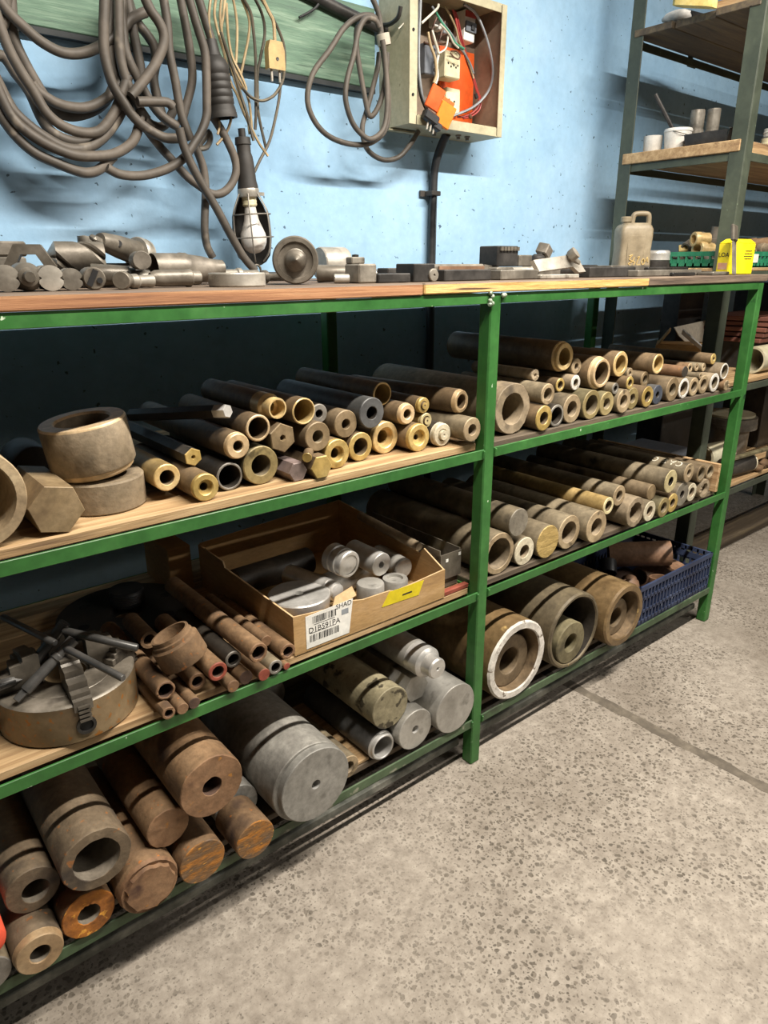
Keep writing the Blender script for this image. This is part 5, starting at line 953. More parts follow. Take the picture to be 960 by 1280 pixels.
# live centre
fc = Vector((-0.4354, .105, ZB+.0440)); fd = Vector((.50, .86, 0)).normalized()
t = thing('live_centre', 'large live centre with cone tip facing the camera', 'live centre', fc, 0, GT)
m = MB(); m.lathe([(0.0213, 0.0043), (0.0327, 0.0028), (0.0334, 0.0000), (0.0412, 0), (0.0433, 0.0028), (0.0440, 0.0085), (0.0440, 0.0213), (0.0412, 0.0256), (0.0401, 0.0270), (0.0401, 0.0298), (0.0426, 0.0327), (0.0426, 0.0440), (0.0369, 0.0497), (0, 0.0497)], fc, fd, 40); W(m, 'bearing_body', G['steelbr'], t)
m = MB(); m.lathe([(0, -0.0256), (0.0028, -0.0234), (0.0106, -0.0128), (0.0117, -0.0114), (0.0174, -0.0071), (0.0192, -0.0043), (0.0192, 0.0014), (0.0213, 0.0028), (0.0213, 0.0057), (0, 0.0057)], fc, fd, 26); W(m, 'cone_point', [G['steelbr']], t)
m = MB(); m.lathe([(0, 0.0497), (0.0241, 0.0497), (0.0241, 0.0604), (0.0170, 0.0639), (0.0128, 0.1207), (0, 0.1221)], fc, fd, 22); W(m, 'shank', G['steel'], t)
lying('bright_cylinder', 'short bright cylinder behind the live centre', 'cylinder', -0.1971, .375, -4, [(0, 0), (.036, 0), (.038, .003), (.038, .068), (.036, .072), (0, .072)], G['steellt'])
lying('toggle_pin', 'small shiny pin right of the live centre', 'pin', -0.3401, .115, -30, [(0, 0), (.011, 0), (.0125, .002), (.0125, .040), (.011, .043), (0, .043)], G['steellt'])
lying('clamp_lever', 'slanted clamp lever leaning low beside the live centre', 'lever', -0.3227, .20, -38, [(0, 0), (.017, 0), (.018, .003), (.016, .06), (.012, .07), (0, .071)], G['steelbr'])
# tool post block and flats
bx = -0.2838
t = thing('tool_block', 'grey tool block with small screw on top right of shiny pin', 'block', (bx, .10, ZB), 0, GT)
m = MB(); m.box((bx, .10, ZB+.0185), (.046, .05, .037), None, 0, .003); W(m, 'block_body', G['steel'], t)
m = MB(); m.box((bx-.004, .112, ZB+.0435), (.034, .022, .013), None, 0, .002); W(m, 'clamp_plate', G['steel'], t)
m = MB(); m.lathe([(0, 0), (.007, 0), (.007, .005), (0, .006)], (bx-.004, .112, ZB+.0495), (0, 0, 1), 8); W(m, 'screw_head', G['steeldk'], t)
for k, (pa, pb, y, d, h, z, mt, lab) in enumerate(((464, 504, .095, .05, .018, 0, 'steeldk', 'low dark flat bar right of the tool block'),
        (478, 507, .19, .04, .028, 0, 'steeldk', 'dark flat bar standing behind the low dark bar'),
        (548, 606, .10, .04, .024, 0, 'steeldk', 'dark rough bar in front of the long grey slide'),
        (617, 664, .10, .045, .022, 0, 'steel', 'rough grey bar right above the middle post'),
        (668, 716, .09, .04, .010, 0, 'steellt', 'thin bright strip under the tilted grey plate'),
        (727, 784, .13, .05, .026, 0, 'steeldk', 'dark rectangular bar right of the tilted grey plate'),
        (790, 869, .09, .035, .017, 0, 'steel', 'long slim grey bar in front of the jerrycan'),
        (838, 866, .035, .012, .010, 0, 'steeldk', 'thin dark strip along the long slim grey bar'),
        (752, 800, .22, .06, .030, 0, 'steel', 'grey flat bar just in front of the jerrycan base'),
        (800, 850, .20, .05, .024, 0, 'steeldk', 'dark flat bar below the grey jar'))):
    xa = [-0.2607,-0.1533,-0.0657,0.1154,0.2541,0.5044,0.6877,0.7987,0.7302,0.9080][k]
    xb = [-0.1737,-0.0842,0.0849,0.2539,0.4105,0.7262,1.0448,0.9264,0.9405,1.1517][k]
    m = MB(); m.box(((xa+xb)/2, y, ZB+z+h/2), (xb-xa, d, h), None, 0, .002); tag(W(m, 'flat_bar', G[mt], None), lab, 'bar', GT)
m = MB(); m.tube([(-0.1093+.0012*i, .28+.011*math.cos(i*PI/4), ZB+.0125+.011*math.sin(i*PI/4)) for i in range(81)], .0014, 5, 0, 1)
tag(W(m, 'coil_spring', G['steellt'], None, 60), 'thin coil spring behind the low dark flat bar', 'spring', GT)
x0 = -0.1303
m = MB(); m.box((x0, .105, ZB+.0185), (.062, .06, .037), None, 0, .002); tag(W(m, 'dark_block', G['steeldk'], None), 'square dark block in the middle of the bench top', 'block', GT)
lying('round_stud', 'small grey round stud right of the square dark block', 'stud', -0.1062, .07, 88, [(0, .002), (.003, .002), (.003, 0), (.012, 0), (.0135, .002), (.0135, .022), (0, .022)], G['steel'])
xa, xb = 0.0538, 0.2798
t = thing('machine_slide', 'long grey machine slide with rusty line at middle of bench top', 'slide', ((xa+xb)/2, .33, ZB), 0, GT)
m = MB(); m.box(((xa+xb)/2, .33, ZB+.018), (xb-xa, .10, .036), None, 0, .006); W(m, 'slide_body', G['steel'], t)
m = MB(); m.box(((xa+xb)/2+.02, .278, ZB+.026), (xb-xa-.06, .006, .010)); W(m, 'rusty_strip', G['pinkscale'], t)
m = MB(); m.prism([(0, 0), (.10, .010), (.10, .024), (0, .035)], .09, frame((xb, .375, ZB), (1, 0, 0), (0, -1, 0))); W(m, 'tapered_end', G['steel'], t)
# vise block cluster
vx = 0.3500
t = thing('vise_block', 'dark square vise block raised on a grey base above others', 'vise', (vx, .30, ZB), 0, GT)
m = MB(); m.box((vx+.03, .30, ZB+.014), (.17, .10, .028), None, 0, .004); W(m, 'base', G['steel'], t)
m = MB(); m.box((vx+.002, .30, ZB+.0555), (.085, .07, .053), None, 0, .003); W(m, 'fixed_jaw', G['steeldk'], t)
m = MB()
for k in range(6): m.box((vx-.028+.013*k, .263, ZB+.0745), (.010, .006, .010))
q_ = W(m, 'jaw_serration', G['steelbr'], t); q_['kind'] = 'stuff'
m = MB(); m.box((vx+.072, .29, ZB+.044), (.055, .06, .030), None, 0, .003); W(m, 'moving_jaw', G['steel'], t)
m = MB(); m.lathe([(0, 0), (.009, 0), (.009, .10), (.012, .105), (.012, .125), (0, .126)], (vx-.02, .232, ZB+.018), (1, .15, 0), 14); W(m, 'clamp_screw', G['steellt'], t)
ex = 0.4979
t = thing('swivel_holder', 'small swivel tool holder carrying a tilted square tip', 'holder', (ex+.08, .33, ZB), 0, GT)
m = MB(); m.box((ex+.08, .33, ZB+.019), (.11, .07, .038), rot3(0, 0, .1), 0, .005); W(m, 'holder_base', G['steel'], t)
m = MB(); m.lathe([(0, 0), (.022, 0), (.024, .006), (.020, .02), (.012, .026), (0, .026)], (ex+.06, .33, ZB+.037), (0, 0, 1), 14); W(m, 'swivel', G['steeldk'], t)
m = MB(); m.box((ex+.088, .33, ZB+.072), (.040, .036, .032), rot3(.2, .5, .3), 0, .003); W(m, 'square_tip', G['steelbr'], t)
m = MB(); m.box((ex+.072, .33, ZB+.057), (.016, .016, .026), rot3(0, .4, 0)); W(m, 'arm', G['steel'], t)
gx0, gx1 = 0.2889, 0.4911
t = thing('tilted_plate', 'pale grey plate with clamp foot leaning on bright strip', 'plate', ((gx0+gx1)/2, .12, ZB), 0, GT)
m = MB(); m.prism([(.012, 0), (gx1-gx0-.05, .004), (gx1-gx0-.03, -.012), (gx1-gx0, -.012), (gx1-gx0-.025, .034), (gx1-gx0-.05, .036), (0, .030)], .012, frame((gx0, .125, ZB+.0125), (1, 0, .05), (0, -.94, .34))); W(m, 'plate_body', G['steellt'], t)
m = MB(); m.lathe([(0, 0), (.014, 0), (.016, .004), (.016, .02), (0, .022)], (gx1-.06, .12, ZB+.052), (.2, -.6, .5), 12); m.box((gx1-.04, .125, ZB+.046), (.05, .02, .014), rot3(0, .4, 0), 0, .003); W(m, 'clamp_nut', G['steel'], t)
lying('oily_rod', 'dark oily rod lying behind the tilted grey plate', 'rod', 0.7225, .42, 0, [(0, 0), (.015, 0), (.016, .002), (.016, .26), (0, .262)], G['steeldk'])
# pale sheet scrap behind
m = MB(); m.box((1.1110-.035, .05, ZB+.005), (.12, .05, .010), rot3(0, 0, .06), 0, .002); tag(W(m, 'metal_strip', G['steel'], None), 'rough grey metal strip left of the yellow tin', 'strip', GT)

# ---------------------------------------------------------------- jerrycan, jar and yellow tin
ca_ = math.radians(-34)
jc = thing('jerrycan', 'dirty translucent plastic jerrycan with cap and moulded handle', 'jerrycan', (1.2236, .44, ZB), ca_)
m = MB(); hw, hd_, hh = .066, .046, .170
def rr4(w_, d_, z, r=.016, n=4):
    out = []
    for cx, cy, a0 in ((w_-r, d_-r, 0), (-w_+r, d_-r, PI/2), (-w_+r, -d_+r, PI), (w_-r, -d_+r, 1.5*PI)):
        for k in range(n+1): a = a0+PI/2*k/n; out.append((cx+r*math.cos(a), cy+r*math.sin(a), z))
    return out
def loft(m, rings, mi=0):
    n = len(rings[0]); vs = [p for r_ in rings for p in r_]; fs = [tuple(reversed(range(n))), tuple(range((len(rings)-1)*n, len(rings)*n))]
    for k in range(len(rings)-1):
        for i in range(n): j = (i+1) % n; fs.append((k*n+i, k*n+j, (k+1)*n+j, (k+1)*n+i))
    return m.add(vs, fs, mi)
loft(m, [rr4(hw-.004, hd_-.004, 0), rr4(hw, hd_, .006), rr4(hw, hd_, .04), rr4(hw-.002, hd_-.002, .09), rr4(hw, hd_, .14), rr4(hw, hd_, .175), rr4(hw-.006, hd_-.006, .19), rr4(hw-.02, hd_-.014, .200, .012)])
m.box((-.005, -hd_+.001, .09), (.07, .004, .12), None, 0, .0015)
m.v = [(x*.9, y*.9, z*.86) for x, y, z in m.v]; m.build('can_body', G['can'], jc, (0, 0, 0), None, 40)
m = MB(); m.lathe([(0, .196), (.016, .196), (.016, .204), (.021, .205), (.0215, .222), (.019, .225), (0, .225)], (-.036, 0, 0), (0, 0, 1), 18); m.v = [(x*.9, y*.9, z*.86) for x, y, z in m.v]; m.build('cap', G['can'], jc, (0, 0, 0))
m = MB(); m.tube([(-.012, 0, .195), (-.008, 0, .226), (.004, 0, .236), (.046, 0, .236), (.056, 0, .224), (.058, 0, .185)], .0105, 10, 0, 4); m.v = [(x*.9, y*.9, z*.86) for x, y, z in m.v]; m.build('handle', G['can'], jc, (0, 0, 0), None, 60)
for k, (pts) in enumerate(([(-.030, .07), (-.016, .075), (-.028, .058), (-.014, .050), (-.030, .040), (-.02, .034)], [(-.008, .066), (-.012, .05), (-.004, .046), (-.010, .034)], [(.004, .064), (.014, .068), (.006, .050), (.004, .036), (.018, .036)], [(.022, .046), (.030, .060), (.036, .046), (.030, .036), (.023, .046)], [(.04, .05), (.046, .066), (.05, .046)])):
    m = MB(); m.tube([(x, -hd_-.0022, z) for x, z in pts], .0020, 5, 0, 4); m.v = [(x*.9, y*.9, z*.86) for x, y, z in m.v]; m.build('scrawl_stroke', G['chalky'], jc, (0, 0, 0), None, 60)
jx = 1.4658
t = thing('jar', 'grey metal jar with clear upper rim right of the jerrycan', 'jar', (jx-.152, .39, ZB))
m = MB(); m.lathe([(0, 0), (.044, 0), (.046, .003), (.046, .046), (0, .046)], (jx-.152, .39, ZB), (0, 0, 1), 26); W(m, 'jar_body', G['steeldk'], t)
m = MB(); m.lathe([(.042, .0464), (.045, .047), (.044, .064), (.045, .068), (.043, .076), (.039, .08), (.034, .08), (.034, .050)], (jx-.152, .39, ZB), (0, 0, 1), 26); W(m, 'bright_lid', G['alubright'], t)
tx0, ty0 = 1.1529, .035
tin = thing('yellow_tin', 'bright yellow rectangular tin with dark print at bench end', 'tin', (tx0+.07, ty0+.03, ZB), math.radians(-8))
m = MB(); m.box((.006, -.005, .048), (.130, .045, .096), None, 0, .003); m.build('tin_body', G['tin'], tin, (0, 0, 0))
m = MB(); loft(m, [rr4(.065, .0225, .096, .003, 1), rr4(.050, .012, .108, .003, 1)]); m.v = [(x+.006, y-.005, z) for x, y, z in m.v]; m.build('tin_shoulder', G['tin'], tin, (0, 0, 0))
text_mesh('front_lettering', 'LOA', .019, G['inkdk'], tin, frame((-.0597, -.005, .060), (0, -1, 0), (-1, 0, 0)))
m = MB(); m.box((-.0594, -.005, .026), (.0008, .032, .020)); m.build('faded_patch', G['inkred'], tin, (0, 0, 0))
for k, (z, wd) in enumerate(((.072, .040), (.064, .046), (.056, .05), (.048, .04))):
    m = MB(); m.box((.036, -.0279, z), (wd*.9, .0006, .0020)); m.build('print_line', G['inkdk'], tin, (0, 0, 0))
# scraper leaning against the tin
s0 = Vector((1.0832+.030, .002, ZB+.001))
sp = thing('scraper', 'grey steel blade scraper with dark handle leaning on yellow tin', 'scraper', s0)
dd = Vector((.10, .20, 1)).normalized(); xx = Vector((1, .15, 0)); xx -= dd*dd.dot(xx); xx.normalize(); zz = dd.cross(xx)
BB = Matrix((xx, zz, dd)).transposed()
m = MB(); m.box(s0+dd*.052, (.034, .003, .104), BB, 0, .001); W(m, 'blade', G['steel'], sp)
m = MB(); m.box(s0+dd*.125, (.040, .012, .050), BB, 0, .004); W(m, 'scraper_handle', G['steelbr'], sp)

# ---------------------------------------------------------------- tall dark green rack standing right of the bench
RX, RY0, RY1, RL = 1.348, .140, .615, 1.75
tr = thing('tall_rack', 'tall dark green steel rack with wooden shelves right of the bench', 'rack', (RX, RY0, 0))
AW = .052
def angle_post(x, y, sx, sy):
    m = MB(); t_ = .005; h = 2.75
    m.box((x+sx*t_/2, y+sy*AW/2, h/2), (t_, AW, h), None, 0, .001); m.box((x+sx*(AW/2+.003), y+sy*t_/2, h/2), (AW-.006, t_, h), None, 0, .001); W(m, 'post', G['greendk'], tr)
for x, sx in ((RX, 1), (RX+RL, -1)):
    for y, sy in ((RY0, 1), (RY1, -1)): angle_post(x, y, sx, sy)
LV = [.405, .840, 1.262, 1.640, 2.050]
for li, z in enumerate(LV):
    for y in (RY0+.008, RY1-.008):
        m = MB(); m.box((RX+RL/2, y, z+.012), (RL-.012, .005, .026), None, 0, .001); W(m, 'long_beam', G['greendk'], tr)
    for x in (RX+.008, RX+RL-.008) if li != 4 else ():
        m = MB(); m.box((x, (RY0+RY1)/2, z+.012), (.005, RY1-RY0-.025, .026), None, 0, .001); W(m, 'end_beam', G['greendk'], tr)
    th = (.018, .018, .012, .036, .022)[li]; n = 1 if li == 3 else 3
    for k in range(n):
        wd = (RY1-RY0-.03)/n; y = RY0+.015+wd*(k+.5)
        x0 = RX-.004+(.014 if k == 1 else 0) if li in (3, 4) else RX+.012
        m = MB(); m.box((x0+(RL-.03)/2, y, z+.0255+th/2), (RL-.03, wd-.004, th), None, 0, .002); W(m, 'shelf_board', [G['wooddk'] if li == 4 else G['wood']], tr)
# diagonal gusset under the high shelf
m = MB(); m.prism([(0, 0), (.06, 0), (0, .07)], .004, frame((RX+.40, RY1-.004, LV[4]-.002), (1, 0, 0), (0, 1, 0))); m.v = [(x, y, 2*(LV[4]-.002)-z) for x, y, z in m.v]; W(m, 'gusset', G['greendk'], tr)
LT = [z+.0255+t+.0006 for z, t in zip(LV, (.018, .018, .012, .036, .022))]
# kick plate on the floor
m = MB(); m.box((RX+.06+RL/2, .33, .06), (RL-.1, .02, .12), None, 0, .002); tag(W(m, 'dark_plank', G['wooddk'], None), 'dark plank on edge on the floor under the tall rack', 'plank')

# level 2: cup, bucket with a brush, tray, pipes
def lt(name, label, cat, o, prof, mat, d=(0, 0, 1), n=22, group=None, ang=35):
    m = MB(); m.lathe(prof, o, d, n); return tag(W(m, name, mat, None, ang), label, cat, group)
lt('plastic_cup', 'white plastic cup at back end of the upper rack shelf', 'cup', (1.405, .515, LT[3]), [(0, 0), (.030, 0), (.031, .002), (.0335, .05), (.034, .055), (.032, .055), (.029, .004), (0, .004)], G['cup'])
bk_ = thing('small_bucket', 'grey white bucket with dark stick, beside the white cup', 'bucket', (1.425, .43, LT[3]))
m = MB(); m.lathe([(0, 0), (.040, 0), (.041, .003), (.047, .058), (.049, .06), (.049, .066), (.047, .07), (.046, .066), (.039, .005), (0, .005)], (1.425, .43, LT[3]), (0, 0, 1), 26); W(m, 'bucket_body', G['cup'], bk_)
m = MB(); m.tube([(1.378, .43, LT[3]+.062), (1.384, .395, LT[3]+.05), (1.425, .381, LT[3]+.044), (1.466, .395, LT[3]+.05), (1.472, .43, LT[3]+.062)], .0016, 5, 0, 4); W(m, 'bail', G['steel'], bk_, 60)
m = MB(); m.tube([(1.445, .42, LT[3]+.012), (1.405, .455, LT[3]+.09), (1.3650, 0.5018, 1.8861)], .0068, 8, 0, 1); tag(W(m, 'stick', G['steeldk'], None), 'dark thin stick leaning up out of the small bucket', 'stick')
t = thing('metal_tray', 'shallow dark metal tray on the upper rack shelf', 'tray', (1.45, .30, LT[3]))
m = MB(); tc = (1.45, .295, LT[3])
m.box((tc[0], tc[1], tc[2]+.002), (.15, .15, .004)); 
for sx in (-1, 1): m.box((tc[0]+sx*.077, tc[1], tc[2]+.02), (.003, .15, .04), rot3(0, sx*.2, 0))
for sy in (-1, 1): m.box((tc[0], tc[1]+sy*.077, tc[2]+.02), (.15, .003, .04), rot3(-sy*.2, 0, 0))
W(m, 'tray_body', G['steeldk'], t)
m = MB(); m.box((tc[0], tc[1]-.086, tc[2]+.041), (.17, .008, .003)); W(m, 'tray_lip', G['steel'], t)
for k, (x, y, r, h, mt, lab) in enumerate(((1.50, .405, .024, .135, 'steel', 'threaded grey pipe upright behind the metal tray'), (1.552, .372, .0225, .140, 'steel', 'upright pipe with collar next to the threaded grey pipe'))):
    pr = [(r*.75, 0), (r, 0), (r, .05), (r*1.12, .052), (r*1.12, .07), (r, .072)] + [(r*(1+.05*(i % 2)), .078+.006*i) for i in range(int((h-.08)/.006))] + [(r, h), (r*.75, h)]
    m = MB(); m.lathe(pr, (x, y, LT[3]), (0, 0, 1), 22, 0, None, 0, True); tag(W(m, 'metal_pipe', G[mt], None), lab, 'pipe', 'upright pipes on the rack')
for k, (x, y, r, h, mt) in enumerate(((1.705, .22, .034, .040, 'pvc'), (1.80, .25, .05, .055, 'steel'), (1.80, .25, .043, .03, 'cup'))):
    z = LT[3] + (.056 if k == 2 else 0)
    lt('metal_pot', ('small cream pot right of the rack post, upper shelf', 'wide grey pot right of the rack post, upper shelf', 'pale lid piece on top of the wide grey pot')[k], 'pot', (x, y, z), [(0, 0), (r*.95, 0), (r, .003), (r, h*.45), (r*1.05, h*.5), (r*1.05, h*.6), (r, h*.65), (r, h), (r*.9, h), (r*.88, .005), (0, .005)], G[mt])
# top level: foam slab, fluff, planks
fm = MB(); rr = random.Random(9)
fp = [(-.075, -.012), (-.06, -.026), (.05, -.028), (.07, -.018), (.078, 0), (.066, .020), (-.05, .024), (-.072, .012)]
fm.prism(fp, .026, frame((1.322, .365, LT[4]+.013), (0.0500, -0.9700, -0.2500), (0, 0, 1))); 
tag(W(fm, 'foam_slab', G['foam'], None), 'yellowed foam slab overhanging the highest rack shelf', 'foam')
m = MB(); rr = random.Random(4)
def blob(m, c, r, sq=(1, 1, 1), seed=1, n=12):
    q = random.Random(seed); jj = [[1+q.uniform(-.22, .22) for _ in range(n)] for _ in range(9)]
    pr = [(0, -r)] + [(r*math.cos(-PI/2+PI*k/8), r*math.sin(-PI/2+PI*k/8)) for k in range(1, 8)] + [(0, r)]
    st = len(m.v); m.lathe(pr, (0, 0, 0), (0, 0, 1), n, 0, lambda i, k: (jj[k][i], 0))
    m.v[st:] = [(c[0]+x*sq[0], c[1]+y*sq[1], c[2]+z*sq[2]) for x, y, z in m.v[st:]]
blob(m, (1.40, .47, LT[4]+.022), .034, (1, 1.4, .62), 2); tag(W(m, 'rag', G['tissue'], None, 80), 'crumpled grey rag behind the foam slab, highest shelf', 'rag')
m = MB(); m.box((1.415, .235, LT[4]+.012), (.10, .16, .022), rot3(0, 0, .1), 0, .003); tag(W(m, 'short_board', G['plank'], None), 'short pinkish board beside the foam slab, highest shelf', 'board')
m = MB(); m.lathe([(.028, 0), (.034, 0), (.034, .30), (.028, .30)], (1.50, .50, LT[4]+.0345), (1, -.15, 0), 20, 0, None, 0, True); tag(W(m, 'dark_tube', G['steeldk'], None), 'dark tube lying on the highest rack shelf', 'tube')

# bench-height level: green crate full of brass fittings
def crate(name, label, x0, x1, y0, y1, z, h, mat, ux, uy, rows, cat='crate', group=None):
    t = thing(name, label, cat, ((x0+x1)/2, (y0+y1)/2, z), 0, group); tk = .004
    m = MB(); m.box(((x0+x1)/2, (y0+y1)/2, z+.003), (x1-x0, y1-y0, .005)); W(m, 'crate_floor', mat, t)
    for a, b, c, n in ((Vector((x0, y0, 0)), Vector((x1, y0, 0)), Vector((0, 1, 0)), ux), (Vector((x0, y1, 0)), Vector((x1, y1, 0)), Vector((0, -1, 0)), ux), (Vector((x0, y0, 0)), Vector((x0, y1, 0)), Vector((1, 0, 0)), uy), (Vector((x1, y0, 0)), Vector((x1, y1, 0)), Vector((-1, 0, 0)), uy)):
        m = MB(); L = (b-a).length; mid = (a+b)/2; hor = abs(b.x-a.x) > abs(b.y-a.y)
        def bar(cen, ln, dz, tt): m.box(cen, (ln, tt, dz) if hor else (tt, ln, dz))
        bar(mid+c*tk/2+Vector((0, 0, z+.008)), L, .016, tk)
        bar(mid+c*.003+Vector((0, 0, z+h-.008)), L, .016, .008)
        for r_ in range(1, rows): bar(mid+c*tk/2+Vector((0, 0, z+h*r_/rows)), L, .010, tk)
        for k in range(n+1):
            p = a+(b-a)*((k+.0)/n); p = a+(b-a).normalized()*(.006+(L-.012)*k/n)
            bar(p+c*.0035+Vector((0, 0, z+h/2)), .007, h-.004, .007)
        # inner wall a little behind the ribs closes most of each opening
        for r_ in range(rows): bar(mid+c*(tk+.003)+Vector((0, 0, z+h*(r_+.30)/rows)), L-.02, h/rows*.45, .002)
        s = W(m, 'crate_side', mat, t)
    return t
crate('fitting_crate', 'low green plastic crate of brass fittings behind the yellow tin', 1.415, 1.80, .175, .46, LT[2], .056, G['gcrate'], 12, 9, 1)
m = MB(); m.box((1.62, .1735, LT[2]+.032), (.05, .0015, .03)); tag(W(m, 'crate_tag', G['label'], None), 'small white tag on the front of the green crate', 'tag')
rr = random.Random(11)
FG = 'brass fittings in the green crate'
for k, (px, py, y, r, L, d, mt, lab) in enumerate(((858, 313, .40, .026, .055, (.5, -.8, .1), 'f_brass', 'hexagon brass fitting nearest the jar in green crate'), (868, 303, .38, .022, .10, (1, -.2, .5), 'steelbr', 'dark pipe stub leaning in the green crate'),
        (876, 299, .32, .026, .06, (.9, -.5, .0), 'f_brasscut', 'pale brass coupling on top of the green crate'), (880, 312, .31, .030, .07, (1, -.3, -.05), 'f_brasscut', 'largest pale brass bush in the green crate'),
        (893, 296, .30, .020, .07, (0, -.1, 1), 'steelbr', 'upright brown fitting beside the rack post'), (934, 316, .25, .024, .05, (-.3, -1, 0), 'b_dusty', 'tan pipe end right of the scraper handle'),
        (948, 306, .28, .028, .08, (.3, -1, .1), 'b_rust', 'rusty pipe end at right of green crate'), (958, 312, .24, .026, .06, (-.2, -1, 0), 'b_dusty', 'grey elbow end at right picture edge in green crate'))):
    c = [(1.5339, 0.4000, 1.3628), (1.5490, 0.3800, 1.3913), (1.4807, 0.3200, 1.4000), (1.4957, 0.3100, 1.3638), (1.5408, 0.3000, 1.4088), (1.7159, 0.2500, 1.3530), (1.8665, 0.2800, 1.3845), (1.8534, 0.2400, 1.3656)][k]
    dv = Vector(d).normalized(); m = MB(); nn = 6 if k == 0 else 18
    m.lathe([(r*.62, 0), (r*.95, 0), (r, .003), (r, L*.4), (r*.88, L*.42), (r*.88, L), (r*.62, L)], Vector(c)-dv*L/2, dv, nn, 0, None, 0, True)
    tag(W(m, 'brass_fitting', G[mt], None), lab, 'fitting', FG)
m = MB(); rr = random.Random(5)
for k in range(60):
    r = rr.uniform(.012, .02); m.lathe([(0, 0), (r, 0), (r, .03), (0, .03)], (rr.uniform(1.46, 1.755), rr.uniform(.22, .415), LT[2]+.026+rr.uniform(0, .02)), (rr.uniform(-1, 1), rr.uniform(-1, 1), rr.uniform(-.2, .2)), 8)
o = W(m, 'small_fittings', G['steelbr'], None); tag(o, 'mass of small brown fittings filling the green crate', 'fittings'); o['kind'] = 'stuff'

# level .84: trays, tube, box corner
RB = LT[1]
t = thing('tray_stack', 'stack of red-brown trays behind the right bench post', 'trays', (2.12, .34, RB))
for k in range(5):
    m = MB(); m.box((2.12+.008*(k % 2), .36, RB+.123+.022*k), (.42, .26, .018), rot3(0, 0, .03*k), 0, .003); W(m, 'tray', G['redbrown'], t)
m = MB(); m.box((2.14, .40, RB+.056), (.36, .16, .112)); W(m, 'lower_box', G['steeldk'], t)
m = MB(); m.lathe([(.046, 0), (.054, 0), (.054, .30), (.046, .30)], (1.83, .215, RB+.0545), (1, .0, 0), 26, 0, None, 0, True); tag(W(m, 'white_pipe', G['pvc'], None), 'stained cream plastic pipe lying right of the bench post', 'pipe')
t = thing('carton', 'open pale carton corner seen behind the right bench post', 'carton', (1.62, .40, RB))
m = MB(); m.box((1.60, .40, RB+.062), (.16, .20, .124), rot3(0, 0, .5)); W(m, 'carton_body', G['card'], t)
m = MB(); m.box((1.50, .31, RB+.150), (.14, .005, .10), rot3(-.9, .2, .5)); W(m, 'white_flap', G['tissue'], t)
m = MB(); m.box((1.55, .46, RB+.145), (.16, .006, .08), rot3(.6, 0, .5)); W(m, 'back_flap', G['card'], t)
# sheet of pale board drooping behind the tubes
sp0 = [(1.5907, 0.4400, 1.0696), (2.0383, 0.5000, 1.0801), (2.1793, 0.5000, 0.9201), (1.9143, 0.4600, 0.9193), (1.7152, 0.4300, 0.9880), (1.6195, 0.4300, 1.0335)]
m = MB(); v0 = [Vector(p) for p in sp0]; nrm = Vector((.35, -.9, .2)).normalized()
m.add(v0+[p-nrm*.003 for p in v0], [tuple(range(6)), tuple(reversed(range(6, 12)))] + [(i, i+6, (i+1) % 6+6, (i+1) % 6) for i in range(6)])
tag(W(m, 'pale_sheet', G['paper'], None), 'pale curved sheet of board drooping behind the right end tubes', 'sheet')
# level .405: flanged drum, pipes, bars
RA = LT[0]
t = thing('flanged_drum', 'grey flanged drum on lower shelf right of the bench', 'drum', (2.17, .34, RA))
m = MB(); m.lathe([(0, 0), (.10, 0), (.10, .12), (.13, .122), (.13, .150), (.128, .152), (.128, .175), (0, .178)], (2.20, .44, RA), (0, 0, 1), 32); W(m, 'drum_body', G['steel'], t)
m = MB(); m.lathe([(0, .178), (.115, .178), (.115, .19), (0, .192)], (2.20, .44, RA), (0, 0, 1), 30); W(m, 'drum_lid', G['pvc'], t)
m = MB(); m.lathe([(.044, 0), (.055, 0), (.055, .16), (.044, .16)], (1.80, .345, RA+.0555), (1, -.15, 0), 26, 0, None, 0, True); tag(W(m, 'pipe_elbow', G['pvc'], None), 'cream plastic pipe sleeve in front of the flanged drum', 'pipe')
m = MB(); m.lathe([(0, 0), (.042, 0), (.044, .003), (.044, .17), (.040, .175), (0, .175)], (1.74, .215, RA+.0445), (1, -.10, 0), 24); tag(W(m, 'round_billet', G['b_dark'], None), 'dark billet with pale end on lower shelf beyond bench', 'billet')
m = MB(); m.lathe([(0, 0), (.041, 0), (.043, .004), (.041, .006), (0, .007)], (1.916, .197, RA+.0445), (1, -.10, 0), 24); tag(W(m, 'pale_disc', G['f_pale'], None), 'pale disc against the end of the dark billet', 'disc')
m = MB(); m.box((1.95, .168, RA+.095), (.50, .022, .014), rot3(0, .03, 0), 0, .003); tag(W(m, 'square_rail', G['b_olive'], None), 'olive square rail crossing in front of the cream pipe sleeve', 'rail')
m = MB(); m.box((1.60, .20, RA+.042), (.10, .08, .084), None, 0, .003); tag(W(m, 'rail_support', G['b_dark'], None), 'dark block holding up the olive square rail', 'block')
m = MB(); m.box((2.17, .195, RA+.042), (.05, .05, .084), None, 0, .003); tag(W(m, 'rail_support', G['b_dark'], None), 'rusty dark block under the far end of olive rail', 'block')
for k, (x, y, s) in enumerate(((1.95, .165, .02), (2.03, .18, .026), (2.08, .16, .02))):
    m = MB(); blob(m, (x, y, RA+s*.85), s, (1.3, 1, .8), k+20, 10); tag(W(m, 'rusty_lump', G['b_rust'], None, 50), ('leftmost', 'middle', 'rightmost')[k]+' small rusty lump below the olive square rail', 'lump', 'rusty lumps on the lower rack shelf')
m = MB(); m.box((1.52, .42, RA+.07), (.16, .22, .14), None, 0, .002); tag(W(m, 'dark_box', G['socketgrey'], None), 'dark grey box behind the right bench post, lower rack shelf', 'box')
m = MB(); m.box((1.62, .30, RB-.17), (.30, .20, .02), rot3(0, 0, .15), 0, .002)

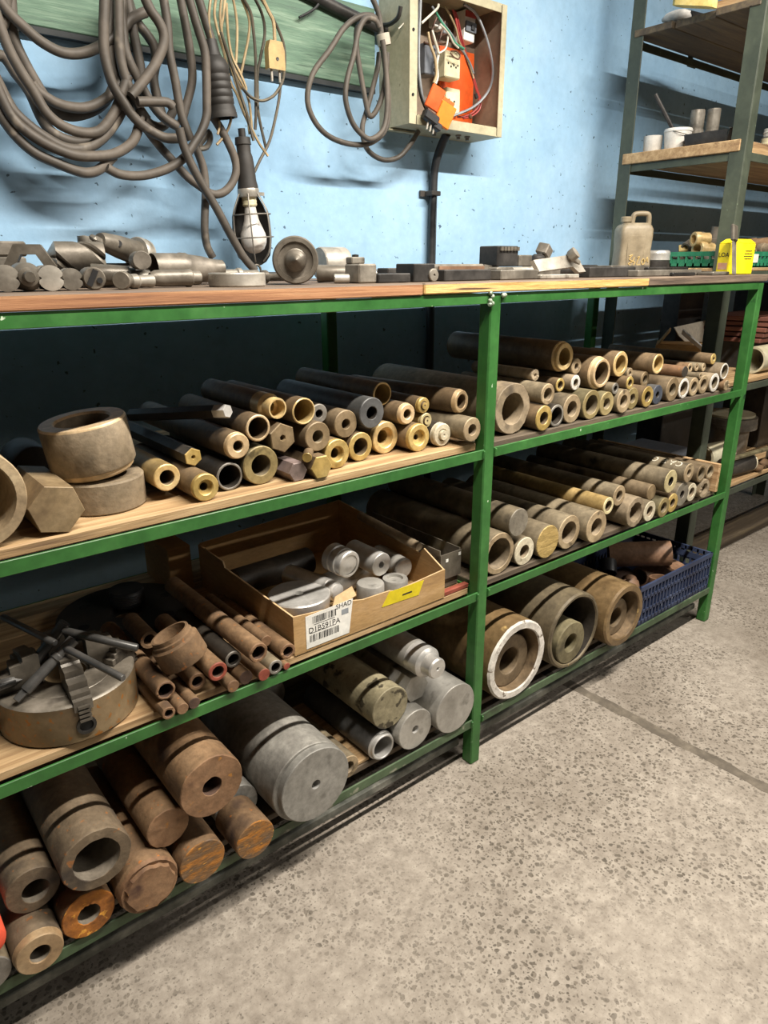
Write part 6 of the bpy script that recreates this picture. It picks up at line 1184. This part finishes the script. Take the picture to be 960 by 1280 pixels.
m = MB(); m.box((2.52, .47, RB+.17), (.34, .20, .34), None, 0, .003); tag(W(m, 'added_dark_box', G['b_dark'], None), 'dark case added to hide the lit wall, behind the red-brown trays', 'case')  # plain dark boxes added to hide the lit wall and read as deep shade
m = MB(); m.box((2.58, .46, RA+.15), (.40, .20, .30), None, 0, .003); tag(W(m, 'added_dark_box', G['b_dark'], None), 'dark case added to hide the lit wall behind the flanged drum', 'case')
m = MB(); m.box((1.80, .52, RA+.16), (.34, .12, .32), None, 0, .003); tag(W(m, 'added_dark_box', G['steeldk'], None), 'black case added to hide the lit wall behind the cream pipe sleeve', 'case')
m = MB(); m.box((1.84, .55, RB+.16), (.20, .08, .32), None, 0, .003); tag(W(m, 'added_dark_box', G['steeldk'], None), 'black case added to hide the lit wall behind the pale carton', 'case')

# ---------------------------------------------------------------- upper left shelf: rings, hexagon block, big pipe
ZA, ZD, ZE, ZC = .9146, .5346, .1501, .5316
rc = Vector((-.838, .142, ZA))
def tilt_ring(name, label, o, d, prof, mats, n=44):
    m = MB(); m.lathe(prof, o, d, n, 0, None, 0, True); return tag(W(m, name, mats, None), label, 'ring', 'stacked bronze rings')
tilt_ring('bronze_ring', 'low brown bronze ring under a taller tilted ring, upper left shelf', rc, (0, 0, 1), [(.045, 0), (.070, 0), (.073, .003), (.073, .052), (.070, .055), (.045, .055)], G['b_dusty'])
tilt_ring('bronze_ring', 'tall brown bronze ring tilted on top of a lower ring', rc+Vector((-.006, 0, .0645)), (-.13, -.02, 1), [(.045, 0, 0), (.062, 0, 1), (.0655, .004, 1), (.066, .010, 1), (.070, .0115, 0), (.0715, .014, 0), (.0715, .088, 0), (.069, .092, 1), (.048, .092, 1), (.045, .088, 1)], [G['b_dusty'], G['f_bronzecut']])
hp = Vector((-.9435, .030, ZA+.0412))
m = MB(); m.lathe([(0, .16), (.0425, .16), (.0425, .0012), (.0413, 0, 1), (0, 0, 1)], hp, (0, 1, 0), 6, 0, None, .22); tag(W(m, 'hexagon_block', [G['f_brown'], G['f_brown']], None), 'big olive hexagonal bar end left of the stacked bronze rings', 'hex bar')
m = MB(); m.lathe([(.0630, .004), (.0645, 0), (.078, 0), (.0795, .002), (.0795, .34), (.0630, .34)], (-1.061, .028, ZA+.0805), (0, 1, 0), 44, 0, None, 0, True); tag(W(m, 'thick_pipe', G['f_tan'], None), 'large thick pipe cut by left picture edge, upper left shelf', 'pipe')
m = MB(); m.lathe([(0, 0), (.04, 0), (.042, .003), (.042, .10), (0, .10)], (-.905, .30, ZA+.0425), (0, 1, 0), 24); tag(W(m, 'dark_billet', G['b_dark'], None), 'dark brown billet in shade behind the stacked rings', 'billet')
# slender dark bar with bright hexagon tip lying over the tubes
p0 = Vector((-0.6105, 0.0850, 1.0605)); p1 = Vector((-0.6990, 0.3400, 1.0253)); dv = (p1-p0).normalized()
m = MB(); m.lathe([(0, 0, 1), (.012, 0, 1), (.0135, .002, 1), (.0135, .03, 1), (.0135, .0302, 0), (.0135, (p1-p0).length, 0), (0, (p1-p0).length, 0)], p0, dv, 6, 0, None, .3); tag(W(m, 'slender_bar', [G['b_dark'], G['alubright']], None), 'long dark hexagonal bar with a bright tip across the tubes', 'bar')

# ---------------------------------------------------------------- middle left shelf: four-jaw chuck and keys
cc = Vector((-.950, .142, ZD)); CR = .120; CH = .078
ck = thing('lathe_chuck', 'large rust-freckled four-jaw lathe chuck lying flat on middle shelf', 'chuck', cc)
m = MB(); m.lathe([(.036, 0), (CR-.004, 0), (CR, .004), (CR, CH-.004, 0), (CR-.003, CH-.001, 1), (CR-.006, CH, 1), (.086, CH, 1), (.085, CH-.001, 1), (.083, CH-.001, 1), (.082, CH, 1), (.060, CH, 1), (.036, CH, 1)], cc, (0, 0, 1), 64, 0, None, 0, True)
W(m, 'chuck_body', [G['chuck'], G['steelbr']], ck)
for k, a in enumerate((-1.62, -.05, 1.52, 3.09)):
    d = Vector((math.cos(a), math.sin(a), 0)); s = Vector((-d.y, d.x, 0)); B = Matrix((s, d, Vector((0, 0, 1)))).transposed()
    j = MB()
    # stepped jaw: teeth towards the rim
    prof = [(.040, CH-.014), (.123, CH-.014), (.123, CH+.006), (.116, CH+.008), (.116, CH+.016), (.104, CH+.018), (.104, CH+.030), (.092, CH+.032), (.088, CH+.034), (.088, CH+.046), (.070, CH+.048), (.066, CH+.052), (.066, CH+.058), (.044, CH+.060), (.040, CH+.056)]
    w_ = .0155; j.prism(prof, 2*w_, Matrix(((d.x, 0, s.x, cc.x-s.x*w_), (d.y, 0, s.y, cc.y-s.y*w_), (0, 1, 0, cc.z), (0, 0, 0, 1))))
    W(j, 'jaw', G['jawsteel'], ck)
    g = MB()
    for q in range(4): g.box(cc+d*(CR+.0045)+Vector((0, 0, CH-.006-.0085*q)), (.020, .007, .0045), B)
    o = W(g, 'jaw_thread', G['jawsteel'], ck); o['kind'] = 'stuff'
    sc_ = MB(); sc_.lathe([(.0115, -.004), (.0165, -.004), (.0165, .004), (.0115, .004)], cc+d*(CR-.001)+Vector((0, 0, CH-.045)), d, 20, 0, None, 0, True); W(sc_, 'screw_socket', G['steeldk'], ck)
    sh = MB(); sh.lathe([(0, 0), (.0115, 0), (.0115, .004), (0, .0041)], cc+d*(CR-.0038)+Vector((0, 0, CH-.045)), d, 16); W(sh, 'square_hole', G['hole'], ck)
m = MB(); m.lathe([(0, 0), (.036, 0), (.036, .003), (0, .003)], cc+Vector((0, 0, .004)), (0, 0, 1), 24); W(m, 'bore_floor', G['hole'], ck)
KG = 'tee handled chuck keys on the chuck'
def key(label, tip, head, b0, b1, r=.0095, rb=.0062, loc=None):
    tip, head, b0, b1 = Vector(tip), Vector(head), Vector(b0), Vector(b1); d = (head-tip).normalized(); L = (head-tip).length
    t = thing('chuck_key', label, 'chuck key', head, 0, KG)
    m = MB(); m.lathe([(0, .020), (r, .021), (r, L*.72), (r*1.25, L*.74), (r*1.25, L*.80), (r*1.05, L*.82), (r*1.1, L+.012), (0, L+.014)], tip, d, 18); W(m, 'key_shaft', G['keysteel'], t)
    x = d.orthogonal().normalized(); m = MB(); m.box(tip+d*.011, (r*1.25, r*1.25, .022), Matrix((x, d.cross(x), d)).transposed(), 0, .001); W(m, 'square_drive', G['keysteel'], t)
    m = MB(); bd_ = (b1-b0).normalized(); bl = (b1-b0).length; m.lathe([(0, 0), (rb*.8, 0), (rb, .002), (rb, bl-.002), (rb*.8, bl), (0, bl)], b0, bd_, 14); W(m, 'tommy_bar', G['keysteel'], t)
zj = cc.z+CH
key('chuck key with square tip at the chuck rim, handle pointing right', (-1.0451, 0.0826, 0.6230), (-0.9456, 0.0974, 0.6870), (-0.9542, 0.0961, 0.6860), (-0.9045, -0.0491, 0.6740))
key('chuck key lying underneath with long bar to the upper left', (-1.0130, 0.1465, 0.6320), (-0.9455, 0.1360, 0.7040), (-1.0179, 0.2370, 0.7100), (-0.9663, 0.0993, 0.6970))
m = MB(); b0, b1 = Vector((-0.9457, 0.1200, 0.7060)), Vector((-0.8514, 0.0248, 0.6780)); bl = (b1-b0).length
m.lathe([(0, 0), (.006, 0), (.0072, .002), (.0072, bl-.002), (.006, bl), (0, bl)], b0, b1-b0, 14); tag(W(m, 'loose_bar', G['keysteel'], None), 'uppermost round steel bar reaching right over the chuck', 'bar', KG)
key('chuck key half cut by left picture edge, low on chuck', (-1.0163, 0.1399, 0.6300), (-1.0965, 0.1129, 0.6420), (-1.0916, 0.1650, 0.6420), (-1.1068, 0.0578, 0.6420))
for k, (px, py, s, lab) in enumerate(((30, 822, (.05, .035, .030), 'loose stepped chuck jaw at left behind the keys'), (122, 808, (.040, .045, .034), 'loose chuck jaw behind the chuck, left of three'), (142, 816, (.045, .035, .030), 'loose chuck jaw behind the chuck, middle of three'), (160, 818, (.036, .035, .028), 'loose chuck jaw behind the chuck, rightmost of three'))):
    c = Vector([(-0.9992, 0.2184, 0.6260),(-0.8794, 0.1717, 0.6260),(-0.8641, 0.1282, 0.6260),(-0.8452, 0.1050, 0.6260)][k])
    m = MB(); z0 = zj+.0006 if k else zj+.0006; a = (.2, -.3, .5, -.2)[k]; B = rot3(0, 0, a)
    c.z = z0
    if k == 3: c = Vector((-.875, .252, ZD+.0003))
    for q, (f, h) in enumerate(((1, .4), (.72, .7), (.45, 1))): m.box((c.x, c.y, c.z+s[2]*h/2), (s[0]*f, s[1], s[2]*h), B, 0, .001)
    if k == 3: c.z = ZD
    tag(W(m, 'loose_jaw', G['jawsteel'], None), lab, 'jaw', 'loose chuck jaws')
# threaded socket sitting tilted on the rusty pipes
so = Vector((-0.7591, 0.0450, 0.6102)); sd_ = (Vector((-0.7783, 0.0600, 0.6655))-so).normalized()
m = MB(); rS = .0465; m.lathe([(rS*.78, 0), (rS*.97, 0), (rS, .003), (rS*.98, .042), (rS*.86, .046), (rS*.86, .052), (rS*.80, .054), (rS*.80, .062), (rS*.70, .062), (rS*.66, .02)], so, sd_, 32, 0, None, 0, True)
tag(W(m, 'pipe_socket', G['b_rust'], None), 'rusty stepped pipe socket tilted on top of the thin pipes', 'socket')
m = MB(); m.lathe([(.012, 0), (.0185, 0), (.0185, .10), (.012, .10)], (-0.7832, 0.1600, 0.6100), (0, 1, .02), 18, 0, None, 0, True); tag(W(m, 'pipe_stub', G['b_rust'], None), 'rusty pipe end hidden behind the tilted pipe socket', 'pipe')
# dark things at the back of the shelf
t = thing('flange_disc', 'big dark flange disc with holes at back of middle shelf', 'flange', (-.72, .43, ZD))
m = MB(); m.lathe([(.036, 0), (.15, 0), (.152, .002), (.152, .022), (.150, .024), (.036, .024)], (-.74, .42, ZD), (0, 0, 1), 44, 0, None, 0, True); W(m, 'disc_body', G['steeldk'], t)
for k in range(6):
    a = k*PI/3+.2; m = MB(); m.lathe([(0, 0), (.012, 0), (.012, .0008), (0, .001)], (-.74+.105*math.cos(a), .42+.105*math.sin(a), ZD+.0241), (0, 0, 1), 14); W(m, 'bolt_hole', G['hole'], t)
m = MB(); m.lathe([(0, 0), (.040, 0), (.040, .006)] + [(.040-.0015*(k % 2), .008+.002*k) for k in range(12)] + [(.038, .036), (0, .037)], (-0.7214, 0.4600, 0.5600), (0, 0, 1), 28); o = W(m, 'black_cap', G['black'], None); tag(o, 'round black plastic cap resting on the dark flange', 'cap'); o.location.z = ZD+.0245+.0187
m = MB(); m.box((-.575, .56, ZD+.06), (.06, .16, .12), None, 0, .002); tag(W(m, 'small_carton', G['card'], None), 'brown carton in the shade left of the cardboard box', 'carton')

# ---------------------------------------------------------------- cardboard box with aluminium pieces
q0, q1, qy0, qy1 = -.528, -.090, .030, .470
cbx = thing('cardboard_box', 'open brown cardboard box full of aluminium pieces on middle shelf', 'box', ((q0+q1)/2, .24, ZD))
WT = .004; hL, hR, hB = .088, .066, .150
m = MB(); m.box(((q0+q1)/2, (qy0+qy1)/2, ZD+.002), (q1-q0, qy1-qy0, .004)); W(m, 'bottom', G['card'], cbx)
def wall(p, q, hp_, hq, mats, nm, tx=0):
    """upright cardboard panel from p to q with heights hp_, hq (a list gives a profile)"""
    p, q = Vector(p), Vector(q); d = (q-p); L = d.length; d.normalize(); n_ = Vector((d.y, -d.x, 0))
    top = [(L, hq), (0, hp_)] if not isinstance(hp_, list) else [(L*u, h) for u, h in reversed(hp_)]
    poly = [(0, 0), (L, 0)] + top
    T = Matrix(((d.x, 0, n_.x, p.x), (d.y, 0, n_.y, p.y), (0, 1, 0, p.z), (0, 0, 0, 1)))
    m = MB(); m.prism(poly, WT, T); m.m = [0, 0, 0] + [1]*(len(poly)-2) + [0]
    return W(m, nm, mats, cbx)
CM = [G['card'], G['cardin']]; zb = ZD+.004
wall((q0, qy0+WT, zb), (q1, qy0+WT, zb), [(0, hL), (.20, hL-.010), (.21, hL-.016), (.30, hL-.006), (.42, hL-.018), (.60, hL-.02), (.64, hL-.026), (.8, hL-.022), (1, hR+.006)], 0, CM, 'front_panel')
wall((q0+WT, qy1, zb), (q0+WT, qy0+WT, zb), [(0, .115), (.3, .112), (.32, .098), (1, hL)], 0, CM, 'left_panel')
wall((q1-WT, qy0+WT, zb), (q1-WT, qy1, zb), [(0, hR+.006), (.16, .105), (.20, .088), (.55, .125), (1, .14)], 0, CM, 'right_panel')
wall((q1-WT, qy1-WT, zb), (q0+WT, qy1-WT, zb), .14, .118, CM, 'back_panel')
m = MB(); m.box((-.50, qy0-.012, zb+.04), (.06, .008, .0006))
lx0, lx1, lz0, lz1 = -0.4980, -0.3731, zb+.002, zb+.083
lw, lh = lx1-lx0, lz1-lz0
m = MB(); m.prism([(lx0, lz0), (lx1-.012, lz0), (lx1, lz1), (lx0, lz1-.004)], .0007, Matrix(((1, 0, 0, 0), (0, 0, -1, qy0-.0001), (0, 1, 0, 0), (0, 0, 0, 1)))); lb = W(m, 'shipping_label', G['label'], cbx)
def on_label(name, body, size, u, v): return text_mesh(name, body, size, G['ink'], lb, Matrix.Translation(-wloc(lb)) @ frame((lx0+u*lw, qy0-.0009, lz0+v*lh), (1, 0, 0), (0, -1, 0)), .0002)
on_label('lettering', 'D1B591PA', .0185, .38, .50); on_label('lettering', 'SHAD', .0165, .80, .91)
for nm, u0, u1, v0, v1, sd2 in (('barcode', .14, .62, .68, .88, 1), ('barcode', .07, .68, .16, .36, 2)):
    rr = random.Random(sd2); m = MB(); u = u0
    while u < u1:
        w_ = rr.choice((.008, .014, .022)); m.box((lx0+(u+w_/2)*lw, qy0-.0009, lz0+(v0+v1)/2*lh), (w_*lw, .0003, (v1-v0)*lh)); u += w_+rr.choice((.008, .012, .02))
    o = W(m, nm, G['ink'], lb); o['kind'] = 'stuff'
for v, u0, u1 in ((.42, .08, .62), (.64, .16, .60)):
    m = MB(); m.box((lx0+(u0+u1)/2*lw, qy0-.0009, lz0+v*lh), ((u1-u0)*lw, .0003, .0012)); W(m, 'small_print', G['ink'], lb)
rr = random.Random(8); m = MB()
for i in range(9):
    for j in range(9):
        if rr.random() < .5: m.box((lx0+(.74+.018*i)*lw, qy0-.0009, lz0+(.60+.022*j)*lh), (.016*lw, .0003, .020*lh))
# (square code area left as plain grey print block)
m = MB(); m.box((lx0+.82*lw, qy0-.0009, lz0+.70*lh), (.15*lw, .0003, .16*lh)); W(m, 'print_block', G['wgrey'], lb)
yx0, yx1 = -0.2905, -0.1608
m = MB(); m.prism([(yx0, zb+.034), (yx1-.016, zb+.030), (yx1, zb+.064), (yx0+.022, zb+.066)], .0007, Matrix(((1, 0, 0, 0), (0, 0, -1, qy0-.0001), (0, 1, 0, 0), (0, 0, 0, 1)))); ys = W(m, 'yellow_sticker', G['ylabel'], cbx)
m = MB(); m.box(((yx0+yx1)/2+.012, qy0-.0009, zb+.046), (.03, .0003, .004)); W(m, 'sticker_print', G['inkdk'], ys)
AG = 'aluminium pieces in the cardboard box'; zf = zb+.0006
def alu(name, label, o, d, prof, mats, n=30):
    m = MB(); m.lathe(prof, o, d, n); return tag(W(m, name, [G[k] for k in mats], None), label, 'aluminium piece', AG)
dA = Vector((max(-0.4689, -.446), .135, zf)); 
t = thing('aluminium_disc', 'big flat aluminium disc with centre hole in front left of box', 'aluminium piece', dA, 0, AG)
m = MB(); m.lathe([(0, 0), (.066, 0), (.068, .002), (.068, .052), (.070, .056), (.0705, .076), (.068, .079), (.0105, .079), (.0095, .075), (.0095, .04), (0, .04)], dA, (0, 0, 1), 48); W(m, 'disc_body', G['alubright'], t)
m = MB(); m.lathe([(0, -.0006), (.006, -.0006), (.006, .001), (0, .001)], dA+Vector((.010, -.0675, .034)), (.15, -1, 0), 14); W(m, 'side_hole', G['hole'], t)
alu('turned_bar', 'aluminium bar with stepped shiny end beside the big disc', Vector((-0.3560, 0.1050, 0.6017)), (-.25, 1, .03), [(0, 0), (.012, 0), (.0185, .003), (.0185, .010), (.0225, .012), (.0225, .030), (.0245, .032), (.0245, .16), (0, .16)], ('alubright',))
alu('turned_flange', 'large shiny turned aluminium flange topmost in the box', Vector((-0.3172, 0.1150, 0.6578)), (-.10, 1, .05), [(0, .004), (.009, .003), (.014, .002), (.024, .002), (.0245, 0), (.031, 0), (.0325, .002), (.0325, .018), (.0345, .020), (.0345, .034), (.030, .036), (.030, .040), (.0345, .042), (.0345, .060), (0, .06)], ('alubright',))
alu('drilled_billet', 'white-faced aluminium billet with drilled centre beside the flange', Vector((-0.2133, 0.1250, 0.6252)), (-.05, 1, .03), [(0, .03), (.008, .02), (.008, .001), (.009, 0), (.0285, 0), (.030, .0015), (.030, .11), (0, .11)], ('alubright',))
alu('round_billet', 'grey scuffed aluminium billet at right end of the box', Vector((-0.1408, 0.1250, 0.5939)), (.05, 1, .03), [(0, 0), (.0245, 0), (.027, .003), (.027, .11), (0, .11)], ('alu',))
alu('standing_billet', 'short aluminium billet standing upright in the box front', (-0.2779, .088, zf), (0, 0, 1), [(0, 0), (.032, 0), (.033, .002), (.033, .068), (.031, .071), (0, .072)], ('alu',))
alu('standing_ring', 'low aluminium billet beside the short standing billet', (-0.1917, .10, zf), (0, 0, 1), [(0, 0), (.030, 0), (.032, .002), (.032, .050), (.030, .054), (.020, .054), (.019, .048), (0, .048)], ('alu',))
alu('under_bar', 'aluminium bar hidden under the topmost turned flange', (-.33, .20, zf+.033), (1, .15, 0), [(0, 0), (.031, 0), (.033, .002), (.033, .17), (0, .17)], ('alu',))
alu('dark_roll', 'dark long tube lying in the shaded back of the box', (-.49, .36, zf+.0355), (1, .02, 0), [(0, 0), (.033, 0), (.035, .002), (.035, .22), (0, .22)], ('b_dark',))
m = MB(); d0, d1 = Vector((-.106, .35, zb+.128)), Vector((-.108, .105, zb+.112)); L_ = (d1-d0).length
m.lathe([(0, 0), (.011, 0)]+[(.0125-.0012*(k % 2), .004+.006*k) for k in range(int(L_/.006)-1)]+[(.010, L_), (0, L_)], d0, d1-d0, 14); tag(W(m, 'threaded_rod', G['b_dusty'], None), 'threaded rod lying along the right wall of the box', 'rod')
m = MB(); m.prism([(0, 0), (.075, .018), (.070, .040), (.02, .030)], .003, frame((-0.4195, .05, zb+.055), (1, 0, 0), (0, -.9, .4))); tag(W(m, 'torn_flap', G['cardin'], None), 'torn scrap of cardboard poking up inside the box front', 'cardboard')
# small steel tray right of the box and red strip
tx = (-.078, -.006, .060, .42)
t = thing('metal_bin', 'dull steel bin between the cardboard box and middle post', 'bin', ((tx[0]+tx[1])/2, .24, ZD))
zt0 = ZD+.030
m = MB(); m.box(((tx[0]+tx[1])/2, tx[2], zt0+.034), (tx[1]-tx[0], .003, .068)); W(m, 'bin_front', G['steelbr'], t)
m = MB(); m.box((tx[0]+.0015, (tx[2]+tx[3])/2, zt0+.040), (.003, tx[3]-tx[2]-.004, .080)); W(m, 'bin_side', G['steelbr'], t)
m = MB(); m.box((tx[1]-.0015, (tx[2]+tx[3])/2, zt0+.036), (.003, tx[3]-tx[2]-.004, .072)); W(m, 'bin_side', G['steelbr'], t)
m = MB(); m.box(((tx[0]+tx[1])/2, (tx[2]+tx[3])/2, zt0+.002), (tx[1]-tx[0]-.007, tx[3]-tx[2]-.004, .003)); W(m, 'bin_bottom', G['steelbr'], t)
for x, z in ((tx[0]+.022, zt0+.050), (tx[1]-.006, zt0+.058)):
    m = MB(); m.box((x, tx[2]-.002, z), (.008, .0008, .008)); W(m, 'white_dot', G['whitep'], t)
m = MB(); m.box((-.04, .24, ZD+.0147), (.066, .35, .0290), None, 0, .003); tag(W(m, 'support_board', G['wooddk'], None), 'dark board under the dull steel bin', 'board')
m = MB(); m.box((-.045, .040, ZD+.006), (.085, .016, .011), None, 0, .001); tag(W(m, 'red_strip', G['f_red'], None), 'reddish strip in front of the steel bin beside the post', 'strip')
m = MB(); m.lathe([(0, 0), (.022, 0), (.025, .006), (.025, .05), (0, .05)], (-.045, .13, zt0+.029), (0, 1, 0), 6); tag(W(m, 'hexagon_plug', G['f_olive'], None), 'olive hexagon plug lying inside the dull steel bin', 'plug')

# ---------------------------------------------------------------- right bay extras
m = MB(); m.box((1.268, .275, ZC+.0525), (.016, .51, .105), None, 0, .0015); tag(W(m, 'upright_board', G['plank'], None), 'rough sawn board standing on edge beside the right post', 'board')
# chalk letters on the long pipe
for o in stock_objs:
    if 'chalk lettering' in o['label']:
        r = max(v.co.x for v in o.data.vertices); r0 = r
        for ch, yy in zip('CAE G', (.030, .056, .082, .10, .118)):
            if ch == ' ': continue
            tm = text_mesh('chalk_letter', ch, .032, G['chalk'], o, Matrix.Identity(4), .0002)
            a0 = math.radians(118)
            for v in tm.data.vertices:
                u, w_ = v.co.x, v.co.y; a = a0 + w_/r0; rr_ = r0+.0008+v.co.z
                v.co = Vector((rr_*math.cos(a), yy+u, rr_*math.sin(a)))
# blue crate on the bottom right shelf
bc = crate('plastic_crate', 'blue plastic crate of rusty pipe pieces on bottom right shelf', .800, 1.285, .004, .33, ZE, .145, G['crate'], 22, 13, 3)
CG = 'rusty pieces in the blue crate'
def piece(label, o, d, r, L, b, mt='pinkscale', n=22):
    m = MB(); m.lathe([(r*b, 0), (r*.97, 0), (r, .003), (r, L), (r*b, L)] if b else [(0, 0), (r*.97, 0), (r, .003), (r, L), (0, L)], o, d, n, 0, None, 0, bool(b)); return tag(W(m, 'pipe_piece', G[mt], None), label, 'pipe piece', CG)
zc = ZE+.0062
piece('longest rusty pink pipe lying on top in the blue crate', (1.1324, 0.0900, 0.3070), (-.62, .72, -.10), .046, .22, .84)
piece('short rusty ring standing at front of the blue crate', (1.02, .060, zc+.050), (.05, .1, 1), .034, .045, .78)
piece('rusty flat disc at right of the blue crate', (1.165, .080, zc+.083), (.15, -.3, 1), .050, .012, 0)
piece('rusty half ring at left front of the blue crate', (.875, .085, zc+.062), (.5, .6, .75), .038, .045, .82)
piece('small rusty bush beside the half ring in blue crate', (.915, .105, zc+.055), (.7, .6, .3), .028, .06, .7)
piece('dark rusty tube lying deep in the blue crate', (.90, .20, zc+.036), (1, .1, 0), .035, .16, .8, 'b_rustdark')
piece('rusty tube lying under the top pipe in blue crate', (1.08, .17, zc+.040), (1, -.1, 0), .038, .14, .82)
piece('rusty short bar on the floor of the blue crate front', (.85, .05, zc+.026), (1, .02, 0), .025, .30, 0, 'b_rust')
piece('black plastic cap in the shade of the blue crate', (.885, .185, zc+.105), (.6, .5, .6), .032, .05, .8, 'black')
# wooden packing under the billets, bottom left
m = MB(); m.box((-.365, .20, ZE+.0052), (.095, .30, .010), None, 0, .002); tag(W(m, 'packing_board', G['wood'], None), 'thin wooden board right of the huge aluminium billet', 'board')
m = MB(); m.lathe([(0, 0), (.062, 0), (.064, .003), (.064, .22), (0, .22)], (-.43, .36, ZE+.0645), (0, 1, 0), 30); tag(W(m, 'rear_billet', G['alurough'], None), 'grey billet standing behind the huge aluminium billet', 'billet')
m = MB(); m.lathe([(0, -.004), (.020, -.003), (.029, .002), (.031, .008), (.031, .10), (0, .10)], (-1.172, -.012, .2535), (0, 1, 0), 24); tag(W(m, 'red_bar', G['redcap'], None), 'bar with orange-red painted end at left picture edge, bottom shelf', 'bar')
